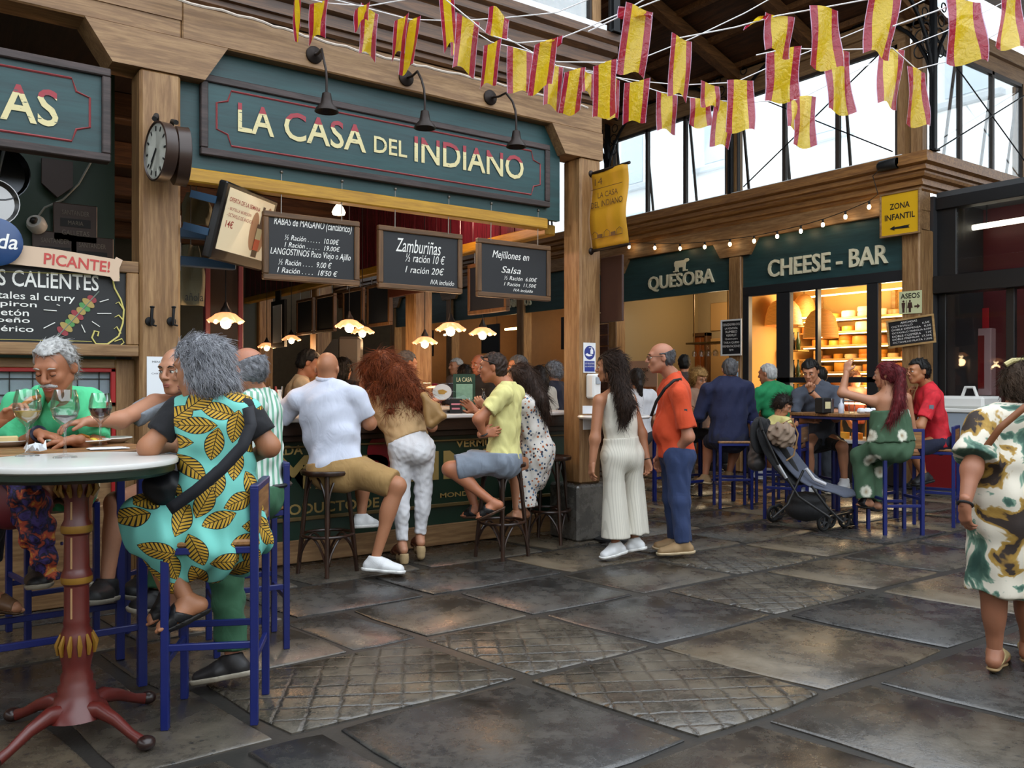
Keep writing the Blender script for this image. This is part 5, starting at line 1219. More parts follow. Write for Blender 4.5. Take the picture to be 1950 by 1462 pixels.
STRINGS = [('white ribbon of striped flags fixed over the word CASA', 4.6, [(400, -60), (540, -14), (620, 6), (700, 12), (790, -4), (900, -60)]),
 ('ribbon of striped flags hanging before the gooseneck lamps', 4.9, [(560, -30), (640, 0), (700, 16), (780, 37), (870, 40), (960, 34), (1060, 24), (1190, -30)]),
 ('ribbon of flags crossing the bright window over the green sign', 4.5, [(760, -40), (845, -4), (930, 66), (985, 82), (1060, 76), (1120, 52), (1180, 26), (1260, -20)]),
 ('sagging ribbon of flags passing before the carved post end', 5.2, [(840, 20), (935, 80), (1000, 96), (1060, 118), (1150, 119), (1230, 108), (1320, 72), (1420, 24), (1480, -10)]),
 ('low ribbon of flags sagging before the roof beams', 5.6, [(960, 70), (1060, 125), (1130, 140), (1220, 155), (1300, 162), (1400, 157), (1460, 130), (1560, 90), (1680, 40), (1800, -20)]),
 ('lowest ribbon of flags before the cheese side windows', 6.0, [(1030, 120), (1150, 140), (1260, 176), (1340, 190), (1420, 195), (1520, 190), (1600, 150), (1700, 100), (1800, 60), (1960, -20)]),
 ('high ribbon of large flags under the dark roof', 4.2, [(1120, 60), (1218, 14), (1280, -10), (1330, -40)]),
 ('ribbon of large crumpled flags stretched before the roof boards', 4.1, [(1280, 75), (1400, 52), (1480, 30), (1570, 14), (1690, -8), (1760, -30)]),
 ('ribbon of flags ending beside the corner steel column', 4.6, [(1440, 105), (1500, 92), (1592, 95), (1700, 92), (1745, 132), (1800, 118), (1960, 30)]),
 ('ribbon of large flags above the black glazed porch', 3.9, [(1700, 50), (1780, 22), (1832, 2), (1925, -18), (1990, -50)])]
FL = [(0, 565, 70, 26), (0, 608, 75, 42), (0, 690, 48, 36), (1, 705, 105, 24), (1, 765, 105, 32), (1, 787, 135, 34), (0, 848, 88, 30), (2, 892, 135, 40), (3, 938, 162, 34), (3, 990, 177, 48), (2, 1048, 88, 46), (2, 1040, 172, 44), (4, 1055, 205, 36), (4, 1095, 216, 40),
      (2, 945, 22, 40), (3, 1152, 222, 42), (4, 1168, 226, 30), (4, 1213, 233, 44), (5, 1270, 250, 42), (6, 1208, 34, 66), (6, 1218, 142, 58), (7, 1298, 184, 46), (5, 1334, 241, 46), (4, 1352, 205, 42), (5, 1380, 279, 44), (4, 1410, 250, 52),
      (7, 1485, 102, 62), (8, 1493, 192, 58), (5, 1517, 246, 40), (5, 1534, 279, 46), (7, 1570, 130, 66), (8, 1592, 214, 62), (7, 1685, 104, 68), (8, 1698, 200, 56), (8, 1746, 240, 54), (9, 1836, 120, 76), (9, 1926, 92, 62), (3, 868, 110, 20), (4, 1120, 180, 26), (7, 1440, 40, 30)]
BROOT = []
for label, D, pts in STRINGS:
    P2 = [W(x, y, D) for x, y in pts]
    if pts[0][1] < 0: P2.insert(0, P2[0]+(P2[0]-P2[1]).normalized()*2.2)
    if pts[-1][1] < 0: P2.append(P2[-1]+(P2[-1]-P2[-2]).normalized()*2.2)
    r = thing('flag_bunting', label, 'bunting', P2[len(P2)//2], 0, 'flag buntings strung across the hall'); m = MB(); m.tube(P2, .0035, 5); o = wp(m, 'ribbon', STR, r, True); BROOT.append(r)
fr_ = random.Random(5)
for si, px, yb_, wpx in FL:
    label, D, pts = STRINGS[si]; yt = None
    for (xa, ya), (xb, yb2) in zip(pts[:-1], pts[1:]):
        if xa <= px <= xb: yt = ya+(yb2-ya)*(px-xa)/(xb-xa)
    if yt is None: yt = pts[-1][1]
    tl = W(px-wpx/2, yt, D); trr = W(px+wpx/2, yt, D); h = (yb_-yt)/FPX*D; 
    wv = trr-tl; yaw = fr_.uniform(-.35, .35); sl = fr_.uniform(-.16, .10); full = fr_.uniform(.17, .20)
    c0 = (tl+trr)/2; m = MB(); nw, nh = 8, 12; P2 = []
    hw = wv.length/2; depth = math.sqrt(max(0, (full/2)**2-hw**2)) if hw < full/2 else 0
    sg_ = fr_.choice((-1, 1)); ph = fr_.uniform(0, 6)
    for j in range(nh+1):
        v = j/nh; row = []
        for i in range(nw+1):
            s = i/nw*2-1; amp = .012+.018*v
            p = c0+RT*(s*hw*(1+.04*math.sin(ph+v*3)))+FW*(sg_*depth*s*.8+amp*math.sin(ph+s*2.5+v*4))+UP*(-h*v)+RT*(sl*h*v*.9)+UP*(.01*math.sin(s*3+ph)*v)
            row.append(p)
        P2.append(row)
    m.grid(P2); o = wp(m, 'flag', FLAGM, BROOT[si], True); me = o.data
    uvl = me.uv_layers.new(name='UVMap'); co = [Vector(p) for row in P2 for p in row]
    idx = {}
    for lp in me.loops:
        k = lp.vertex_index; uvl.data[lp.index].uv = ((k % (nw+1))/nw, 1-(k//(nw+1))/nh)
# ================================================================ the bar of la casa
MARBLE = M('white_marble', '#d3d2cf', .22, var=.08, vs=4); DWOOD = wood('dark_bar_wood', '#3a2417', '#22140c', 0, .35); DBROWN = wood('dark_bentwood', '#3c2318', '#241309', 2, .3)
GOLD = M('gold_lettering', '#a48b52', .45, .2)
bar = thing('bar_counter', 'long dark green bar with gold lettering and white marble top', 'bar counter', (3.3, 6.6, 0))
m = MB(); m.bbox((1.6, 6.26, 1.105), (5.42, 6.95, 1.14), .008); wp(m, 'worktop', MARBLE, bar)
m = MB(); m.bbox((1.62, 6.32, 1.0), (5.36, 6.9, 1.105), .006); m.bbox((1.62, 6.36, .95), (5.36, 6.9, 1.0), .006); wp(m, 'apron', DWOOD, bar)
m = MB(); m.box((1.65, 6.42, .16), (5.3, 6.88, .95)); wp(m, 'front_panel', M('bar_green', '#0c2a1c', .35, var=.1), bar)
m = MB(); m.bbox((1.65, 6.40, 0), (5.3, 6.86, .18), .006); wp(m, 'plinth', OAKX, bar)
m = MB(); m.bbox((1.65, 6.395, .33), (5.3, 6.42, .36), .004); m.bbox((1.65, 6.395, .90), (5.3, 6.42, .915), .004); wp(m, 'moulding', M('bar_gold_line', '#5c4a24', .5), bar)
by = lambda px: onY(px, 880, 6.415).x
bzz = lambda py, px: onY(px, py, 6.415).z
def bw(t, a, b, q0, q1, **k): return (t, by(a), by(b), bzz(q1, (a+b)/2), bzz(q0, (a+b)/2), dict(k, bold=k.get('bold', .02)))
lettering(bar, [bw('M', 524, 592, 868, 932, bold=.03), bw('ARTINI', 600, 935, 862, 918, bold=.03), bw('FUNDADA', 455, 577, 850, 868), bw('VERMUT', 868, 950, 836, 850), bw('PRODUCTO DE', 515, 722, 955, 975), bw('MONDO', 838, 905, 936, 945)], PY(6.414), GOLD, per=True)
m = MB(); c = onY(735, 860, 6.41); m.X = PY(6.416, c.x, c.z); m.prism([(.17*math.cos(q*PI/16), .17*math.sin(q*PI/16)) for q in range(32)], 'z', 0, .002); wp(m, 'red_disc', M('disc_red', '#7a0f1c', .4), bar)
bar2 = thing('bar_counter', 'side bar with white marble top facing the aisle', 'bar counter', (5.0, 9.5, 0))
m = MB(); m.bbox((4.72, 6.96, 1.105), (5.42, 13.6, 1.14), .008); wp(m, 'worktop', MARBLE, bar2); m = MB(); m.bbox((4.8, 6.97, .0), (5.3, 13.5, 1.105), .006); wp(m, 'body', DWOOD, bar2)
# back island with shelves
isl = thing('back_counter', 'dark back counter in the middle of the bar stall', 'counter', (3, 10.2, 0))
m = MB(); m.bbox((2.0, 9.9, 0), (4.0, 10.6, 1.0), .01); wp(m, 'body', DWOOD, isl); m = MB(); m.bbox((1.95, 9.85, 1.0), (4.05, 10.65, 1.04), .008); wp(m, 'worktop', M('grey_steel_top', '#6a6866', .3, .6), isl)
reg = thing('till', 'bulky grey-brown till panel with slanted keypad behind the bar', 'till', W(655, 740, 9.9))
Xr = plane_matrix(W(655, 690, 9.75), RT, UP)
m = MB(); m.X = Xr; m.bbox((-.06, -.25, -.12), (.20, .29, .1), .03); wp(m, 'housing', M('till_taupe', '#5a524a', .5), reg)
m = MB(); m.X = Xr @ Matrix.Translation((-.12, .0, .0)); m.prism([(-.1, -.2), (.08, -.2), (.08, .26), (.02, .26), (-.1, .1)], 'z', -.1, .12); wp(m, 'keypad', M('till_black', '#15171c', .4), reg)
# things on the bar
def place(px, py, z): return onZ(px, py, z)
def on_bar(px, Y=6.6): 
    r = ray(px, 780); return Vector((r.x*Y/r.y, Y, 1.14))
p = on_bar(515, 6.75); t = thing('utensil_tub', 'mint green tub of red-handled utensils on the bar', 'tub', p)
m = MB(); m.X = Matrix.Translation(p); m.bbox((-.13, -.08, 0), (.13, .08, .13), .02); wp(m, 'tub', M('mint_plastic', '#7fb59c', .4), t)
for i in range(7):
    a = i*.9; q = p+Vector((-.1+.03*i, .02*math.sin(a), .12)); m = MB(); m.tube([q, q+Vector((.03*math.cos(a), .02, .12))], .008, 6); wp(m, 'handle', M('handle_red', '#7c1f22', .4) if i % 2 else MATS['polished_steel'], t, True)
p = on_bar(532, 6.6); t = thing('squeeze_bottle', 'white plastic bottle standing by the mint tub', 'bottle', p); m = MB(); m.lathe([(.035, 0), (.036, .12), (.02, .15), (.014, .17), (.014, .2), (.018, .2), (.018, .215), (0, .215)], 16, p); wp(m, 'bottle', WHITEP, t, True)
p = on_bar(840, 6.62); t = thing('display_case', 'curved glass tapas case on the bar beside the red-haired woman', 'display case', p)
m = MB(); m.X = Matrix.Translation(p); m.bbox((-.42, -.14, 0), (.22, .16, .03), .006); wp(m, 'base', MATS['polished_steel'], t)
m = MB(); m.X = Matrix.Translation(p); P_ = []
for i in range(9):
    a = i/8*PI*.55; P_.append([(x, -.14+.24*(1-math.cos(a))*.9, .03+.24*math.sin(a)) for x in (-.42, -.2, .02, .22)])
m.grid(P_); wp(m, 'glass', GLASS, t, True)
for x in (-.42, .22):
    m = MB(); m.X = Matrix.Translation(p); m.tube([(x, -.14+.24*(1-math.cos(i/8*PI*.55))*.9, .03+.24*math.sin(i/8*PI*.55)) for i in range(9)], .006, 6); wp(m, 'rim', MATS['polished_steel'], t, True)
m = MB(); q = W(834, 735, 0); c = p+Vector((-.05, -.10, .19)); m.X = plane_matrix(c, RT, UP) ; m.prism([(.085*math.cos(i*PI/12), .07*math.sin(i*PI/12)) for i in range(24)], 'z', 0, .004); wp(m, 'round_label', WHITEP, t)
m = MB(); m.X = plane_matrix(c, RT, UP); m.prism([(.04*math.cos(i*PI/6)+.008*math.cos(i*2), .022*math.sin(i*PI/6)) for i in range(12)], 'z', .004, .006); wp(m, 'label_print', M('tapas_ochre', '#b08a3c', .6), t)
p = on_bar(884, 6.52); t = thing('menu_stand', 'green menu card reading LA CASA standing on the bar', 'menu', p); X = plane_matrix(p+UP*.2, RT*.9+FW*.2, UP)
m = MB(); m.X = X; m.box((-.10, -.2, -.004), (.10, .15, .004)); wp(m, 'card', M('menu_green', '#0f3a26', .4), t)
m = MB(); m.X = X; m.box((-.075, -.18, .004), (.075, .06, .006)); wp(m, 'picture', M('menu_print', '#7fa58a', .5, var=.3, vs=30), t)
lettering(t, [('LA CASA', -.07, .07, .08, .12, dict(bold=.01))], X @ Matrix.Translation((0, 0, .006)), CREAM)
p = on_bar(868, 6.42); t = thing('coaster_box', 'black box with red and white print on the bar', 'box', p); X = plane_matrix(p+UP*.065, RT, UP)
m = MB(); m.X = X; m.bbox((-.055, -.065, -.05), (.055, .065, .0), .004); wp(m, 'box', BLACKP, t); m = MB(); m.X = X; m.box((-.04, .01, .0), (.04, .025, .002)); m.box((-.035, -.03, .0), (.035, -.015, .002)); wp(m, 'print', M('print_pink', '#c87a86', .5), t)
LIQ = {'cola': M('cola', '#1a0a06', .1), 'beer': M('beer', '#d8902a', .1), 'red': M('red_wine', '#3a0a14', .08), 'white': M('white_wine', '#c8a850', .08)}
def tumbler(label, p, r, h, liq, fill, group=None):
    t = thing('drinking_glass', label, 'glass', p, 0, group)
    m = MB(); m.lathe([(r*.8, 0), (r, h), (r*.95, h), (r*.76, .008), (0, .008)], 18, p); wp(m, 'glass', GLASS, t, True)
    m = MB(); m.lathe([(0, .01), (r*.75, .01), (r*.78+r*.15*fill, h*fill), (0, h*fill)], 18, p); wp(m, 'drink', LIQ[liq], t, True); return t
tumbler('tumbler of dark cola beside the black box on the bar', on_bar(893, 6.42), .036, .13, 'cola', .7); tumbler('glass of amber beer by the tapas case', on_bar(832, 6.4), .034, .11, 'beer', .85)
def bottle(label, p, h, mat, group=None, r=.035):
    t = thing('bottle', label, 'bottle', p, 0, group); m = MB(); m.lathe([(r*.9, 0), (r, .01), (r, h*.55), (r*.4, h*.75), (r*.36, h*.95), (r*.45, h*.95), (r*.45, h), (0, h)], 14, p); wp(m, 'glass', mat, t, True); return t
bottle('clear bottle on the bar beside the green menu card', on_bar(921, 6.5), .22, glass('bottle_clear', (.9, .95, .95), .02, .5)); 
b = bottle('slim water bottle behind the dark till', on_bar(950, 6.8), .25, MATS['bottle_clear'])
# ---- pendant lamps with frilled glass shades
FRILL = NT('frilled_glass'); FRILL.col((.9, .5, .3)); FRILL.set(Roughness=.3, Emission_Color=(1, .42, .16), Emission_Strength=1.1, Alpha=.92); FRILL = FRILL.m
PBULB = M('pendant_bulb', '#ffe2b0', .3, emit=26)
def pendant(label, px, py, D, top=2.75, w=30):
    p = W(px, py, D); t = thing('pendant_lamp', label, 'lamp', p, 0, 'frilled pendant lamps in the bar'); R = .135
    m = MB(); P_ = []
    for j, (rr, z) in enumerate(((.035, .07), (.075, .055), (.10, .03), (.12, .012), (R, -.004))):
        P_.append([(p.x+(rr*(1+.10*j/4*math.cos(8*q*PI/24)))*math.cos(q*PI/24), p.y+(rr*(1+.10*j/4*math.cos(8*q*PI/24)))*math.sin(q*PI/24), p.z+z+.012*j/4*math.cos(8*q*PI/24+.5)) for q in range(48)])
    m.grid(P_, True); wp(m, 'shade', FRILL, t, True)
    m = MB(); m.ball(p+Vector((0, 0, -.012)), (.042, .042, .046), 12, 8); wp(m, 'bulb', PBULB, t, True)
    m = MB(); m.lathe([(.04, .07), (.042, .085), (.02, .12), (.01, .15)], 14, p); wp(m, 'cap', BRONZE, t, True)
    m = MB(); m.tube([p+Vector((0, 0, .14)), (p.x, p.y, 3.745)], .005, 5); wp(m, 'cord', BLACKP, t, True)
    ld = bpy.data.lights.new('lamp_glow', 'POINT'); ld.energy = 16; ld.color = (1, .62, .32); ld.shadow_soft_size = .08; lo = bpy.data.objects.new('lamp_glow', ld); COL.objects.link(lo); lo.location = p-Vector((0, 0, .14)); lo['kind'] = 'helper'
pendant('large lit pendant lamp with frilled shade before the dark mirror', 430, 612, 6.6); pendant('lit pendant lamp with frilled shade above the bald man in white', 665, 622, 8.3); pendant('lit pendant lamp tucked behind the one above the till', 690, 633, 10.0)
pendant('lit pendant lamp below the Zamburiñas board', 858, 628, 7.9); pendant('lit pendant lamp above the man in yellow', 919, 636, 8.9); pendant('small lit pendant lamp between the wooden posts', 809, 653, 9.5); pendant('small lit pendant lamp beside the white poster', 555, 647, 12.6); pendant('faint small pendant lamp near the back wall', 508, 661, 13.2)
t = thing('reflector_lamp', 'bare reflector bulb glowing above the first menu board', 'lamp', W(645, 400, 7.4)); p = W(645, 402, 7.4)
m = MB(); m.lathe([(0, -.03), (.05, -.03), (.058, -.01), (.04, .03), (.018, .06), (.018, .1)], 16, p); wp(m, 'bulb', M('reflector_glow', '#ffe9c4', .3, emit=8), t, True); m = MB(); m.tube([p+UP*.1, Vector((p.x, p.y, 3.745))], .006, 6); wp(m, 'rod', BRONZE, t)
ld = bpy.data.lights.new('lamp_glow', 'POINT'); ld.energy = 45; ld.color = (1, .75, .5); ld.shadow_soft_size = .06; lo = bpy.data.objects.new('lamp_glow', ld); COL.objects.link(lo); lo.location = p-Vector((0, 0, .1)); lo['kind'] = 'helper'
t = thing('reflector_lamp', 'reflector bulb hidden behind the green fascia lighting the burgundy boards', 'lamp', (4.25, 7.1, 3.3)); m = MB(); m.lathe([(0, -.03), (.05, -.03), (.058, -.01), (.04, .03), (.018, .06), (.018, .44)], 16, (4.25, 7.1, 3.3)); wp(m, 'bulb', MATS['reflector_glow'], t, True)  # extra lamp out of view, put in to give the burgundy boards a glow
ld = bpy.data.lights.new('lamp_glow', 'POINT'); ld.energy = 55; ld.color = (1, .55, .42); ld.shadow_soft_size = .06; lo = bpy.data.objects.new('lamp_glow', ld); COL.objects.link(lo); lo.location = (4.25, 7.1, 3.18); lo['kind'] = 'helper'
# ---- dark mirror, aprons, white poster, further posts inside
mr = thing('mirror', 'tall dark mirror in a burgundy frame behind the tables', 'mirror', onY(425, 700, 7.2)); a, b_ = onY(390, 610, 7.2), onY(462, 610, 7.2)
m = MB(); m.box((a.x+.03, 7.20, 1.2), (b_.x-.03, 7.22, 2.42)); wp(m, 'mirror_glass', M('dark_mirror', '#3a302c', .12, .5), mr)
for lo_, hi_ in (((a.x, 7.18, 1.1), (a.x+.04, 7.25, 2.45)), ((b_.x-.04, 7.18, 1.1), (b_.x, 7.25, 2.45)), ((a.x, 7.18, 2.41), (b_.x, 7.25, 2.45))):
    m = MB(); m.bbox(lo_, hi_, .005); wp(m, 'frame_rail', M('burgundy_frame', '#5a1a1e', .4), mr)
m = MB(); m.box((a.x, 7.22, 0), (b_.x, 7.26, 1.3)); wp(m, 'base_panel', M('burgundy_frame2', '#2c1512', .4), mr)
def hang_cloth(label, px0, px1, py0, py1, Y, text=None):
    a = onY(px0, py0, Y); b = onY(px1, py1, Y); t = thing('cloth_sack', label, 'sack', Vector(((a.x+b.x)/2, Y, b.z))); m = MB(); P_ = []
    for j in range(11):
        v = j/10; w = (.55+.45*min(1, v*2.2)); row = []
        for i in range(9):
            s = i/8*2-1; row.append(((a.x+b.x)/2+s*(b.x-a.x)/2*w, Y+.025*math.sin(s*4+v*3)-.02*math.cos(s*1.5), a.z+(b.z-a.z)*v))
        P_.append(row)
    m.grid(P_); o = wp(m, 'cloth', cloth_mat('sack_cloth', '#6f6a52'), t, True); so = o.modifiers.new('thick', 'SOLIDIFY'); so.thickness = .008
    m = MB(); m.tube([((a.x+b.x)/2, Y, a.z-.01), ((a.x+b.x)/2, Y, 3.745)], .004, 5); wp(m, 'hanging_loop', CHAIN, t)
    if text: lettering(t, [(text, a.x+.04, b.x-.02, b.z+.03, b.z+.09)], PY(Y-.06), BLACKP)
hang_cloth('pale sack with printed letters hanging behind the oak post', 338, 388, 465, 583, 6.6, 'añola'); hang_cloth('folded pale sack hanging above the printed one', 345, 402, 365, 432, 6.75)
p_ = W(600, 640, 12.4); t = thing('poster', 'white poster in black frame on the aisle side of the bar', 'poster', (4.7, 12.5, 2.0))
m = MB(); m.box((4.68, 12.2, 1.95), (4.72, 12.75, 2.65)); wp(m, 'frame', BLACKP, t); m = MB(); m.box((4.67, 12.3, 2.02), (4.682, 12.65, 2.58)); wp(m, 'sheet', PAPER, t)
m = MB(); m.box((4.69, 12.4, 2.64), (4.71, 12.6, 2.80)); wp(m, 'hanger', BLACKP, t)
t = thing('eagle_sign', 'dark board with pale eagle lettering hung in the bar', 'sign', (4.66, 8.75, 2.6)); m = MB(); m.box((4.74, 8.15, 2.42), (4.79, 9.05, 2.9)); wp(m, 'board', M('eagle_brown', '#4a2416', .5), t)
lettering(t, [('AGUILA', -.3, .3, -.16, -.05, dict(bold=.02))], PX(4.735, 8.6, 2.66), CREAM)
# stalls along the far aisle: lit back walls and counters behind the posts
WARMW = M('warm_beige_wall', '#a08c6c', .7, var=.1); WARML = M('warm_strip_light', '#ffd08a', .4, emit=14)
for i, (y0, y1) in enumerate(zip(CY_POSTS[1:-1], CY_POSTS[2:])):
    b = MB(); b.box((13.2, y0, 0), (13.3, y1, 3.75)); struct('wall_shop_%d' % (i+1), b, M('shop_brown_wall', '#6a4a2c', .7, var=.2) if i else WARMW)
    b = MB(); b.box((XC+.24, y1-.05, 0), (13.2, y1+.05, 3.75)); struct('wall_shop_side_%d' % (i+1), b, MATS['shop_brown_wall'] if i else M('warm_panel', '#94805c', .6))
    if i:
        t = thing('stall_counter', ('lit stall counter below the MARISCOS fascia', 'lit counter of the stall beyond MARISCOS', 'lit counter of the last stall along the aisle')[i-1], 'counter', (11.4, (y0+y1)/2, 0))
        m = MB(); m.bbox((11.1, y0+.2, 0), (11.8, y1-.2, 1.1), .02); wp(m, 'body', OAKY, t); m = MB(); m.bbox((11.05, y0+.2, 1.1), (11.85, y1-.2, 1.14), .006); wp(m, 'worktop', MARBLE, t)
        t = thing('tube_lamp', ('warm tube lamp inside the MARISCOS stall', 'warm tube lamp inside the stall beyond MARISCOS', 'warm tube lamp inside the last aisle stall')[i-1], 'lamp', (12.3, (y0+y1)/2, 2.75)); m = MB(); m.tube([(12.3, y0+.4, 2.75), (12.3, y1-.4, 2.75)], .03, 8); wp(m, 'tube', WARML, t, True)
        m = MB(); m.tube([(12.3, (y0+y1)/2, 2.75), (12.3, (y0+y1)/2, 3.75)], .01, 6); wp(m, 'rod', BLACKP, t)
        ld = bpy.data.lights.new('stall_glow', 'POINT'); ld.energy = 70; ld.color = (1, .72, .4); ld.shadow_soft_size = .3; lo = bpy.data.objects.new('stall_glow', ld); COL.objects.link(lo); lo.location = (12.2, (y0+y1)/2, 2.5); lo['kind'] = 'helper'
        t = thing('chalkboard', ('hanging chalkboard under the MARISCOS fascia', 'hanging chalkboard in the stall beyond MARISCOS', 'hanging chalkboard in the last aisle stall')[i-1], 'menu board', (11.0, y0+1.2, 2.1)); m = MB(); m.box((10.98, y0+.9, 2.1), (11.02, y0+1.6, 2.75)); wp(m, 'slate', SLATE, t)
        m = MB(); m.tube([(11, y0+1, 2.74), (11, y0+1, 2.95)], .006, 5); m.tube([(11, y0+1.5, 2.74), (11, y0+1.5, 2.95)], .006, 5); wp(m, 'hanging_chain', CHAIN, t)
# brown plank wall seen right of the far posts
pw = thing('wall_planks', None, None, kind='structure')
for i in range(14):
    m = MB(); m.bbox((XC-.02, 11.98, .02+i*.21), (XC+.02, 12.95, .22+i*.21), .008); m.build('plank', wood('brown_plank', '#5c3628', '#40241a', 1, .5), pw)
# ================================================================ cheese shop
b = MB(); b.box((13.0, 6.2, 0), (13.1, 9.02, 3.75)); struct('wall_cheese_back', b, M('cheese_back', '#c89a50', .6)); b = MB(); b.box((XC+.24, 9.0, 0), (13.0, 9.05, 3.75)); struct('wall_cheese_side', b, MATS['cheese_back'])
b = MB(); b.box((11.3, 6.03, 0), (13.0, 6.1, 3.75)); struct('wall_cheese_end', b, MATS['cheese_back'])
wn = thing('window_4', None, None, kind='structure')
def wbox(nm, y0, y1, z0, z1, mat, x0=XC+.05, x1=XC+.14):
    m = MB(); m.bbox((x0, y0, z0), (x1, y1, z1), .005); m.build(nm, mat, wn)
FR2 = M('anthracite_frame', '#1b1e22', .45)
yc_ = lambda px: cpx(px, 600, XC+.05).y
wbox('window_frame', 6.23, 8.9, 2.78, 2.93, FR2)
for (a, b2) in ((1650, 1672), (1478, 1504)): wbox('window_frame', yc_(b2), yc_(a), 0, 2.8, FR2)
wbox('window_frame', yc_(1504+175), yc_(1478), 1.42, 1.50, FR2); wbox('window_frame', 8.78, 8.9, 0, 2.8, FR2)
wbox('window_frame', yc_(1557), yc_(1552), 1.45, 2.8, FR2); wbox('pane', yc_(1650), yc_(1504), 1.5, 2.78, GLASS, XC+.09, XC+.096); wbox('pane', 6.25, yc_(1672), .9, 2.78, GLASS, XC+.09, XC+.096)
SHELFW = wood('shelf_wood', '#d0a060', '#a87838', 1, .5); CH = [M('cheese_yellow', '#e0a83c', .5, var=.15), M('cheese_pale', '#e8cf94', .55, var=.15), M('cheese_brown', '#9a6430', .55, var=.2), M('cheese_orange', '#d08428', .5, var=.15)]
shelf = thing('cheese_shelf', 'lit wooden shelves holding cheese wheels behind the glass', 'shelf', (12.7, 7.5, 0))
SZ = [1.38, 1.60, 1.81, 2.03, 2.25, 2.47]
for z in SZ: 
    m = MB(); m.bbox((12.35, 6.25, z-.03), (12.95, 8.85, z), .005); wp(m, 'shelf_board', SHELFW, shelf)
    m = MB(); m.tube([(12.4, 6.3, z-.04), (12.4, 8.8, z-.04)], .010, 6); wp(m, 'light_strip', WARML, shelf, True)
for yy in (6.26, 7.5, 8.84): m = MB(); m.bbox((12.9, yy-.03, 0), (12.98, yy+.03, 2.9), .005); wp(m, 'upright', SHELFW, shelf)
m = MB(); m.tube([(12.4, 6.3, 2.85), (12.4, 8.8, 2.85)], .014, 6); wp(m, 'light_strip', WARML, shelf, True)
cr = random.Random(11); ci = 0; cn = ('yellow', 'pale', 'brown', 'orange')
for zi, z in enumerate(SZ):
    y = 6.38
    while y < 8.7:
        r = cr.uniform(.085, .15); h = cr.uniform(.08, .15); k = cr.randrange(4); 
        if zi == 2: h *= .75; r *= .85
        nst = 1+(cr.random() < .4 and h < .085)
        for s_ in range(nst):
            m = MB(); m.lathe([(0, 0), (r*.94, 0), (r, h*.15), (r, h*.85), (r*.94, h), (0, h)], 18, (12.6, y+r, z+s_*h)); o = m.build('cheese', CH[k], None, True)
            tag(o, '%s cheese wheel on the %s lit shelf' % (cn[k], ('lowest', 'second lowest', 'third lowest', 'third highest', 'second highest', 'highest')[zi]) , 'cheese', 'cheese wheels on the lit shelves'); ci += 1
        y += 2*r+cr.uniform(.01, .05)
for i, (px, py, D, R, h) in enumerate(((1492, 600, 13.9, .30, .44), (1531, 588, 14.3, .20, .40), (1563, 622, 13.2, .265, .46))):
    p = W(px, py, D); p.x = max(p.x, 11.3) if i != 0 else p.x; t = thing('wicker_pendant', ('large wicker dome lamp partly behind the dark door frame', 'pointed wicker lamp hanging farther inside the cheese shop', 'bell-shaped wicker lamp hanging at the cheese shop glass')[i], 'lamp', p, 0, 'wicker lamps in the cheese shop')
    WK = MATS.get('wicker') 
    if WK is None:
        n = NT('wicker'); v = n.coords(); wv = n.n('TexWave', bands_direction='Z'); n.l(v, wv.inputs[0]); wv.inputs['Scale'].default_value = 22; wv.inputs['Distortion'].default_value = 3
        n.col(n.ramp(wv.outputs[0], [(.2, srgb('#7a4212')), (.7, srgb('#d08838'))])); n.set(Roughness=.6, Emission_Color=srgb('#e0842c'), Emission_Strength=.55); n.bump(wv.outputs[0], .5, .01); WK = n.m; MATS['wicker'] = WK
    prof_ = [(.02, h*.62), (.06, h*.60), (R*.55, h*.5), (R*.8, h*.3), (R*.93, 0), (R, -h*.38), (R*.98, -h*.38), (R*.9, 0), (R*.76, h*.28), (R*.5, h*.46), (.02, h*.57)]
    m = MB(); m.lathe(prof_, 32, p); wp(m, 'shade', WK, t, True); m = MB(); m.ball(p+Vector((0, 0, -.12)), .05, 12, 8); wp(m, 'bulb', PBULB, t, True); m = MB(); m.tube([p+UP*h*.6, Vector((p.x, p.y, 3.74))], .006, 5); wp(m, 'cord', BLACKP, t)
for (x, y, z, e) in ((12.0, 6.9, 2.5, 150), (12.0, 8.2, 2.5, 150), (12.1, 7.5, 1.4, 80), (12.2, 10.4, 2.9, 80)):
    ld = bpy.data.lights.new('shop_glow', 'POINT'); ld.energy = e; ld.color = (1, .78, .48); ld.shadow_soft_size = .25; lo = bpy.data.objects.new('shop_glow', ld); COL.objects.link(lo); lo.location = (x, y, z); lo['kind'] = 'helper'
# wine shelf left of the window
ws = thing('wine_rack', 'narrow lit rack of wine bottles beside the oak post', 'rack', (12.0, 8.6, 0))
for z in (1.1, 1.5, 1.95, 2.35): m = MB(); m.bbox((11.9, 8.55, z-.02), (12.2, 8.98, z), .004); wp(m, 'shelf_board', SHELFW, ws)
BG = [M('bottle_green', '#1c2a12', .12), M('bottle_black', '#0c0c0c', .12), M('bottle_amber', '#6a3c10', .12)]
for zi, z in enumerate((1.1, 1.5, 1.95)):
    for k in range(4): bottle('%s wine bottle on the %s board of the narrow lit rack' % (('green', 'black', 'amber')[k % 3], ('lowest', 'second', 'third')[zi]), Vector((12.0, 8.62+k*.09, z)), .30, BG[k % 3], 'wine bottles on the narrow rack', .036)
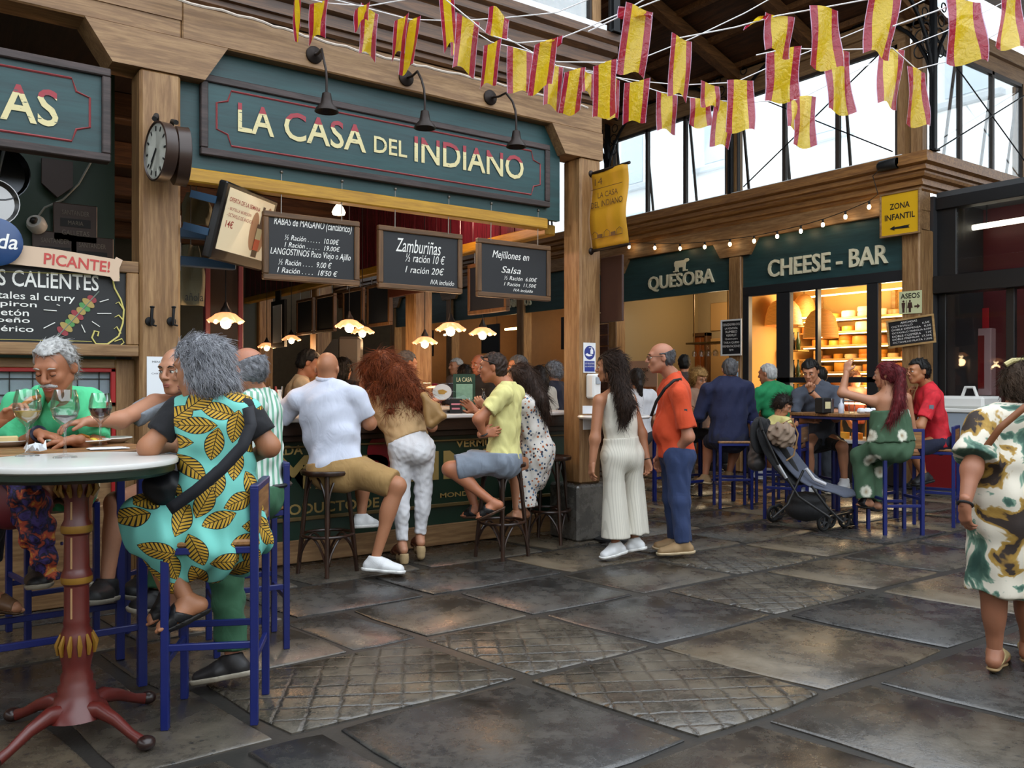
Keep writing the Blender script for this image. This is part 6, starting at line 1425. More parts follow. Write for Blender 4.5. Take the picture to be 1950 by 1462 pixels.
# stemware rack and beige room
rk = thing('glass_rack', 'hanging rack of upturned wine glasses in the QUESOBA room', 'rack', (11.6, 9.6, 2.2)); y0_, y1_ = cpx(1388, 640, 11.6).y, cpx(1320, 640, 11.6).y
m = MB(); m.bbox((11.4, y0_, 2.10), (11.8, y1_, 2.13), .005); wp(m, 'shelf', M('rack_brass', '#8a6c3c', .35, .6), rk)
for yy in (y0_+.02, y1_-.02): m = MB(); m.tube([(11.6, yy, 2.12), (11.6, yy, 3.74)], .012, 6); wp(m, 'hanger', MATS['rack_brass'], rk)
def wine_glass(label, p, sc=1.0, wine=None, fill=.35, flip=False, group=None, tall=False):
    t = thing('wine_glass', label, 'glass', p, 0, group); s = -1 if flip else 1
    pr = [(.036, 0), (.034, .004), (.006, .01), (.004, .03), (.004, .09), (.01, .10), (.034, .125), (.043, .155), (.040, .185), (.032, .215), (.0305, .215), (.0385, .185), (.0415, .155), (.032, .128), (0, .106)]
    m = MB(); m.lathe([(r*sc, z*sc*s) for r, z in pr], 20, p); wp(m, 'glass', GLASS2, t, True)
    if wine:
        m = MB(); m.lathe([(0, .108*sc), (.031*sc, .129*sc), (.039*sc, (.129+.06*fill)*sc), (0, (.129+.06*fill)*sc)], 20, p); wp(m, 'wine', LIQ[wine], t, True)
    return t
GLASS2 = glass('clear_glassware', (.97, .98, .98), .03, .5)
for k in range(9): wine_glass('upturned wine glass hanging from the rack in the QUESOBA room', Vector((11.5+.12*(k % 2), y0_+.06+k*(y1_-y0_-.1)/9, 2.10)), 1.0, flip=True, group='upturned glasses on the rack')
dr = thing('door_2', None, None, kind='structure'); a, b2 = cpx(1338, 700, 13.0).y, cpx(1285, 700, 13.0).y
for k in range(5): m = MB(); w_ = (b2-a)/5; m.bbox((13.1, a+k*w_+.004, 0), (13.19, a+(k+1)*w_-.004, 2.35), .006); m.build('door_board', wood('door_orange_wood', '#a85c24', '#7c3e14', 2, .4), dr)
m = MB(); m.bbox((13.05, a-.06, 0), (13.2, a, 2.42), .006); m.build('door_frame', DOAKZ, dr); m = MB(); m.bbox((13.05, b2, 0), (13.2, b2+.06, 2.42), .006); m.build('door_frame', DOAKZ, dr); m = MB(); m.bbox((13.05, a-.06, 2.35), (13.2, b2+.06, 2.42), .006); m.build('door_frame', DOAKY, dr)
for z0, z1, ya, yb2 in ((2.45, 3.0, 9.3, 10.3), (2.45, 3.0, 10.4, 11.5), (.1, 2.3, 11.0, 11.6)):
    m = MB(); m.bbox((13.17, ya, z0), (13.2, yb2, z1), .01); struct('trim_%d' % (70+int(ya*10) % 29+int(z0)), m, M('beige_panel', '#b8905c', .6))
rb_ = thing('banner_stand', 'pale pull-up banner advertising cheese tasting beside the far post', 'banner', cpx(1222, 780, 11.3)); yA, yB = cpx(1200, 700, 11.3).y, cpx(1245, 700, 11.3).y
m = MB(); m.box((11.28, min(yA, yB)-.1, .05), (11.30, max(yA, yB), 1.83)); wp(m, 'sheet', M('banner_pink', '#c29a80', .6), rb_); m = MB(); m.bbox((11.2, min(yA, yB)-.12, 0), (11.4, max(yA, yB)+.02, .06), .01); wp(m, 'foot', CHAIN, rb_)
m = MB(); m.box((11.272, min(yA, yB)-.08, .5), (11.279, max(yA, yB)-.02, 1.35)); wp(m, 'photo', M('banner_photo', '#a05a2c', .6, var=.7, vs=14), rb_); lettering(rb_, [('QUESOBA', -.2, .2, .2, .3, dict(bold=.01)), ('QUESOS · CATAS', -.2, .2, .05, .11, dict(bold=.01))], PX(11.27, (yA+yB)/2, 1.4), M('banner_text', '#4a2a18', .6))
# refrigerated counter under the glass
cc_ = thing('cheese_counter', 'lit glass counter with cheeses below the shop window', 'counter', (11.3, 7.5, 0))
m = MB(); m.bbox((11.1, 6.3, 0), (11.9, 8.7, .55), .01); wp(m, 'body', M('counter_dark', '#2a211c', .5), cc_); m = MB(); m.bbox((11.05, 6.3, .55), (11.95, 8.7, .6), .006); wp(m, 'deck', MARBLE, cc_)
m = MB(); m.box((11.1, 6.32, .6), (11.106, 8.68, 1.15)); wp(m, 'front_glass', GLASS, cc_); m = MB(); m.bbox((11.08, 6.3, 1.15), (11.9, 8.7, 1.18), .005); wp(m, 'top', MARBLE, cc_); m = MB(); m.tube([(11.2, 6.35, 1.12), (11.2, 8.65, 1.12)], .014, 6); wp(m, 'light_strip', WARML, cc_, True)
for k in range(10):
    m = MB(); r = cr.uniform(.07, .1); m.lathe([(0, 0), (r, 0), (r, .09), (0, .1)], 16, (11.35, 6.45+k*.235, .6)); tag(m.build('cheese', CH[k % 4], None, True), '%s cheese inside the lit glass counter' % cn[k % 4], 'cheese', 'cheeses inside the counter')
# ---- black glass notices, white red fridge by the porch, fire signs
fg = thing('chest_freezer', 'white and red chest freezer with tubs by the glazed porch', 'freezer', (10.6, 5.2, 0)); 
def fgx(px, py, X=10.55): return onX(px, py, X)
ya, yb2 = fgx(1742, 850).y, fgx(1835, 850).y
m = MB(); m.bbox((10.55, min(ya, yb2)-.25, .1), (11.2, max(ya, yb2), .62), .01); wp(m, 'lower_body', M('fridge_red', '#6a1016', .4), fg); m = MB(); m.bbox((10.55, min(ya, yb2)-.25, .62), (11.2, max(ya, yb2), 1.05), .01); wp(m, 'upper_body', M('fridge_grey', '#8f9aa6', .4), fg); m = MB(); m.bbox((10.57, min(ya, yb2)-.23, 0), (11.18, max(ya, yb2)-.02, .1), .005); wp(m, 'kick_plate', CHAIN, fg)
m = MB(); m.bbox((10.53, min(ya, yb2)-.27, 1.05), (11.22, max(ya, yb2)+.02, 1.10), .01); wp(m, 'lid', WHITEP, fg)
t = thing('plastic_tub', 'white plastic tub on the red and white freezer', 'tub', (10.85, min(ya, yb2)+.1, 1.1)); m = MB(); m.bbox((10.62, min(ya, yb2)-.2, 1.10), (11.1, max(ya, yb2)-.15, 1.25), .03); wp(m, 'tub', WHITEP, t); m = MB(); m.tube([(10.7, min(ya, yb2)-.1, 1.22), (10.7, min(ya, yb2)-.05, 1.36), (10.7, min(ya, yb2)+.05, 1.36), (10.7, min(ya, yb2)+.1, 1.22)], .02, 8); wp(m, 'handle', WHITEP, t, True)
for i, (px, py, w, h, kind_) in enumerate(((1814, 620, .12, .26, 0), (1840, 615, .17, .2, 1), (1867, 622, .12, .26, 2))):
    p = onX(px, py, 12.58); t = thing('fire_sign', ('red fire hose sign on the deep red porch wall', 'white notice framed in red on the porch wall', 'red fire extinguisher sign on the porch wall')[i], 'sign', p); X = PX(12.58, p.y, p.z)
    m = MB(); m.X = X; m.box((-w, -h, 0), (w, h, .01)); wp(m, 'plate', M('sign_fire_red', '#b01c24', .4), t); m = MB(); m.X = X; m.box((-w*.8, -h*.7 if kind_ == 1 else -h*.3, .01), (w*.8 if kind_ == 1 else w*.2, h*.85, .013)); wp(m, 'panel', WHITEP, t)
p = onX(1850, 700, 12.58); t = thing('hose_cabinet', 'red and white fire hose cabinet on the porch wall', 'cabinet', p); m = MB(); m.bbox((12.45, p.y-.33, p.z-.4), (12.6, p.y+.33, p.z+.55), .01); wp(m, 'frame', M('cabinet_pink', '#b89090', .5), t); m = MB(); m.box((12.44, p.y-.24, p.z-.3), (12.452, p.y+.24, p.z+.45)); wp(m, 'door', M('cabinet_red', '#7c1016', .4), t)
t = thing('tube_lamp', 'white tube lamp glowing behind the porch fanlight', 'lamp', (12.2, 4.9, 3.5)); a, b2 = onX(1812, 440, 12.3), onX(1950, 418, 12.3); m = MB(); m.tube([a, b2], .04, 8); wp(m, 'tube', M('cool_tube', '#fff2d8', .3, emit=4), t, True); m = MB(); m.tube([(a+b2)/2, Vector(((a+b2)/2).xy.to_3d())+UP*3.88], .01, 6); wp(m, 'rod', BLACKP, t)
# ================================================================ stools and tables
SEATW = wood('seat_wood', '#a87a48', '#7c5430', 0, .45)
def blue_stool(label, x, y, rot, group='blue metal bar stools', back=True):
    """seat faces local +y, back at -y"""
    t = thing('bar_stool', label, 'stool', (x, y, 0), rot, group); s = .175
    for sx in (-1, 1):
        for sy in (-1, 1):
            top = .975 if (sy < 0 and back) else .735; m = MB(); m.bbox((sx*s-.016, sy*s-.016, 0), (sx*s+.016, sy*s+.016, top), .003); m.build('leg', BLUEF, t)
    for z, lst in ((.27, ((-s, -s, s, -s), (-s, s, s, s))), (.33, ((-s, -s, -s, s), (s, -s, s, s))), (.72, ((-s, -s, s, -s), (-s, s, s, s), (-s, -s, -s, s), (s, -s, s, s)))):
        for (xa, ya_, xb, yb_) in lst:
            m = MB(); m.bbox((min(xa, xb)-.010, min(ya_, yb_)-.010, z-.014), (max(xa, xb)+.010, max(ya_, yb_)+.010, z+.014), .003); m.build('rail', BLUEF, t)
    m = MB(); m.bbox((-.185, -.165, .735), (.185, .195, .762), .008); m.build('seat', SEATW, t)
    if back:
        m = MB(); m.bbox((-.175, -.19, .80), (.175, -.165, .965), .005); bk = m.build('backrest', SEATW, t); m = MB(); m.bbox((-.19, -.192, .955), (.19, -.158, .985), .004); m.build('top_rail', BLUEF, t)
        me = fit_text('AGUILA', -.06, .06, .83, .85); mm = merge_meshes('l', [(me, Matrix(((-1, 0, 0, 0), (0, 0, -1, -.1915), (0, 1, 0, 0), (0, 0, 0, 1))) @ Matrix.Diagonal((-1, 1, 1, 1)), 0)], None); mm.build('lettering', CHALK, bk)
    return t
def bent_stool(label, x, y, rot=0):
    t = thing('bentwood_stool', label, 'stool', (x, y, 0), rot, 'dark bentwood bar stools')
    m = MB(); m.lathe([(0, .725), (.17, .725), (.195, .732), (.20, .748), (.195, .762), (.17, .765), (.16, .758), (0, .756)], 32); m.build('seat', DBROWN, t, True)
    a4 = [PI/4+k*PI/2 for k in range(4)]; R = lambda z: .215-.075*z/.73
    for a in a4:
        m = MB(); m.tube([(R(z)*math.cos(a), R(z)*math.sin(a), z) for z in (0, .2, .45, .73)], [.016, .017, .017, .018], 8); m.build('leg', DBROWN, t, True)
    m = MB(); m.tube([(.185*math.cos(q*PI/16), .185*math.sin(q*PI/16), .285) for q in range(32)], .012, 8, closed=True); m.build('foot_ring', DBROWN, t, True)
    for k in range(4):
        a0, a1 = a4[k], a4[k]+PI/2
        for (zb, zt, top_) in ((.50, .72, 1), (.06, .275, 0)):
            pts = []
            for i in range(11):
                f = i/10; a = a0+(a1-a0)*f; z = zb+(zt-zb)*math.sin(PI*f)**.6; rr = R(z)*(1-.29*math.sin(PI*f)*.6)
                pts.append((rr*math.cos(a), rr*math.sin(a), z))
            m = MB(); m.tube(pts, .009, 6); m.build('arch', DBROWN, t, True)
    return t
def gp(px, py): p = onZ(px, py, 0); return p.x, p.y
# left group: stool of the woman in the leaf dress, stool of the striped man and others
def ctr(pts): 
    q = [onZ(*p, 0) for p in pts]; return sum((v.x for v in q))/len(q), sum((v.y for v in q))/len(q), q
cx_, cy_, q = ctr(((310, 1388), (482, 1378), (511, 1322), (353, 1330))); d = (q[1]-q[0]).to_2d(); STOOL_A = (cx_, cy_); rotA = math.atan2(d.y, d.x)+PI/2
blue_stool('blue bar stool under the woman in the leaf print dress', cx_, cy_, rotA)
STOOL_B = tuple(W(470, 0, 4.62).xy); blue_stool('blue bar stool under the man in the striped shirt', *STOOL_B, rotA+.3)
STOOL_C = tuple(W(330, 0, 4.95).xy); blue_stool('blue bar stool under the bald man in grey', *STOOL_C, rotA+1.2)
STOOL_D = tuple(W(100, 0, 4.85).xy); blue_stool('blue bar stool under the man in the mint shirt', *STOOL_D, 3.3)
# wooden high table with blue frame
def high_table(label, x0, x1, y0, y1, z=1.10, group=None, rot=0, org=None):
    t = thing('high_table', label, 'table', ((x0+x1)/2, (y0+y1)/2, 0), 0, group); ox, oy = (x0+x1)/2, (y0+y1)/2; a, b = (x1-x0)/2, (y1-y0)/2
    n = 5; w_ = 2*b/n
    for k in range(n): m = MB(); m.bbox((-a, -b+k*w_+.001, z-.03), (a, -b+(k+1)*w_-.001, z), .004); m.build('table_board', SEATW, t)
    m = MB(); m.bbox((-a+.01, -b+.01, z-.06), (a-.01, b-.01, z-.031), .004); m.build('frame', BLUEF, t)
    for sx in (-1, 1):
        for sy in (-1, 1): m = MB(); m.bbox((sx*(a-.05)-.02, sy*(b-.05)-.02, 0), (sx*(a-.05)+.02, sy*(b-.05)+.02, z-.06), .003); m.build('leg', BLUEF, t)
    for sy in (-1, 1): m = MB(); m.bbox((-a+.05, sy*(b-.05)-.012, .26), (a-.05, sy*(b-.05)+.012, .29), .003); m.build('foot_rail', BLUEF, t)
    return t
high_table('wooden high table with blue legs behind the round marble table', -.75, .99, 4.185, 4.76)
# round marble table on a red cast pedestal
TD = 3.42; tc = W(146, 0, TD); tc = Vector((tc.x, tc.y, 0)); rt = thing('round_table', 'round white marble table on an ornate red cast iron pedestal', 'table', tc)
m = MB(); m.lathe([(0, 1.072), (.365, 1.072), (.378, 1.08), (.38, 1.09), (.376, 1.10), (.36, 1.102), (0, 1.102)], 64); m.build('marble_top', MARBLE, rt, True)
m = MB(); m.lathe([(0, 1.035), (.34, 1.035), (.366, 1.05), (.366, 1.072), (0, 1.072)], 48); m.build('rim', M('green_rim', '#0f2418', .4), rt, True)
REDI = M('red_cast_iron', '#571a14', .35, var=.25, vs=20, spec=.6)
GILT = M('gilt_relief', '#8a6420', .4, .3, var=.3)
m = MB(); m.lathe([(.125, .085), (.11, .115), (.085, .135), (.08, .16), (.068, .175), (.07, .20), (.058, .215), (.06, .24), (.05, .26), (.056, .30), (.066, .34), (.058, .41), (.046, .44), (.050, .455), (.046, .47), (.046, .60), (.056, .61), (.058, .64), (.050, .66), (.047, .67), (.045, .80), (.056, .81), (.056, .84), (.046, .86), (.044, .94), (.056, .97), (.07, 1.0), (.06, 1.04), (0, 1.04)], 24); m.build('pedestal', REDI, rt, True)
for (z0, z1, r0, r1) in ((.33, .41, .067, .057), (.955, 1.01, .06, .071)):
    for k in range(12):
        a = k*PI/6; m = MB(); m.tube([((r0)*math.cos(a), r0*math.sin(a), z0), ((max(r0, r1)+.004)*math.cos(a), (max(r0, r1)+.004)*math.sin(a), (z0+z1)/2), (r1*math.cos(a), r1*math.sin(a), z1)], [.006, .011, .005], 6); m.build('acanthus_leaf', GILT, rt, True)
m = MB(); m.lathe([(.057, .611), (.0595, .625), (.057, .64)], 24); m.build('gilt_band', GILT, rt, True); m = MB(); m.lathe([(.057, .811), (.0595, .825), (.057, .84)], 24); m.build('gilt_band', GILT, rt, True)
for z0, z1 in ((.475, .595), (.672, .795), (.865, .935)):
    m = MB(); a = math.atan2(-FW.y, -FW.x)+.05; m.tube([(.0465*math.cos(a), .0465*math.sin(a), z0), (.0462*math.cos(a), .0462*math.sin(a), z1)], .004, 6); m.build('fluting', M('cream_flute', '#a8845c', .4), rt, True)
for k in range(4):
    a = math.radians(20)+k*PI/2+.2; d = Vector((math.cos(a), math.sin(a), 0)); m = MB()
    m.tube([d*.05+UP*.10, d*.13+UP*.118, d*.21+UP*.092, d*.29+UP*.05, d*.35+UP*.028], [.045, .034, .025, .02, .024], 10, flat=.8); ob = m.build('foot', REDI, rt, True)
    m = MB(); m.ball(d*.365+UP*.028, (.036, .036, .028), 10, 8); m.build('claw', M('dark_claw', '#241310', .3), ob, True)
# tableware on the left tables
wine_glass('large wine glass with a little white wine on the marble table edge', onZ(52, 868, 1.102), 1.28, 'white', .3); wine_glass('large empty-looking wine glass on the marble table', onZ(124, 871, 1.102), 1.28, 'red', .08)
wine_glass('wine glass of red wine on the wooden table', onZ(191, 853, 1.10), 1.2, 'red', .45); wine_glass('wine glass of white wine before the man in mint', onZ(62, 846, 1.10), 1.1, 'white', .5)
PLATE = M('china', '#cfccc4', .25); FRY = M('fried_gold', '#b87420', .55, var=.4, vs=40); LEM = M('lemon', '#d8c040', .5)
def plate(label, p, r, food, sx=1.0, group=None):
    t = thing('plate', label, 'plate', p, 0, group); m = MB(); m.X = Matrix.Diagonal((1, 1, 1, 1)); m.lathe([(0, 0), (r*.6, 0), (r*.95, .022), (r, .026), (r*.98, .03), (r*.62, .01), (0, .008)], 32); m.build('dish', PLATE, t, True)
    return t
def food(label, p, kind_, n, rad, seed):
    g_ = random.Random(seed)
    for i in range(n):
        a = g_.uniform(0, 6.28); rr = rad*math.sqrt(g_.random()); q = Vector(p)+Vector((rr*math.cos(a), rr*math.sin(a), .014+.016*(i % 3)*(1-rr/rad)))
        m = MB(); b_ = g_.uniform(0, 3.1); L_ = g_.uniform(.03, .05)
        if kind_ == 'fry': m.tube([q-Vector((math.cos(b_), math.sin(b_), 0))*L_, q+UP*.008, q+Vector((math.cos(b_), math.sin(b_), 0))*L_], [.006, .011, .006], 6); nm = 'fried_ring'
        else: m.ball(q, (.022, .022, .012), 8, 6); nm = 'lemon_slice'
        tag(m.build(nm, FRY if kind_ == 'fry' else LEM, None, True), label, 'food', 'food on the plates')
p1 = onZ(150, 848, 1.10); plate('white oval plate of fried squid with lemon on the wooden table', p1, .145, 1); food('piece of fried squid on the plate in front of the red wine glass', p1, 'fry', 12, .09, 1); food('slice of lemon on the fried squid plate', p1+Vector((.04, -.02, .01)), 'lem', 1, .02, 2)
p2 = onZ(92, 842, 1.10); plate('white plate of fried strips before the man in mint', p2, .12, 1); food('fried strip on the plate before the man in mint', p2, 'fry', 9, .07, 4)
p3 = onZ(212, 843, 1.10); plate('white side plate near the bald man reaching across', p3, .10, 1); p4 = onZ(12, 850, 1.10); plate('white plate with a cheese piece by the black folder', p4, .10, 1)
m = MB(); m.bbox((-.05, -.02, 0), (.05, .02, .03), .006); o = m.build('cheese_piece', CH[1]); o.location = p4+UP*.02; tag(o, 'block of pale cheese on the plate by the black folder', 'food')
m = MB(); m.bbox((-.10, -.06, 0), (.10, .06, .03), .008); o = m.build('bill_folder', BLACKP); o.location = onZ(14, 838, 1.10); o.rotation_euler = (0, 0, -.5); tag(o, 'black bill folder lying on the wooden table', 'folder')
def napkin(label, px, py, z, s=.09, seed=0, flat=False):
    p = onZ(px, py, z); g_ = random.Random(seed); m = MB(); P_ = []
    for i in range(6):
        P_.append([(p.x+s*(i/5-.5)*1.3+g_.uniform(-.01, .01), p.y+s*(j/5-.5)+g_.uniform(-.01, .01), p.z+.004+(0 if flat else abs(g_.gauss(0, .028)))) for j in range(6)])
    m.grid(P_); o = m.build('napkin', PAPER, None, False); so = o.modifiers.new('t', 'SOLIDIFY'); so.thickness = .002; so.offset = 1; tag(o, label, 'napkin')
napkin('crumpled white napkin beside the left wine glass', 66, 862, 1.102, .05, 1); napkin('crumpled white napkin on the wooden table before the folder', 52, 842, 1.10, .07, 2); napkin('white paper napkin lying flat near the old man hand', 205, 855, 1.10, .12, 3, True)
# bar stools
sx_, sy_, _ = ctr(((565, 1090), (677, 1092), (612, 1106), (640, 1070))); STOOL1 = (sx_, sy_); bent_stool('bentwood stool under the bald man in the white polo', sx_, sy_, .35)
sx_, sy_, _ = ctr(((907, 1062), (1003, 1058), (966, 1076), (948, 1042))); STOOL2 = (sx_, sy_); bent_stool('bentwood stool under the man in the yellow shirt', sx_, sy_, .2)
STOOL3 = tuple(W(1046, 0, 7.62).xy); bent_stool('bentwood stool beside the stone column base', *STOOL3, .6)
# right group
TRT = W(1590, 0, 9.1); high_table('wooden high table with blue legs beside the pushchair', TRT.x-.42, TRT.x+.42, TRT.y-.52, TRT.y+.26)
cx_, cy_, q = ctr(((1642, 1009), (1697, 1024), (1753, 1020), (1724, 1000))); STOOL_R = (cx_, cy_); blue_stool('blue bar stool with AGUILA back under the woman in green', cx_, cy_, -.6)
STOOL_S = tuple(W(1783, 0, 8.6).xy); blue_stool('blue bar stool under the man in the red shirt', *STOOL_S, .35)
STOOL_N = tuple(W(1395, 0, 9.75).xy); blue_stool('blue bar stool under the man in navy', *STOOL_N, .9); STOOL_G = tuple(W(1462, 0, 10.3).xy); blue_stool('blue bar stool under the man in the green polo', *STOOL_G, .9)
STOOL_K = tuple(W(1545, 0, 9.75).xy); blue_stool('blue bar stool under the man with the dark grey shirt', *STOOL_K, 2.6, back=False); 
blue_stool('empty blue bar stool beside the pushchair handle', *tuple(W(1497, 0, 8.95).xy), .4)
high_table('wooden high table with blue legs before the QUESOBA room', W(1345, 0, 10.1).x-.45, W(1345, 0, 10.1).x+.45, W(1345, 0, 10.1).y-.12, W(1345, 0, 10.1).y+.5)
# round ledge table at the right post
lp = W(1168, 0, 7.75); rt2 = thing('ledge_table', 'small round white table beside the oak post', 'table', (lp.x, lp.y, 0)); m = MB(); m.lathe([(0, 1.09), (.32, 1.09), (.33, 1.105), (.32, 1.12), (0, 1.12)], 40); m.build('top', MARBLE, rt2, True); m = MB(); m.lathe([(.2, 0), (.2, .02), (.04, .06), (.035, 1.05), (.1, 1.09), (0, 1.09)], 20); m.build('pedestal', BLACKF, rt2, True)
t = paper('small white card on the round ledge table', plane_matrix(W(1119, 780, 7.6), RT, UP), .09, .07); 
t = paper('white menu card hanging below the ledge beside the post', plane_matrix(onY(1118, 806, 5.862)+Vector((0, -.003, 0)), (1, 0, 0), UP), .10, .11)
# napkin box, bottle, glass, crumpled napkins on the right table
p = W(1568, 783, 8.75); p.z = 1.10; t = thing('napkin_dispenser', 'black and chrome napkin dispenser on the right high table', 'dispenser', p); X = plane_matrix(p, RT*.8+FW*.5, UP)
m = MB(); m.X = X; m.bbox((-.08, 0, -.05), (.06, .16, .06), .012); wp(m, 'housing', BLACKP, t); m = MB(); m.X = X; m.bbox((.055, .0, -.045), (.10, .15, .055), .008); wp(m, 'chrome_face', MATS['polished_steel'], t); m = MB(); m.X = X; m.box((-.05, .05, .06), (.03, .12, .063)); wp(m, 'sticker', CREAM, t)
p = W(1602, 770, 8.8); p.z = 1.10; bottle('small white bottle with blue label on the right high table', p, .15, M('bottle_white', '#c8ccd8', .3), r=.03); p = W(1622, 770, 8.7); p.z = 1.10; tumbler('empty glass beside the white bottle on the right table', p, .035, .13, 'beer', .08)
for k in range(3):
    q = W(1640+k*12, 775, 8.75); m = MB(); g_ = random.Random(k); pr = [(0, 0), (.03, .004), (.045, .02), (.04, .045), (.02, .055), (0, .05)]; m.lathe([(r*g_.uniform(.8, 1.2), z) for r, z in pr], 9, (0, 0, 0)); o = m.build('napkin', PAPER); o.location = (q.x, q.y, 1.10); tag(o, 'crumpled napkin ball beside the glass on the right table', 'napkin', 'crumpled napkins on the right table')
# ---- pushchair
def pushchair():
    G = lambda px, py, D=8.15: W(px, py, D)
    base = onZ(1535, 1010, 0); t = thing('pushchair', 'black and grey pushchair with a bag hung on its handle', 'pushchair', base); AL = M('brushed_alu', '#a8aab0', .3, .8); FB = cloth_mat('pram_black', '#101114'); FG = cloth_mat('pram_grey', '#474c5a'); dn = .22
    for (px, py, D) in ((1472, 994, 8.45), (1482, 990, 8.75), (1568, 1012, 8.0), (1580, 1006, 8.2), (1608, 1005, 8.25), (1622, 1000, 8.45)):
        c = onZ(px, py, 0); c = Vector((c.x, c.y, .085)); X = plane_matrix(c, FW*.5+RT*.86, UP); m = MB(); m.X = X; m.tube([(.068*math.cos(q*PI/12), .068*math.sin(q*PI/12), 0) for q in range(24)], .017, 8, closed=True); wh = wp(m, 'wheel', BLACKP, t, True)
        m = MB(); m.X = X; m.lathe([(0, -.012), (.02, -.012), (.02, .012), (0, .012)], 10)
        for k in range(5): m.tube([(0, 0, 0), (.06*math.cos(k*1.257), .06*math.sin(k*1.257), 0)], .007, 5)
        m.build('hub', M('hub_grey', '#3a3c40', .4), wh)
    def bar_(pts, r, mat, nm='frame_tube'): m = MB(); m.tube(pts, r, 8); wp(m, nm, mat, t, True)
    for D in (7.95, 8.35):
        bar_([G(1452, 820, D), G(1480, 880, D), G(1520, 945, D), G(1580, 985, D)], .013, BLACKF); bar_([G(1530, 895, D), G(1500, 960, D), G(1472, 985, D)], .012, BLACKF); bar_([G(1545, 925, D), G(1575, 965, D), G(1605, 995, D)], .012, BLACKF); bar_([G(1482, 885, D), G(1497, 910, D)], .018, AL)
    bar_([G(1575, 985, 8.0), G(1622, 975, 8.4)], .012, BLACKF); bar_([G(1478, 985, 8.0), G(1500, 975, 8.6)], .012, BLACKF); bar_([G(1452, 820, 7.95), G(1446, 800, 8.1), G(1446, 800, 8.3), G(1452, 820, 8.35)], .016, BLACKP)
    def sheet(rows_, mat, nm, th=.02):
        m = MB(); P_ = []
        for (px, py, w_) in rows_: P_.append([G(px, py, 8.15)+FW*(.7*w_*s)+RT*(.75*w_*s) for s in (-1, -.5, 0, .5, 1)])
        m.grid(P_); o = wp(m, nm, mat, t, True); sd = o.modifiers.new('t', 'SOLIDIFY'); sd.thickness = th; sb = o.modifiers.new('s', 'SUBSURF'); sb.levels = 1; sb.render_levels = 1; return o
    sheet([(1470, 836, .16), (1490, 855, .17), (1510, 885, .18), (1530, 908, .18), (1552, 925, .18), (1580, 932, .19), (1610, 938, .19), (1622, 948, .18)], FG, 'seat', .03)
    sheet([(1455, 812, .18), (1462, 840, .19), (1480, 875, .20), (1505, 905, .2), (1530, 925, .2)], FB, 'seat_back', .03)
    b = Field(.03); b.ell(G(1535, 968, 8.2), (.20, .17, .12), (RT, FW, UP)); b.ell(G(1535, 950, 8.2), (.18, .17, .07), (RT, FW, UP)); o = field_obj('basket', b, .014, FB, t); keep_world(o)
    b = Field(.03); b.cone(G(1462, 822, 8.2), G(1512, 905, 8.2), .07, .06, flat=(FW, 2.2)); b.cone(G(1448, 805, 8.2), G(1446, 850, 8.2), .06, .05, flat=(FW, 2.2)); o = field_obj('shell', b, .014, FB, t); keep_world(o)
    sheet([(1448, 795, .17), (1440, 830, .17), (1452, 865, .16)], FB, 'canopy', .04)
    for D in (8.05, 8.25): bar_([G(1535, 892, D), G(1550, 912, D), G(1572, 922, D)], .017, M('harness_white', '#b8b8bc', .6), 'harness')
    b = Field(.03); c = G(1487, 826, 8.0); b.ell(c, (.13, .10, .10), (RT, FW, UP)); b.ell(c-UP*.05+RT*.02, (.11, .09, .08), (RT, FW, UP)); b.fold = folds(4, .012, .05); o = field_obj('hanging_bag', b, .01, cloth_mat('bag_taupe', '#7a6858', var=.4), None); tag(o, 'brown checked drawstring bag hanging on the pushchair', 'bag')
    m = MB(); m.tube([c+UP*.09, c+RT*.1+UP*.14, c+RT*.16, c+RT*.12-UP*.2, c+RT*.05-UP*.25], .008, 6); wp(m, 'bag_cord', M('cord_tan', '#8a6a44', .7), o, True)
    b = Field(.02); c = G(1441, 865, 8.3); b.cone(c+UP*.1, c-UP*.08, .06, .085, flat=(FW, 1.4)); b.fold = folds(9, .006, .08); tag(field_obj('shopping_bag', b, .012, M('grey_bag', '#3c3c3e', .5), None), 'grey shopping bag hanging behind the pushchair', 'bag')
pushchair()
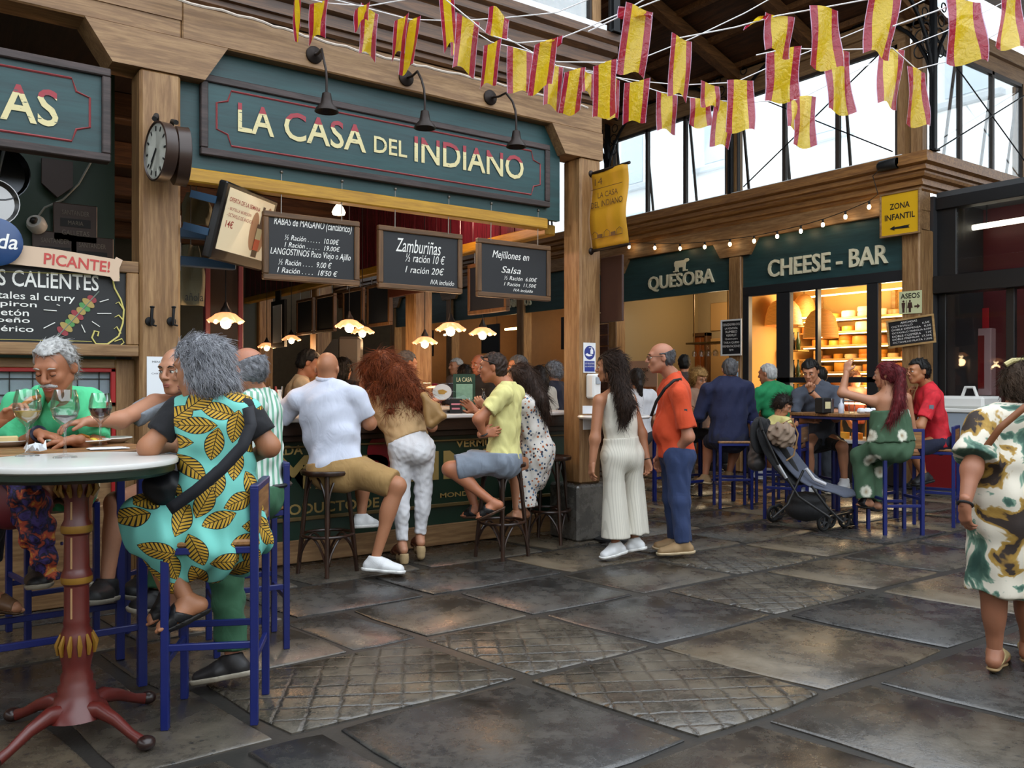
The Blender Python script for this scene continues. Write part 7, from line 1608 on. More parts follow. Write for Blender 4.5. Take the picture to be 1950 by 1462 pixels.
# ================================================================ clothing patterns
def planar(t, ax, ay):
    """2-D cloth coordinates from object space: metres along two directions"""
    tc = t.n('TexCoord'); o = tc.outputs['Object']; r = []
    for a in (ax, ay):
        d = t.n('VectorMath', operation='DOT_PRODUCT'); t.l(o, d.inputs[0]); d.inputs[1].default_value = tuple(a); r.append(d.outputs['Value'])
    c = t.n('CombineXYZ'); t.l(r[0], c.inputs[0]); t.l(r[1], c.inputs[1]); return c.outputs[0], r[0], r[1]
def leaf_mat():
    t = NT('leaf_print_cloth'); v, x, y = planar(t, RT*.85+FW*.53, UP)
    def layer(scale, off, base):
        mp = t.n('Mapping'); t.l(v, mp.inputs[0]); mp.inputs['Location'].default_value = off; mp.inputs['Scale'].default_value = (scale, scale, 1)
        vo = t.n('TexVoronoi', voronoi_dimensions='2D'); t.l(mp.outputs[0], vo.inputs['Vector']); vo.inputs['Scale'].default_value = 1; vo.inputs['Randomness'].default_value = .35
        sub = t.n('VectorMath', operation='SUBTRACT'); t.l(mp.outputs[0], sub.inputs[0]); t.l(vo.outputs['Position'], sub.inputs[1])
        sc_ = t.n('SeparateColor'); t.l(vo.outputs['Color'], sc_.inputs[0]); ang = t.math('MULTIPLY', sc_.outputs[0], 6.28)
        vr = t.n('VectorRotate', rotation_type='Z_AXIS'); t.l(sub.outputs[0], vr.inputs[0]); t.l(ang, vr.inputs['Angle'])
        s = t.n('SeparateXYZ'); t.l(vr.outputs[0], s.inputs[0]); a, b = s.outputs[0], s.outputs[1]
        ab = t.math('ABSOLUTE', b); w = t.math('MULTIPLY', t.math('SUBTRACT', 1.0, t.math('POWER', t.math('ABSOLUTE', t.math('MULTIPLY', a, 2.15)), 2.0)), .24)
        d = t.math('SUBTRACT', w, ab); inside = t.math('GREATER_THAN', d, 0.0); edge = t.math('LESS_THAN', d, .018)
        vein = t.math('GREATER_THAN', t.math('SINE', t.math('MULTIPLY', t.math('SUBTRACT', a, t.math('MULTIPLY', ab, .8)), 62.0)), t.math('SUBTRACT', .75, t.math('MULTIPLY', ab, 3.2)))
        rib = t.math('LESS_THAN', ab, .010); ink = t.math('MAXIMUM', t.math('MAXIMUM', edge, rib), vein)
        leaf = t.mix(ink, srgb('#c39a2e'), srgb('#14100a')); return t.mix(inside, base, leaf)
    c = layer(6.6, (.1, .2, 0), layer(6.6, (.62, .67, 0), srgb('#6ebfb4'))); t.col(c); t.set(Roughness=.8); t.bump(t.noise(t.coords(), 300, 2), .15, .002); return t.m
def stripe_mat(name, c1, c2, ax, period, duty=.5, wob=0):
    t = NT(name); v, x, y = planar(t, ax, UP); xx = t.math('ADD', x, t.math('MULTIPLY', t.math('SUBTRACT', t.noise(t.coords(), 4, 2), .5), wob))
    f = t.math('LESS_THAN', t.math('FRACT', t.math('MULTIPLY', xx, 1/period)), duty); t.col(t.mix(f, srgb(c1), srgb(c2))); t.set(Roughness=.85); t.bump(t.noise(t.coords(), 350, 2), .15, .002); return t.m
def splash_mat(name, stops, scale=5, detail=3, dist=.6):
    t = NT(name); v = t.coords(); n = t.noise(v, scale, detail, .55, dist); n2 = t.noise(v, scale*.6, 2, .5, .2)
    f = t.math('ADD', t.math('MULTIPLY', n, .7), t.math('MULTIPLY', n2, .3)); t.col(t.ramp(f, [(p, srgb(c)) for p, c in stops], 'EASE')); t.set(Roughness=.8); return t.m
def floral_mat():
    t = NT('small_floral_cloth'); v = t.coords(); vo = t.n('TexVoronoi'); t.l(v, vo.inputs['Vector']); vo.inputs['Scale'].default_value = 34
    col = t.ramp(vo.outputs['Color'], [(.0, srgb('#2c3448')), (.38, srgb('#b0643c')), (.55, srgb('#4c6a8c')), (.75, srgb('#8c8c94'))], 'CONSTANT')
    t.col(t.mix(t.math('LESS_THAN', vo.outputs['Distance'], .36), srgb('#d6d2cc'), col)); t.set(Roughness=.8); return t.m
def ring_mat():
    t = NT('green_ring_dye'); v, x, y = planar(t, RT, UP); mp = t.n('Mapping'); t.l(v, mp.inputs[0]); mp.inputs['Scale'].default_value = (4.6, 3.6, 1); vo = t.n('TexVoronoi', voronoi_dimensions='2D'); t.l(mp.outputs[0], vo.inputs['Vector']); vo.inputs['Scale'].default_value = 1; vo.inputs['Randomness'].default_value = .5
    d = t.math('ADD', vo.outputs['Distance'], t.math('MULTIPLY', t.noise(t.coords(), 50, 2), .1)); t.col(t.ramp(d, [(0, srgb('#8a6c3c')), (.2, srgb('#d4d4c4')), (.3, srgb('#3f5c44'))], 'EASE')); t.set(Roughness=.85); return t.m
LEAF = leaf_mat(); STRIPED = stripe_mat('green_striped_shirt', '#cfd8d2', '#6fa48c', RT*.9+FW*.4, .030, .45, .01); CAMO = splash_mat('camo_flower_dress', [(.30, '#241a16'), (.415, '#2c201a'), (.435, '#8c6c2c'), (.465, '#a0803a'), (.485, '#cfc8b8'), (.54, '#cfc8b8'), (.555, '#6c8a78'), (.58, '#3c5c50'), (.64, '#24463e')], 5.2, 4)
FLORAL = floral_mat(); RING = ring_mat(); RIBBED = stripe_mat('white_ribbed_cloth', '#cdc9bd', '#bdb9ad', RT*.8+FW*.6, .016, .3)
CL_ = cloth_mat
HG = hair_mat('hair_grey', '#8c8e94', '#3c3e44'); HW = hair_mat('hair_white', '#b8b8b6', '#7c7c7c'); HDB = hair_mat('hair_dark_brown', '#3a281e', '#120a08'); HGC = hair_mat('hair_grey_curly', '#b2b4ba', '#585a62'); HD = hair_mat('hair_dark', '#241a14', '#0c0806'); HB = hair_mat('hair_black', '#161412', '#070606'); HR = hair_mat('hair_red_curly', '#8a4420', '#341408'); HA = hair_mat('hair_auburn', '#6c1c22', '#300a10'); HBL = hair_mat('hair_blonde', '#a07c48', '#5c4020'); HGD = hair_mat('hair_grey_dark', '#5c5c5e', '#26262a')
S1, S2, S3, S4 = '#b47c5c', '#c08a68', '#a06a48', '#9a6444'
WHSHOE = dict(style='shoe', mat=M('shoe_white', '#d4d6d8', .6, bump=.3, bs=120), sole=M('sole_white', '#dcdcda', .5), laces=M('lace_white', '#e4e4e2', .7))
DKSHOE = dict(style='shoe', mat=M('shoe_dark', '#1c1a1c', .5), sole=M('sole_pale', '#a8a090', .6), laces=M('lace_brown', '#4a3a2c', .7))
TAN = dict(style='shoe', mat=M('shoe_tan', '#8c7250', .75), sole=M('sole_tan', '#b8a484', .7), laces=M('lace_tan', '#9c8668', .7))
BSAND = dict(style='sandal', mat=M('sandal_black', '#101012', .5), sole=M('sandal_sole', '#1a1816', .6), straps=((.74, .028, .3), (.38, .02, -1.2)))
def strap(root, pts, w, mat, name='bag_strap'):
    m = MB(); P_ = [p if isinstance(p, Vector) else W(*p) for p in pts]
    fine = []
    for i in range(len(P_)-1):
        for k in range(5): fine.append(P_[i].lerp(P_[i+1], k/5))
    fine.append(P_[-1]); V_ = []
    for i, p in enumerate(fine):
        d = (fine[min(i+1, len(fine)-1)]-fine[max(i-1, 0)]).normalized(); s = d.cross(FW).normalized(); V_.append([p-s*w, p+s*w])
    m.grid(V_); o = m.build(name, mat, root, True); keep_world(o); sd = o.modifiers.new('t', 'SOLIDIFY'); sd.thickness = .005; sd.offset = 0; return o
# ---------------------------------------------------------------- left table
r, H, P = person('elderly man with white moustache in a mint green polo at the high table', 4.45, dict(hd=(105, 700, -.34), nk=(110, 752, -.10), sl=(170, 766, -.02), sr=(34, 771, -.04), el=(186, 858, -.18), wl=(140, 838, -.42), er=(12, 862, -.16), wr=(74, 826, -.36), pl=(112, 925, .22), kl=(150, 945, -.22), kr=(70, 945, -.22), al=(150, 1085, -.15), ar=(75, 1085, -.15), tl=(148, 1120, -.35), tr=(72, 1120, -.35)),
   (.0, -1, -.42), skin='#a8704f', vox=.010, lod=0, eyes='closed', brow='#b0a8a0', g=1.08, hs=1.06,
   clothes=[dict(kind='shirt', name='polo_shirt', mat=CL_('mint_polo', '#4fc48a'), sleeve=.78, hem=-.1, fold=.006, wl=.09, neck=.045), dict(kind='pants', name='shorts', mat=CL_('beige_shorts', '#b0a488'), to=.95, waist=.1)],
   hair=dict(style='short', mat=HW, th=.012, N=1400, L=.05, sr=.0013, vox=.006, hairline=.082, comb=lambda p: FW*.9+RT*.1-UP*.2, jit=.08, lift=.0, seed=2), beard=dict(mo=1, mat=HW), feet=dict(DKSHOE),
   hands=dict(r=dict(d=(1, -.1, -.15), n=(0, 0, -1), t=(0, -1, .2), curl=.35), l=dict(d=(-1, -.2, -.1), n=(0, 0, -1), t=(0, -1, .2), curl=.4)))
ring_at(P['wr'], P['wr']-P['er'], .034, .009, M('watch_navy', '#101830', .4), 'wristwatch', r)
F = Field(.01); nk = P['nk']
for z in (-1, 1): F.cone(nk+RT*z*.055+UP*.035-FW*.03, nk+RT*z*.03-FW*.115-UP*.05, .026, .018)
o = field_obj('collar', F, .008, MATS['mint_polo'], r); keep_world(o)
r, H, P = person('bald man in a grey t-shirt reaching an arm across the table', 4.72, dict(hd=(337, 706, -.05), nk=(345, 756, .08), sl=(400, 774, .14), sr=(294, 768, -.04), er=(228, 800, -.30), wr=(170, 802, -.52), el=(420, 860, -.1), wl=(380, 850, -.3), pl=(352, 925, .28), kl=(300, 950, -.12), kr=(222, 958, -.32), ar=(203, 1112, -.42), tr=(165, 1150, -.66), al=(275, 1105, -.1), tl=(245, 1140, -.3)),
   (-.28, -1, -.12), skin='#b98668', vox=.010, lod=0, hs=1.03, clothes=[dict(kind='shirt', name='t_shirt', mat=CL_('heather_grey', '#7a8088'), sleeve=.62, hem=-.1, fold=.006, neck=.02), dict(kind='pants', name='shorts', mat=CL_('navy_shorts', '#141a38'), to=.85, waist=.1)],
   feet=dict(style='shoe', mat=M('clog_black', '#0c0d10', .55), sole=M('clog_sole', '#8a8478', .7), off=.016), hands=dict(r=dict(d=(-.9, -.5, -.1), n=(0, 0, -1), t=(0, -1, .3), curl=.5)), brow='#2c201a')
# beard shadow kept on the skin; now the man in stripes
r, H, P = person('man with grey fringe of hair in a green striped shirt', 4.52, dict(hd=(468, 706, .0), nk=(490, 752, .06), sl=(478, 772, -.15), sr=(506, 767, .24), el=(400, 862, -.24), wl=(300, 842, -.28), er=(430, 850, .3), wr=(360, 845, .1), pl=(492, 932, .05), kl=(425, 1010, -.42), al=(443, 1256, -.54), tl=(368, 1302, -.56), kr=(338, 1000, -.02), ar=(300, 1130, -.1), tr=(250, 1165, -.25)),
   (-.9, .35, -.12), skin='#b57c60', vox=.010, lod=0, g=1.06, clothes=[dict(kind='shirt', name='striped_shirt', mat=STRIPED, sleeve=.9, hem=-.06, fold=.005, neck=.04), dict(kind='pants', name='trousers', mat=CL_('green_trousers', '#2f5c40'), to=1.93, waist=.06, o=.018, wide=.012, fold=.005)],
   hair=dict(style='ring', mat=HG, th=.012, N=700, L=.03, sr=.0014, vox=.006, nape=-.085, seed=5), feet=dict(DKSHOE), hands=dict(l=dict(d=(-.9, -.2, -.2), n=(0, .1, -1), t=(.1, -1, .2), curl=.8)))
ring_at(P['pl']+(P['nk']-P['pl'])*.05, P['nk']-P['pl'], .165, .012, M('belt_black', '#0e0e10', .5), 'belt', r)
def leaf_dress(F, P, side, front, spine, H, torso, arm, leg):
    D = 3.62; torso(F, .014)
    F.cone(W(415, 950, D+.02), W(418, 1015, D+.05), .155, .19, flat=(side, 1.12)); F.cone(W(420, 1020, D+.05), W(282, 992, D+.06), .15, .115); F.cone(W(420, 1025, D-.02), W(300, 1015, D-.06), .13, .10)
    F.cone(W(268, 985, D+.02), W(300, 1085, D), .085, .035); F.cone(W(325, 1020, D-.06), W(338, 1115, D-.06), .115, .028); F.cone(W(395, 1035, D-.04), W(362, 1095, D-.05), .115, .03); F.cone(W(290, 1010, D-.04), W(322, 1110, D-.04), .08, .025)
    F.cutfn(lambda Q: np.where(np.linalg.norm(Q-npv(P['nk']+UP*.05), axis=1) < .085, .085-np.linalg.norm(Q-npv(P['nk']+UP*.05), axis=1), -1))
_lf = folds(21, .017, .11, (1, .2, .25)); _lf2 = folds(5, .004, .1)
def leaf_fold(Q):
    w = np.clip((.98-Q[:, 2])/.25, 0, 1); return _lf(Q)*w+_lf2(Q)*(1-w)
def grey_curl(F, H):
    for (f, l, u, rr) in ((-.045, .0, .045, .088), (-.055, .045, -.04, .066), (-.055, -.045, -.04, .066), (-.075, 0, -.07, .066), (.03, .0, .085, .045), (-.02, .068, .03, .042), (-.02, -.068, .03, .042), (-.01, .075, -.03, .03), (-.01, -.075, -.03, .03)): F.ell(H(f, l, u), (rr, rr, rr), (H.f, H.l, H.u))
HH = {}
def curl_hair(root, H, P):
    make_hair(root, H, 'long', HGC, th=.018, N=3600, L=.07, sr=.0015, curl=.0045, vox=.007, extra=lambda F: grey_curl(F, H), seed=8, hairline=.070, comb=lambda p: (-H.u*.6-H.f*(1.0 if (Vector(p)-H.c).dot(H.f) > -.02 else .1)), jit=.35, lift=.05)
r, H, P = person('woman with curly grey hair in a turquoise leaf print dress', 3.62, dict(hd=(380, 702, .02), nk=(406, 760, .02), sl=(342, 782, .06), sr=(470, 785, .0), el=(283, 852, -.02), wl=(325, 848, .26), er=(513, 850, .02), wr=(478, 872, .24), pl=(418, 990, .04), kl=(272, 992, .12), kr=(292, 1008, -.04), al=(322, 1130, .12), tl=(282, 1195, .06), ar=(356, 1142, -.06), tr=(298, 1210, -.14)),
   (-.98, .04, -.16), skin='#a87452', sc=.97, vox=.009, lod=0, bust=0, hs=1.02,
   clothes=[dict(kind='custom', name='sleeve', mat=CL_('black_tee_cloth', '#0d0e14'), fn=lambda F, P, side, front, spine, H, torso, arm, leg: arm(F, 'l', .014, .66, .006), fold=.003), dict(kind='custom', name='sleeve', mat=CL_('black_tee_cloth', '#0d0e14'), fn=lambda F, P, side, front, spine, H, torso, arm, leg: arm(F, 'r', .014, .66, .006), fold=.003), dict(kind='custom', name='dress', mat=LEAF, fn=leaf_dress, foldfn=leaf_fold, k=.04, vox=.008)],
   hair=curl_hair, feet=dict(BSAND), brow='#5a5048')
strap(r, [(472, 775, 3.48), (478, 810, 3.44), (462, 850, 3.415), (420, 895, 3.40), (372, 935, 3.40), (322, 970, 3.42)], .024, M('strap_black', '#14161e', .7))
F = Field(.02); c = W(318, 928, 3.62); F.ell(c, (.11, .06, .075), (RT, FW, UP)); F.fold = folds(2, .006, .09); tag(field_obj('shoulder_bag', F, .01, M('bag_black', '#0e1018', .55), None), 'black shoulder bag resting on the lap of the woman in the leaf dress', 'bag')
# the guest beyond the picture edge: hand with food, leg, red bag and scarf
r, H, P = person('seated guest whose hand holds a morsel and whose sandalled foot shows at the table end', 3.95, dict(hd=(-95, 700, .05), nk=(-92, 765, .05), sl=(-40, 800, .2), sr=(-150, 800, -.1), el=(-62, 842, .05), wl=(8, 795, .05), er=(-150, 880, -.2), wr=(-80, 862, -.25), pl=(-90, 960, 0), kl=(-20, 985, .15), kr=(-30, 1010, -.1), al=(-25, 1125, .1), tl=(42, 1168, .1), ar=(-60, 1150, -.1), tr=(-20, 1190, -.1)), (.9, .2, -.1), skin=S2, vox=.014,
   clothes=[dict(kind='shirt', name='blouse', mat=CL_('navy_blouse', '#1a2030'), sleeve=.9), dict(kind='pants', name='trousers', mat=CL_('dark_trousers', '#14141c'), to=1.6)], hair=dict(style='short', mat=HD, N=0), feet=dict(style='sandal', mat=M('sandal_tan', '#6a4a30', .5), sole=M('sandal_tan_sole', '#4c3420', .6), straps=((.75, .03, .2),)), hands=dict(l=dict(d=(.8, .1, .6), n=(.3, -.4, -.8), t=(0, -.6, .8), curl=.8)))
m = MB(); q = W(78, 756, 4.05); q0 = W(42, 772, 4.0); m.tube([q0, q0.lerp(q, .5)+UP*.012, q+UP*.006], [.010, .013, .008], 8); tag(m.build('potato_wedge', FRY, None, True), 'golden fried wedge held up in fingers before the man in mint', 'food')
F = Field(.03); c = W(22, 960, 3.75); F.ell(c, (.17, .10, .11), (RT, FW, UP)); F.ell(c+UP*.06-RT*.05, (.15, .09, .08), (RT, FW, UP)); F.fold = folds(6, .006, .12); tag(field_obj('handbag', F, .012, M('bag_red', '#5c0c18', .5), None), 'dark red handbag hanging beside the marble table', 'bag')
F = Field(.03); F.chain([W(30, 915, 3.68), W(55, 950, 3.66), W(62, 1010, 3.68), W(82, 1075, 3.7)], [.05, .06, .055, .04]); F.chain([W(60, 960, 3.68), W(78, 1020, 3.7), W(100, 1090, 3.72)], [.05, .05, .03]); F.fold = folds(12, .014, .06)
o = field_obj('scarf', F, .009, splash_mat('scarf_print', [(.3, '#14142c'), (.42, '#3c2c6a'), (.5, '#1a1a30'), (.58, '#a8442c'), (.64, '#c89038'), (.72, '#2c4c8c')], 22), None); tag(o, 'colourful patterned scarf draped over the dark red handbag', 'scarf')
# ---------------------------------------------------------------- along the bar
r, H, P = person('bald man in a white polo and khaki shorts on a bentwood stool', 6.42, dict(hd=(624, 703, .05), nk=(620, 731, .03), sl=(565, 760, .02), sr=(679, 755, .0), el=(526, 808, .14), wl=(568, 800, .36), er=(704, 806, .08), wr=(652, 793, .36), pl=(640, 892, .0), kr=(756, 925, -.12), ar=(714, 1066, -.18), tr=(768, 1091, -.2), kl=(694, 900, .34), al=(688, 985, .26), tl=(716, 1002, .4)), (.05, 1, -.12), skin='#b07a58', g=1.12, sc=1.03, vox=.010, hs=1.02,
   clothes=[dict(kind='shirt', name='polo_shirt', mat=CL_('white_polo', '#c9cfe0', var=.04), sleeve=.72, hem=-.06, fold=.007, wl=.12, neck=.045, vox=.009), dict(kind='pants', name='shorts', mat=CL_('khaki', '#9c7c4c'), to=.93, waist=.1, o=.02, wide=.012)], feet=dict(WHSHOE, off=.014), hands=dict(r=dict(curl=.4, n=(0, 0, -1)), l=dict(curl=.4, n=(0, 0, -1))))
o = ring_at(P['nk']+UP*.045, P['nk']+UP*.1-P['nk']+FW*-.02, .062, .014, MATS['white_polo'], 'collar', r)
def curly(root, H, P):
    def ex(F):
        for (x, y, d, rr) in ((705, 700, 7.0, .075), (728, 690, 6.95, .10), (755, 715, 6.9, .11), (775, 740, 6.86, .09), (790, 770, 6.83, .06), (750, 755, 6.85, .075), (720, 740, 6.88, .065), (745, 785, 6.8, .04), (800, 752, 6.86, .05), (770, 788, 6.8, .035)): F.ell(W(x, y, d), (rr, rr, rr), (RT, FW, UP))
    make_hair(root, H, 'long', HR, th=.03, N=3600, L=.13, sr=.0022, curl=.010, vox=.010, extra=ex, seed=9, comb=lambda p: Vector((0, 0, -1))+RT*.25, jit=.6)
r, H, P = person('woman with long curly red hair in white trousers leaning on the bar', 6.78, dict(hd=(724, 703, .28), nk=(738, 736, .20), sl=(702, 754, .22), sr=(800, 756, .14), el=(702, 806, .30), wl=(690, 748, .34), er=(822, 812, .22), wr=(790, 792, .46), pl=(782, 850, .0), kl=(764, 940, .0), al=(766, 1036, -.06), tl=(752, 1054, .14), kr=(806, 935, .06), ar=(800, 1022, .06), tr=(790, 1040, .26), hl=(764, 855, 0), hr=(806, 853, .04)), (-.55, .8, -.1), skin='#bd8a6c', sc=.98, vox=.010,
   clothes=[dict(kind='shirt', name='blouse', mat=CL_('beige_blouse', '#b8976c'), sleeve=.6, hem=.10, o=.020, fold=.004, neck=.02), dict(kind='pants', name='trousers', mat=CL_('white_trousers', '#d0d0d4', var=.04), to=1.93, waist=.20, o=.008, fold=.003, wl=.07)], hair=curly,
   feet=dict(style='wedge', mat=M('wedge_brown', '#5c2c18', .5), sole=M('wedge_insole', '#6a4428', .6), wedge=M('espadrille', '#a8906a', .9, bump=.6, bs=150), heel=.07, straps=((.74, .03, .2), (.15, .022, -1.6))), hands=dict(l=dict(d=(-.2, .2, 1), n=(1, .2, 0), t=(0, -1, 0), curl=.6)))
F = Field(.01); F.cone(W(806, 752, 6.68), W(842, 792, 6.66), .026, .030, flat=(FW, 1.6)); F.cone(W(812, 762, 6.68), W(818, 806, 6.66), .03, .032, flat=(FW, 1.6)); F.cone(W(842, 792, 6.66), W(820, 810, 6.66), .03, .032, flat=(FW, 1.6)); F.ell(W(824, 784, 6.66), (.075, .045, .085), (RT, FW, UP)); F.fold = folds(3, .003, .1); tag(field_obj('tote_bag', F, .011, M('bag_tan', '#8c6a3c', .6, var=.15), None), 'tan tote bag hanging from the shoulder of the red-haired woman', 'bag')
strap(None, [(795, 757, 6.74), (808, 748, 6.76), (818, 760, 6.74)], .012, M('strap_tan', '#7c5c34', .6)) if False else None
r, H, P = person('man with sunglasses on his cropped head in a pale yellow t-shirt', 6.85, dict(hd=(938, 700, .0), nk=(965, 733, .02), sl=(958, 753, -.18), sr=(982, 750, .16), el=(911, 798, -.26), wl=(921, 826, -.22), er=(925, 800, .25), wr=(905, 782, .3), pl=(958, 872, .0), kl=(856, 893, -.12), al=(938, 956, -.16), tl=(908, 990, -.18), kr=(880, 885, .2), ar=(905, 965, .16), tr=(878, 985, .16)), (-1, .08, -.02), skin='#b07250', vox=.010,
   clothes=[dict(kind='shirt', name='t_shirt', mat=CL_('pale_yellow', '#d2cc88', var=.06), sleeve=.62, hem=-.12, fold=.006, wl=.09, neck=.03, vox=.009), dict(kind='pants', name='shorts', mat=CL_('washed_denim', '#7c8694', var=.25), to=.85, waist=.08, o=.022, wide=.016, fold=.006)],
   hair=dict(style='short', mat=hair_mat('hair_brown_short', '#3c2c24', '#140e0a'), th=.008, N=900, L=.014, sr=.0014, vox=.006, hairline=.075, seed=4), feet=dict(BSAND, sole=M('sandal_brown_sole', '#5a4030', .6)), hands=dict(l=dict(d=(.9, .1, .15), n=(.1, 1, 0), t=(0, 0, 1), curl=.45), r=dict(curl=.5)))
m = MB(); m.tube([H(.06, .085, .06), H(.085, .05, .085), H(.09, 0, .09), H(.085, -.05, .085), H(.06, -.085, .06)], .006, 6); m.tube([H(.06, .085, .06), H(-.03, .088, .03)], .0035, 6); o = m.build('sunglasses', BLACKP, r, True); keep_world(o)
ring_at(P['wl'], P['wl']-P['el'], .033, .006, M('bracelet_black', '#0c0c0e', .5), 'bracelet', r)
def flor(F, P, side, front, spine, H, torso, arm, leg):
    torso(F, .016); D = 7.35; F.cone(W(1022, 860, D), W(1010, 905, D), .16, .15); F.cone(W(1015, 890, D), W(985, 900, D-.05), .12, .1); F.cone(W(995, 905, D-.05), W(1000, 965, D-.05), .1, .11, ends=(0, 1)); arm(F, 'l', .02, .6, .01); arm(F, 'r', .02, .6, .01); F.cut(P['nk']+UP*.02, spine)
def longw(pts, rr, mat, N=900, L=.12, curl=.006, sr=.002, hl=.065):
    def fn(root, H, P):
        make_hair(root, H, 'long', mat, th=.014, N=N, L=L, sr=sr, curl=curl, vox=.009, extra=lambda F: F.chain([p if isinstance(p, Vector) else W(*p) for p in pts(H)], rr), seed=3, hairline=hl, comb=lambda p: -UP-H.f*(1.2 if (Vector(p)-H.c).dot(H.u) > -.04 and (Vector(p)-H.c).dot(H.f) > -.09 else .05), jit=.25)
    return fn
r, H, P = person('woman with long brown wavy hair in a small floral dress', 7.35, dict(hd=(985, 722, -.02), nk=(1005, 750, .0), sl=(1000, 770, -.17), sr=(1018, 768, .16), el=(968, 812, -.1), wl=(925, 775, -.12), er=(980, 815, .2), wr=(960, 800, .2), pl=(1024, 872, .0), kl=(980, 895, -.1), al=(985, 975, -.1), tl=(960, 990, -.1), kr=(985, 895, .15), ar=(995, 970, .15), tr=(970, 985, .15)), (-1, .1, -.05), skin=S2, sc=.95, clothes=[dict(kind='custom', name='dress', mat=FLORAL, fn=flor, fold=.007)],
   hair=longw(lambda H: [H(-.05, 0, .03), (1010, 735, 7.3), (1030, 762, 7.25), (1040, 788, 7.25)], [.10, .085, .065, .03], hair_mat('hair_brown', '#3c2a20', '#160e0a')), feet=dict(style='sandal', mat=M('sandal_tan', '#6a4a30', .5), sole=M('sandal_tan_sole', '#4c3420', .6)), hands=dict(l=dict(curl=.7)))
def halter(F, P, side, front, spine, H, torso, arm, leg): torso(F, .006, top=False); F.cone(lerp(P['pl'], P['nk'], .7), P['nk']+UP*.03, .09, .055, flat=(side, 1.1)); F.cut(P['nk']+UP*.03, spine); F.cut(P['pl'], -spine); [F.cut(P['s'+s]-side*q*.045+UP*.02, side*q+UP*.35) for s, q in (('l', 1), ('r', -1))]
def whitepants(F, P, side, front, spine):
    for s, q in (('l', -1), ('r', 1)): F.cone(P['k'+s]+UP*.1, P['a'+s]+UP*.06, .085, .118, ends=(0, 1), k=.02)
r, H, P = person('young woman with long dark hair in white top and wide white trousers', 6.86, dict(hd=(1161, 699, -.02), nk=(1177, 738, .02), sl=(1141, 763, -.10), sr=(1199, 759, .12), el=(1133, 836, -.14), wl=(1128, 882, -.16), er=(1222, 826, .14), wr=(1232, 874, .10), pl=(1184, 862, .02), kl=(1170, 950, -.03), al=(1172, 1038, -.04), tl=(1145, 1064, -.08), kr=(1206, 945, .10), ar=(1208, 1030, .08), tr=(1184, 1052, .12), hl=(1168, 868, -.04), hr=(1202, 866, .07)), (-.95, .25, -.05), skin='#a87454', sc=.97, vox=.010,
   clothes=[dict(kind='custom', name='halter_top', mat=CL_('white_knit', '#cfcabd', var=.05), fn=halter, fold=.002, wl=.06), dict(kind='pants', name='trousers', mat=RIBBED, to=1.0, waist=.24, o=.012, extra=whitepants, fold=.004, wl=.11, dirs=(1, .3, 0), vox=.009)],
   hair=longw(lambda H: [H(-.05, 0, .03), (1182, 735, 6.75), (1192, 770, 6.68), (1188, 800, 6.68)], [.082, .058, .058, .025], HDB, 2000, .10, .005), feet=dict(WHSHOE), hands=dict(l=dict(curl=.55), r=dict(curl=.6)))
ring_at(P['wr'], P['wr']-P['er'], .028, .004, MATS['bracelet_black'], 'bracelet', r)
r, H, P = person('balding man with glasses in an orange polo standing in the aisle', 7.02, dict(hd=(1258, 682, -.02), nk=(1283, 718, .02), sl=(1292, 748, -.19), sr=(1272, 746, .18), el=(1311, 832, -.22), wl=(1284, 864, -.09), er=(1262, 830, .22), wr=(1255, 870, .15), pl=(1288, 862, .02), kl=(1294, 950, -.08), al=(1302, 1035, -.10), tl=(1252, 1056, -.10), kr=(1280, 948, .10), ar=(1288, 1028, .12), tr=(1244, 1044, .12), hl=(1292, 868, -.08), hr=(1284, 866, .09)), (-1, .03, -.02), skin='#b47c60', g=1.06, sc=1.02, vox=.010, belly=.95,
   clothes=[dict(kind='shirt', name='polo_shirt', mat=CL_('orange_polo', '#c2431c'), sleeve=.80, hem=-.05, fold=.005, neck=.05, flare=.012, vox=.009), dict(kind='pants', name='jeans', mat=CL_('blue_jeans', '#26365c', var=.2), to=1.97, waist=.1, o=.012, wide=.016, fold=.005)],
   hair=dict(style='ring', mat=HGD, th=.008, N=500, L=.02, sr=.0014, vox=.006, nape=-.08, seed=6), feet=dict(TAN), glasses=BRONZE, hands=dict(l=dict(d=(.12, .08, -1), n=(0, 1, 0), t=(-1, 0, 0), curl=.15)))
ring_at(P['wl']+UP*.02, P['wl']-P['el'], .036, .010, M('watch_dark', '#1c222c', .3), 'wristwatch', r); m = MB(); q = lerp(P['sl'], P['el'], .42)-FW*.068+RT*.01; m.X = plane_matrix(q, RT, UP); m.box((-.012, -.022, 0), (.012, .022, .004)); o = m.build('sleeve_badge', M('badge_dark', '#1c2a30', .5), r); keep_world(o)
strap(r, [(1298, 722, 6.90), (1284, 724, 6.79), (1266, 740, 6.80), (1250, 764, 6.87), (1240, 792, 6.97)], .012, BLACKP)
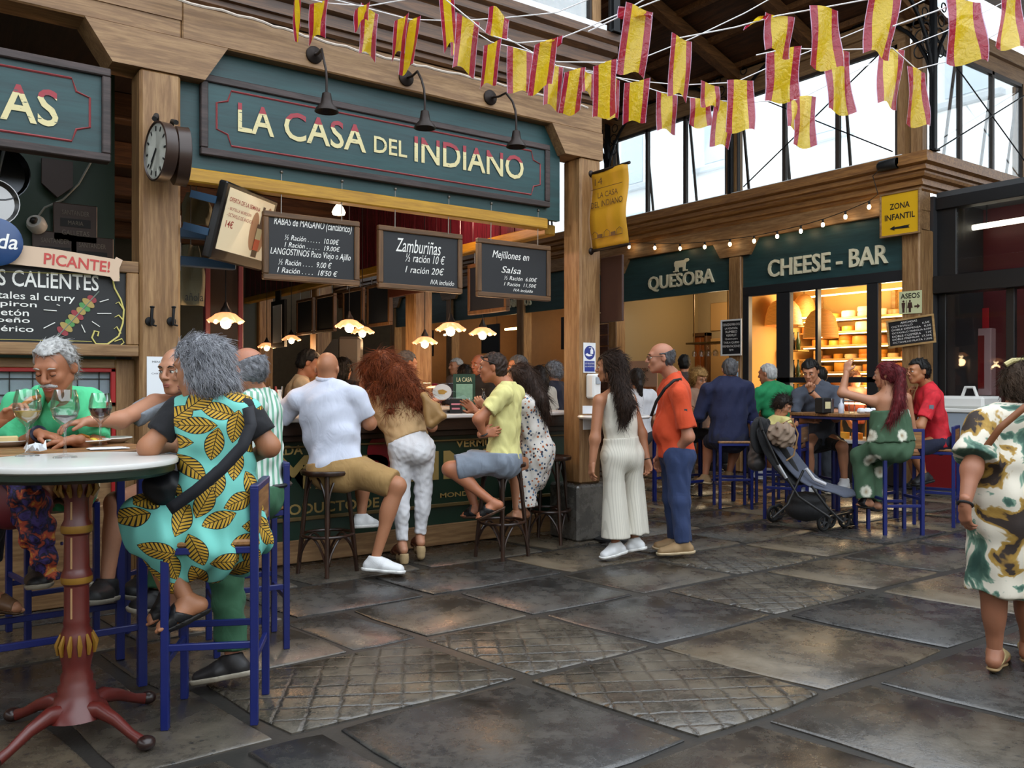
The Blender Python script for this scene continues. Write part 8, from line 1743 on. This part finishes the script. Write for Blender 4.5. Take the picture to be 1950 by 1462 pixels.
# ---------------------------------------------------------------- woman at the right edge
def camo(F, P, side, front, spine, H, torso, arm, leg):
    torso(F, .024); D = 4.17; arm(F, 'l', .028, .80, .03); arm(F, 'r', .028, .80, .03); F.cone(P['pl']+UP*.15, P['pl']-UP*.1, .16, .18, flat=(side, 1.18)); F.cone(P['pl'], W(1914, 1125, D), .175, .165, flat=(side, 1.10), ends=(0, 1)); F.cone(P['pl'], W(1948, 1128, D), .175, .165, flat=(side, 1.12), ends=(0, 1)); F.cut(P['nk']+UP*.03, spine)
r, H, P = person('woman in a white dress with brown and green flower blots walking away', 4.17, dict(hd=(1946, 736, .05), nk=(1937, 780, .02), sl=(1879, 806, .0), sr=(1996, 804, .02), el=(1850, 894, -.10), wl=(1838, 960, -.17), er=(2025, 895, .0), wr=(2030, 960, .1), pl=(1930, 945, .0), kl=(1893, 1120, .0), al=(1894, 1240, .02), tl=(1908, 1252, .26), kr=(1955, 1118, .0), ar=(1958, 1225, .1), tr=(1968, 1238, .3), hl=(1900, 965, 0), hr=(1962, 965, 0)), (.25, 1, -.05), skin='#a06c50', g=1.12, sc=.95, vox=.010,
   clothes=[dict(kind='custom', name='dress', mat=CAMO, fn=camo, fold=.006, wl=.16, vox=.009)], hair=dict(style='long', mat=hair_mat('hair_brown_grey', '#5c4a3c', '#221a14'), th=.022, N=2200, L=.06, sr=.0015, curl=.003, vox=.008, seed=14), feet=dict(style='sandal', mat=M('sandal_gold', '#a89468', .4, .3), sole=M('sandal_cork', '#8c7450', .8), straps=((.72, .03, .2), (.22, .018, -1.4))), hands=dict(l=dict(d=(.05, .1, -1), n=(1, .2, 0), t=(0, 1, 0), curl=.6)))
strap(r, [(1990, 755, 4.06), (1950, 776, 3.99), (1905, 814, 3.985), (1870, 862, 4.03)], .016, M('strap_brown', '#7c4a28', .6)); ring_at(P['wl'], P['wl']-P['el'], .032, .006, MATS['bracelet_black'], 'bracelet', r)
m = MB(); q = H(-.04, .03, .11); m.X = plane_matrix(q, RT, UP); m.tube([(-.06, 0, 0), (-.03, .02, .01), (.03, .022, .01), (.06, 0, 0)], .014, 8); o = m.build('hair_clip', M('clip_cream', '#b8ac74', .5), r, True); keep_world(o)
# ---------------------------------------------------------------- right group
r, H, P = person('broad man in a navy sweater sitting with his back to the aisle', 9.75, dict(hd=(1390, 704, .02), nk=(1386, 720, .0), sl=(1347, 742, .02), sr=(1422, 738, .0), el=(1330, 792, .08), wl=(1352, 784, .34), er=(1432, 795, .08), wr=(1408, 782, .34), pl=(1388, 832, .0), kl=(1350, 842, .32), al=(1343, 908, .26), tl=(1325, 918, .3), kr=(1402, 842, .36), ar=(1388, 902, .3), tr=(1378, 912, .4)), (.1, 1, -.15), skin=S1, g=1.18, sc=1.05, vox=.013,
   clothes=[dict(kind='shirt', name='sweater', mat=CL_('navy_sweater', '#121a3c'), sleeve=1.4, hem=-.1, fold=.006, neck=.03), dict(kind='pants', name='shorts', mat=CL_('navy_bermuda', '#10162e'), to=.9, waist=.1)], hair=dict(style='short', mat=HGD, th=.008, N=250, L=.02, sr=.002, vox=.009), feet=dict(TAN))
r, H, P = person('grey-haired man in a green polo at the far high table', 10.2, dict(hd=(1461, 712, .02), nk=(1468, 731, .0), sl=(1446, 749, -.08), sr=(1501, 745, .1), el=(1432, 795, -.05), wl=(1424, 792, .2), er=(1490, 795, .2), wr=(1460, 790, .35), pl=(1484, 825, .0), kl=(1440, 838, .2), al=(1445, 900, .2), tl=(1430, 910, .2), kr=(1460, 838, .4), ar=(1465, 895, .4), tr=(1450, 905, .4)), (-.7, .7, -.1), skin=S1, vox=.013,
   clothes=[dict(kind='shirt', name='polo_shirt', mat=CL_('green_polo', '#117a48'), sleeve=.8, hem=-.05, neck=.05), dict(kind='pants', name='shorts', mat=CL_('grey_shorts', '#5c6070'), to=.9, waist=.08)], hair=dict(style='short', mat=HW, th=.007, N=200, L=.02, sr=.002, vox=.009), feet=dict(WHSHOE))
r, H, P = person('man in a dark grey shirt resting his chin on his fist', 9.4, dict(hd=(1543, 707, -.08), nk=(1556, 731, .0), sl=(1596, 748, .0), sr=(1520, 752, -.02), el=(1592, 796, -.2), wl=(1545, 745, -.22), er=(1510, 802, -.12), wr=(1540, 800, -.32), pl=(1562, 836, .12), kl=(1604, 850, -.2), al=(1608, 915, -.15), tl=(1604, 932, -.3), kr=(1538, 852, -.3), ar=(1545, 925, -.2), tr=(1530, 938, -.35)), (-.5, -.75, -.42), skin=S2, vox=.011,
   clothes=[dict(kind='shirt', name='shirt', mat=CL_('charcoal_shirt', '#3c424e'), sleeve=.72, hem=-.06, neck=.045, fold=.006), dict(kind='pants', name='shorts', mat=CL_('black_shorts', '#121216'), to=.9, waist=.08)], hair=dict(style='short', mat=HB, th=.016, N=500, L=.04, sr=.002, vox=.008, hairline=.065), feet=dict(WHSHOE), hands=dict(l=dict(d=(-.3, -.1, .9), n=(-.5, -.6, .2), t=(0, -1, .2), curl=1.3)))
ring_at(P['wl'], P['wl']-P['el'], .032, .007, BLACKP, 'wristwatch', r)
def child_hair(root, H, P): make_hair(root, H, 'long', HD, th=.018, N=500, L=.03, sr=.002, curl=.008, vox=.008, seed=3, jit=.8, hairline=.06)
r, H, P = person('toddler with dark curls in a pale yellow shirt at the table corner', 8.9, dict(hd=(1491, 772, .0), nk=(1484, 794, .02), sl=(1498, 802, -.06), sr=(1470, 802, .06), el=(1506, 814, -.12), wl=(1514, 810, -.2), er=(1468, 818, .0), wr=(1490, 818, -.1), pl=(1480, 828, .04), kl=(1500, 838, -.1), al=(1505, 862, -.1), tl=(1515, 866, -.12), kr=(1488, 842, -.12), ar=(1492, 866, -.12), tr=(1500, 870, -.14)), (.7, -.5, -.5), skin=S2, sc=.58, vox=.010, hs=1.45, clothes=[dict(kind='shirt', name='t_shirt', mat=CL_('butter_shirt', '#c4bc7c'), sleeve=.6, hem=-.1, o=.008, neck=.02), dict(kind='pants', name='shorts', mat=CL_('child_shorts', '#3c4458'), to=.9, waist=.05, o=.006)], hair=child_hair, feet=dict(style='bare'))
def tube_top(F, P, side, front, spine, H, torso, arm, leg): torso(F, .012, top=False); F.cone(lerp(P['pl'], P['nk'], .55), lerp(P['pl'], P['nk'], .08), .12, .16, flat=(side, 1.3), ends=(0, 1)); F.cut(lerp(P['pl'], P['nk'], .64), spine); F.cut(lerp(P['pl'], P['nk'], .06), -spine)
r, H, P = person('woman with dark red ponytail and bare shoulders in a green dyed outfit', 7.98, dict(hd=(1687, 714, .02), nk=(1692, 742, .0), sl=(1662, 764, .04), sr=(1725, 758, .0), el=(1604, 748, .14), wl=(1612, 708, .16), er=(1738, 825, .06), wr=(1722, 852, .22), pl=(1698, 848, .0), kl=(1640, 868, .22), al=(1650, 950, .22), tl=(1630, 962, .26), kr=(1672, 880, .3), ar=(1665, 955, .3), tr=(1650, 968, .34)), (-.75, .6, -.05), skin='#b88464', sc=.97, vox=.010,
   clothes=[dict(kind='custom', name='strapless_top', mat=RING, fn=tube_top, fold=.006, wl=.05, dirs=(1, .3, 0)), dict(kind='pants', name='trousers', mat=RING, to=1.95, waist=.12, o=.02, wide=.04, fold=.006)],
   hair=longw(lambda H: [H(-.08, 0, .04), H(-.13, 0, .02), (1712, 765, 7.84), (1702, 790, 7.84), (1690, 806, 7.84)], [.05, .045, .045, .035, .012], HA, 800, .12, .002), feet=dict(BSAND), hands=dict(l=dict(d=(.2, .1, 1), n=(.6, .5, 0), t=(.4, -.6, 0), curl=.5)))
r, H, P = person('young man in a red football shirt leaning on the high table', 8.55, dict(hd=(1748, 707, -.02), nk=(1765, 733, .02), sl=(1776, 756, -.17), sr=(1760, 753, .16), el=(1752, 812, -.22), wl=(1716, 800, -.05), er=(1735, 800, .22), wr=(1733, 758, .12), pl=(1786, 838, .02), kl=(1738, 858, -.08), al=(1760, 905, -.08), tl=(1738, 925, -.1), kr=(1735, 860, .15), ar=(1745, 915, .15), tr=(1725, 930, .15)), (-1, -.15, -.05), skin='#b07850', vox=.010,
   clothes=[dict(kind='shirt', name='football_shirt', mat=splash_mat('red_shirt', [(.35, '#a81020'), (.6, '#c81c2c'), (.75, '#d84c50')], 14), sleeve=.72, hem=-.1, neck=.03, fold=.005), dict(kind='pants', name='shorts', mat=CL_('navy_swim', '#161c34'), to=.9, waist=.08)], hair=dict(style='short', mat=HB, th=.014, N=600, L=.03, sr=.0018, vox=.007, hairline=.07), feet=dict(style='shoe', mat=M('boot_black', '#0c0c0e', .6), sole=BLACKP), hands=dict(r=dict(d=(-.1, 0, 1), n=(.5, -.4, 0), t=(1, 0, 0), curl=.9), l=dict(curl=.5)))
m = MB(); q = lerp(P['sl'], P['el'], .35)-FW*.062; m.X = plane_matrix(q, RT, UP); m.prism([(-.022, .025), (.022, .025), (.022, -.01), (0, -.03), (-.022, -.01)], 'z', 0, .004); o = m.build('sleeve_badge', M('badge_grey', '#5c6a74', .5), r); keep_world(o)
# ---------------------------------------------------------------- people farther away
def bg(label, px, py, D, face, shirt, hair, skin=S1, pants='#20242c', h=None, arms='down', sc=1.0, glasses=None, seated=False, lean=0.0, g=1.0, lod=2, sleeve=.8, body=None):
    hd = W(px, py, D); f = (RT*face[0]+FW*face[1]+UP*0).normalized(); bf = f if body is None else (RT*body[0]+FW*body[1]).normalized(); l = UP.cross(bf)
    nk = hd-UP*.150*sc-bf*(.02+lean*.1); pl = nk-UP*.50*sc-bf*lean*.25; J = dict(hd=hd, nk=nk, sl=nk+l*.175*sc-UP*.045, sr=nk-l*.175*sc-UP*.045, pl=pl)
    for s, q in (('l', 1), ('r', -1)):
        S = J['s'+s]
        if arms == 'down': J['e'+s] = S-UP*.27*sc+l*q*.05-bf*.03; J['w'+s] = J['e'+s]-UP*.18*sc+bf*.16
        else: J['e'+s] = S-UP*.22*sc+l*q*.04+bf*.12; J['w'+s] = J['e'+s]+bf*.2+UP*.06-l*q*.06
        hp = pl+l*q*.085
        if seated: J['k'+s] = hp+bf*.38-UP*.06; J['a'+s] = J['k'+s]-UP*.36; J['t'+s] = J['a'+s]+bf*.17-UP*.07
        else: z = pl.z; J['k'+s] = Vector((hp.x, hp.y, z*.53))+bf*.01; J['a'+s] = Vector((hp.x, hp.y, .085))-bf*.02; J['t'+s] = Vector((hp.x, hp.y, .01))+bf*.17
    return person(label, D, J, (face[0], face[1], face[2] if len(face) > 2 else -.05), skin=skin, sc=sc, g=g, vox=.015, lod=lod, glasses=glasses, hair=hair,
      clothes=[dict(kind='shirt', name='shirt', mat=CL_('top_'+shirt.strip('#'), shirt), sleeve=sleeve, hem=-.08, neck=.04), dict(kind='pants', name='trousers', mat=CL_('leg_'+pants.strip('#'), pants), to=1.93, waist=.08)], feet=dict(DKSHOE))
def hs(mat, N=150, **k): return dict(dict(style='short', mat=mat, th=.010, N=N, L=.025, sr=.002, vox=.010), **k)
def lg(mat, drop=.25, N=300): return longw(lambda H: [H(-.05, 0, .02), H(-.085, 0, -.08), H(-.085, 0, -.08)-UP*drop], [.085, .075, .04], mat, N, .1, .003, .0025)
bg('bartender in a beige shirt bending over the bar beside the mint tub', 589, 692, 8.0, (.85, .2, -.35), '#b09c80', hs(HB, 300, th=.014), pants='#1a1a1c', arms='up', lean=.5, lod=1)
bg('dark-haired man working behind the bar beyond the red-haired woman', 775, 692, 8.6, (.75, .55, -.25), '#2c3038', hs(HGD, 300), arms='up', lean=.2, lod=1)
bg('person with black hair behind the bald man in white', 655, 703, 9.3, (.3, 1, -.1), '#16161a', lg(HB, .12), skin=S2)
bg('shaven man in black standing beyond the man in yellow', 912, 694, 10.4, (-.6, -.6, -.1), '#121216', None, skin='#9a6248', lod=1)
bg('man with glasses and grey stubble in a white shirt behind the floral woman', 985, 697, 9.7, (-.95, .1, -.05), '#c4c6cc', hs(HGD, 300), glasses=BLACKP, lod=1)
bg('dark-haired woman beyond the green menu card', 884, 712, 11.3, (-.2, 1, 0), '#2a2a32', lg(HD, .15), skin=S2)
bg('older man with a cap beyond the bar near the small lamp', 868, 698, 12.4, (-.6, -.4, 0), '#8c8078', hs(HW), skin=S2)
bg('grey-haired woman in navy standing beside the plank wall', 1053, 708, 11.2, (-.75, .5, -.2), '#14182c', dict(style='long', mat=HG, th=.024, N=500, L=.05, sr=.0025, curl=.004, vox=.010), skin=S2)
bg('dark-haired woman in pale blouse behind the floral woman', 1025, 716, 10.4, (-.6, .8, 0), '#b8b0a4', lg(HD, .25), skin=S2)
bg('woman in a white top with a long dark ponytail at the ledge table', 1212, 722, 10.2, (-.2, 1, -.1), '#c8c8cc', longw(lambda H: [H(-.08, 0, .0), H(-.1, 0, -.08), H(-.09, -.03, -.08)-UP*.28], [.05, .04, .015], HD, 200, .08, .001, .0025), skin=S2, seated=True)
bg('blonde woman with glasses facing the man in navy', 1331, 722, 10.9, (.45, -.85, -.25), '#8c6c58', dict(style='long', mat=HBL, th=.030, N=600, L=.07, sr=.0025, curl=.003, vox=.009), skin=S2, glasses=BRONZE, seated=True, arms='up', lod=1)
bg('black-haired man behind the blonde woman', 1303, 692, 11.8, (.2, 1, 0), '#3c2c28', hs(HB), skin=S1)
bg('shop assistant with tied brown hair behind the cheese counter', 1628, 722, 13.3, (.35, -.9, -.1), '#8c3c24', lg(hair_mat('hair_chestnut', '#6c3c20', '#2c160c'), .05, 200), skin='#c08058', lod=1)
bg('customer with dark hair by the cheese glass behind the man in grey', 1562, 716, 11.0, (.2, 1, 0), '#4c3c30', hs(HB))
bg('person in red far behind the bar glass case', 806, 713, 12.2, (-.3, -.8, 0), '#8c1828', hs(HGD), skin=S2)
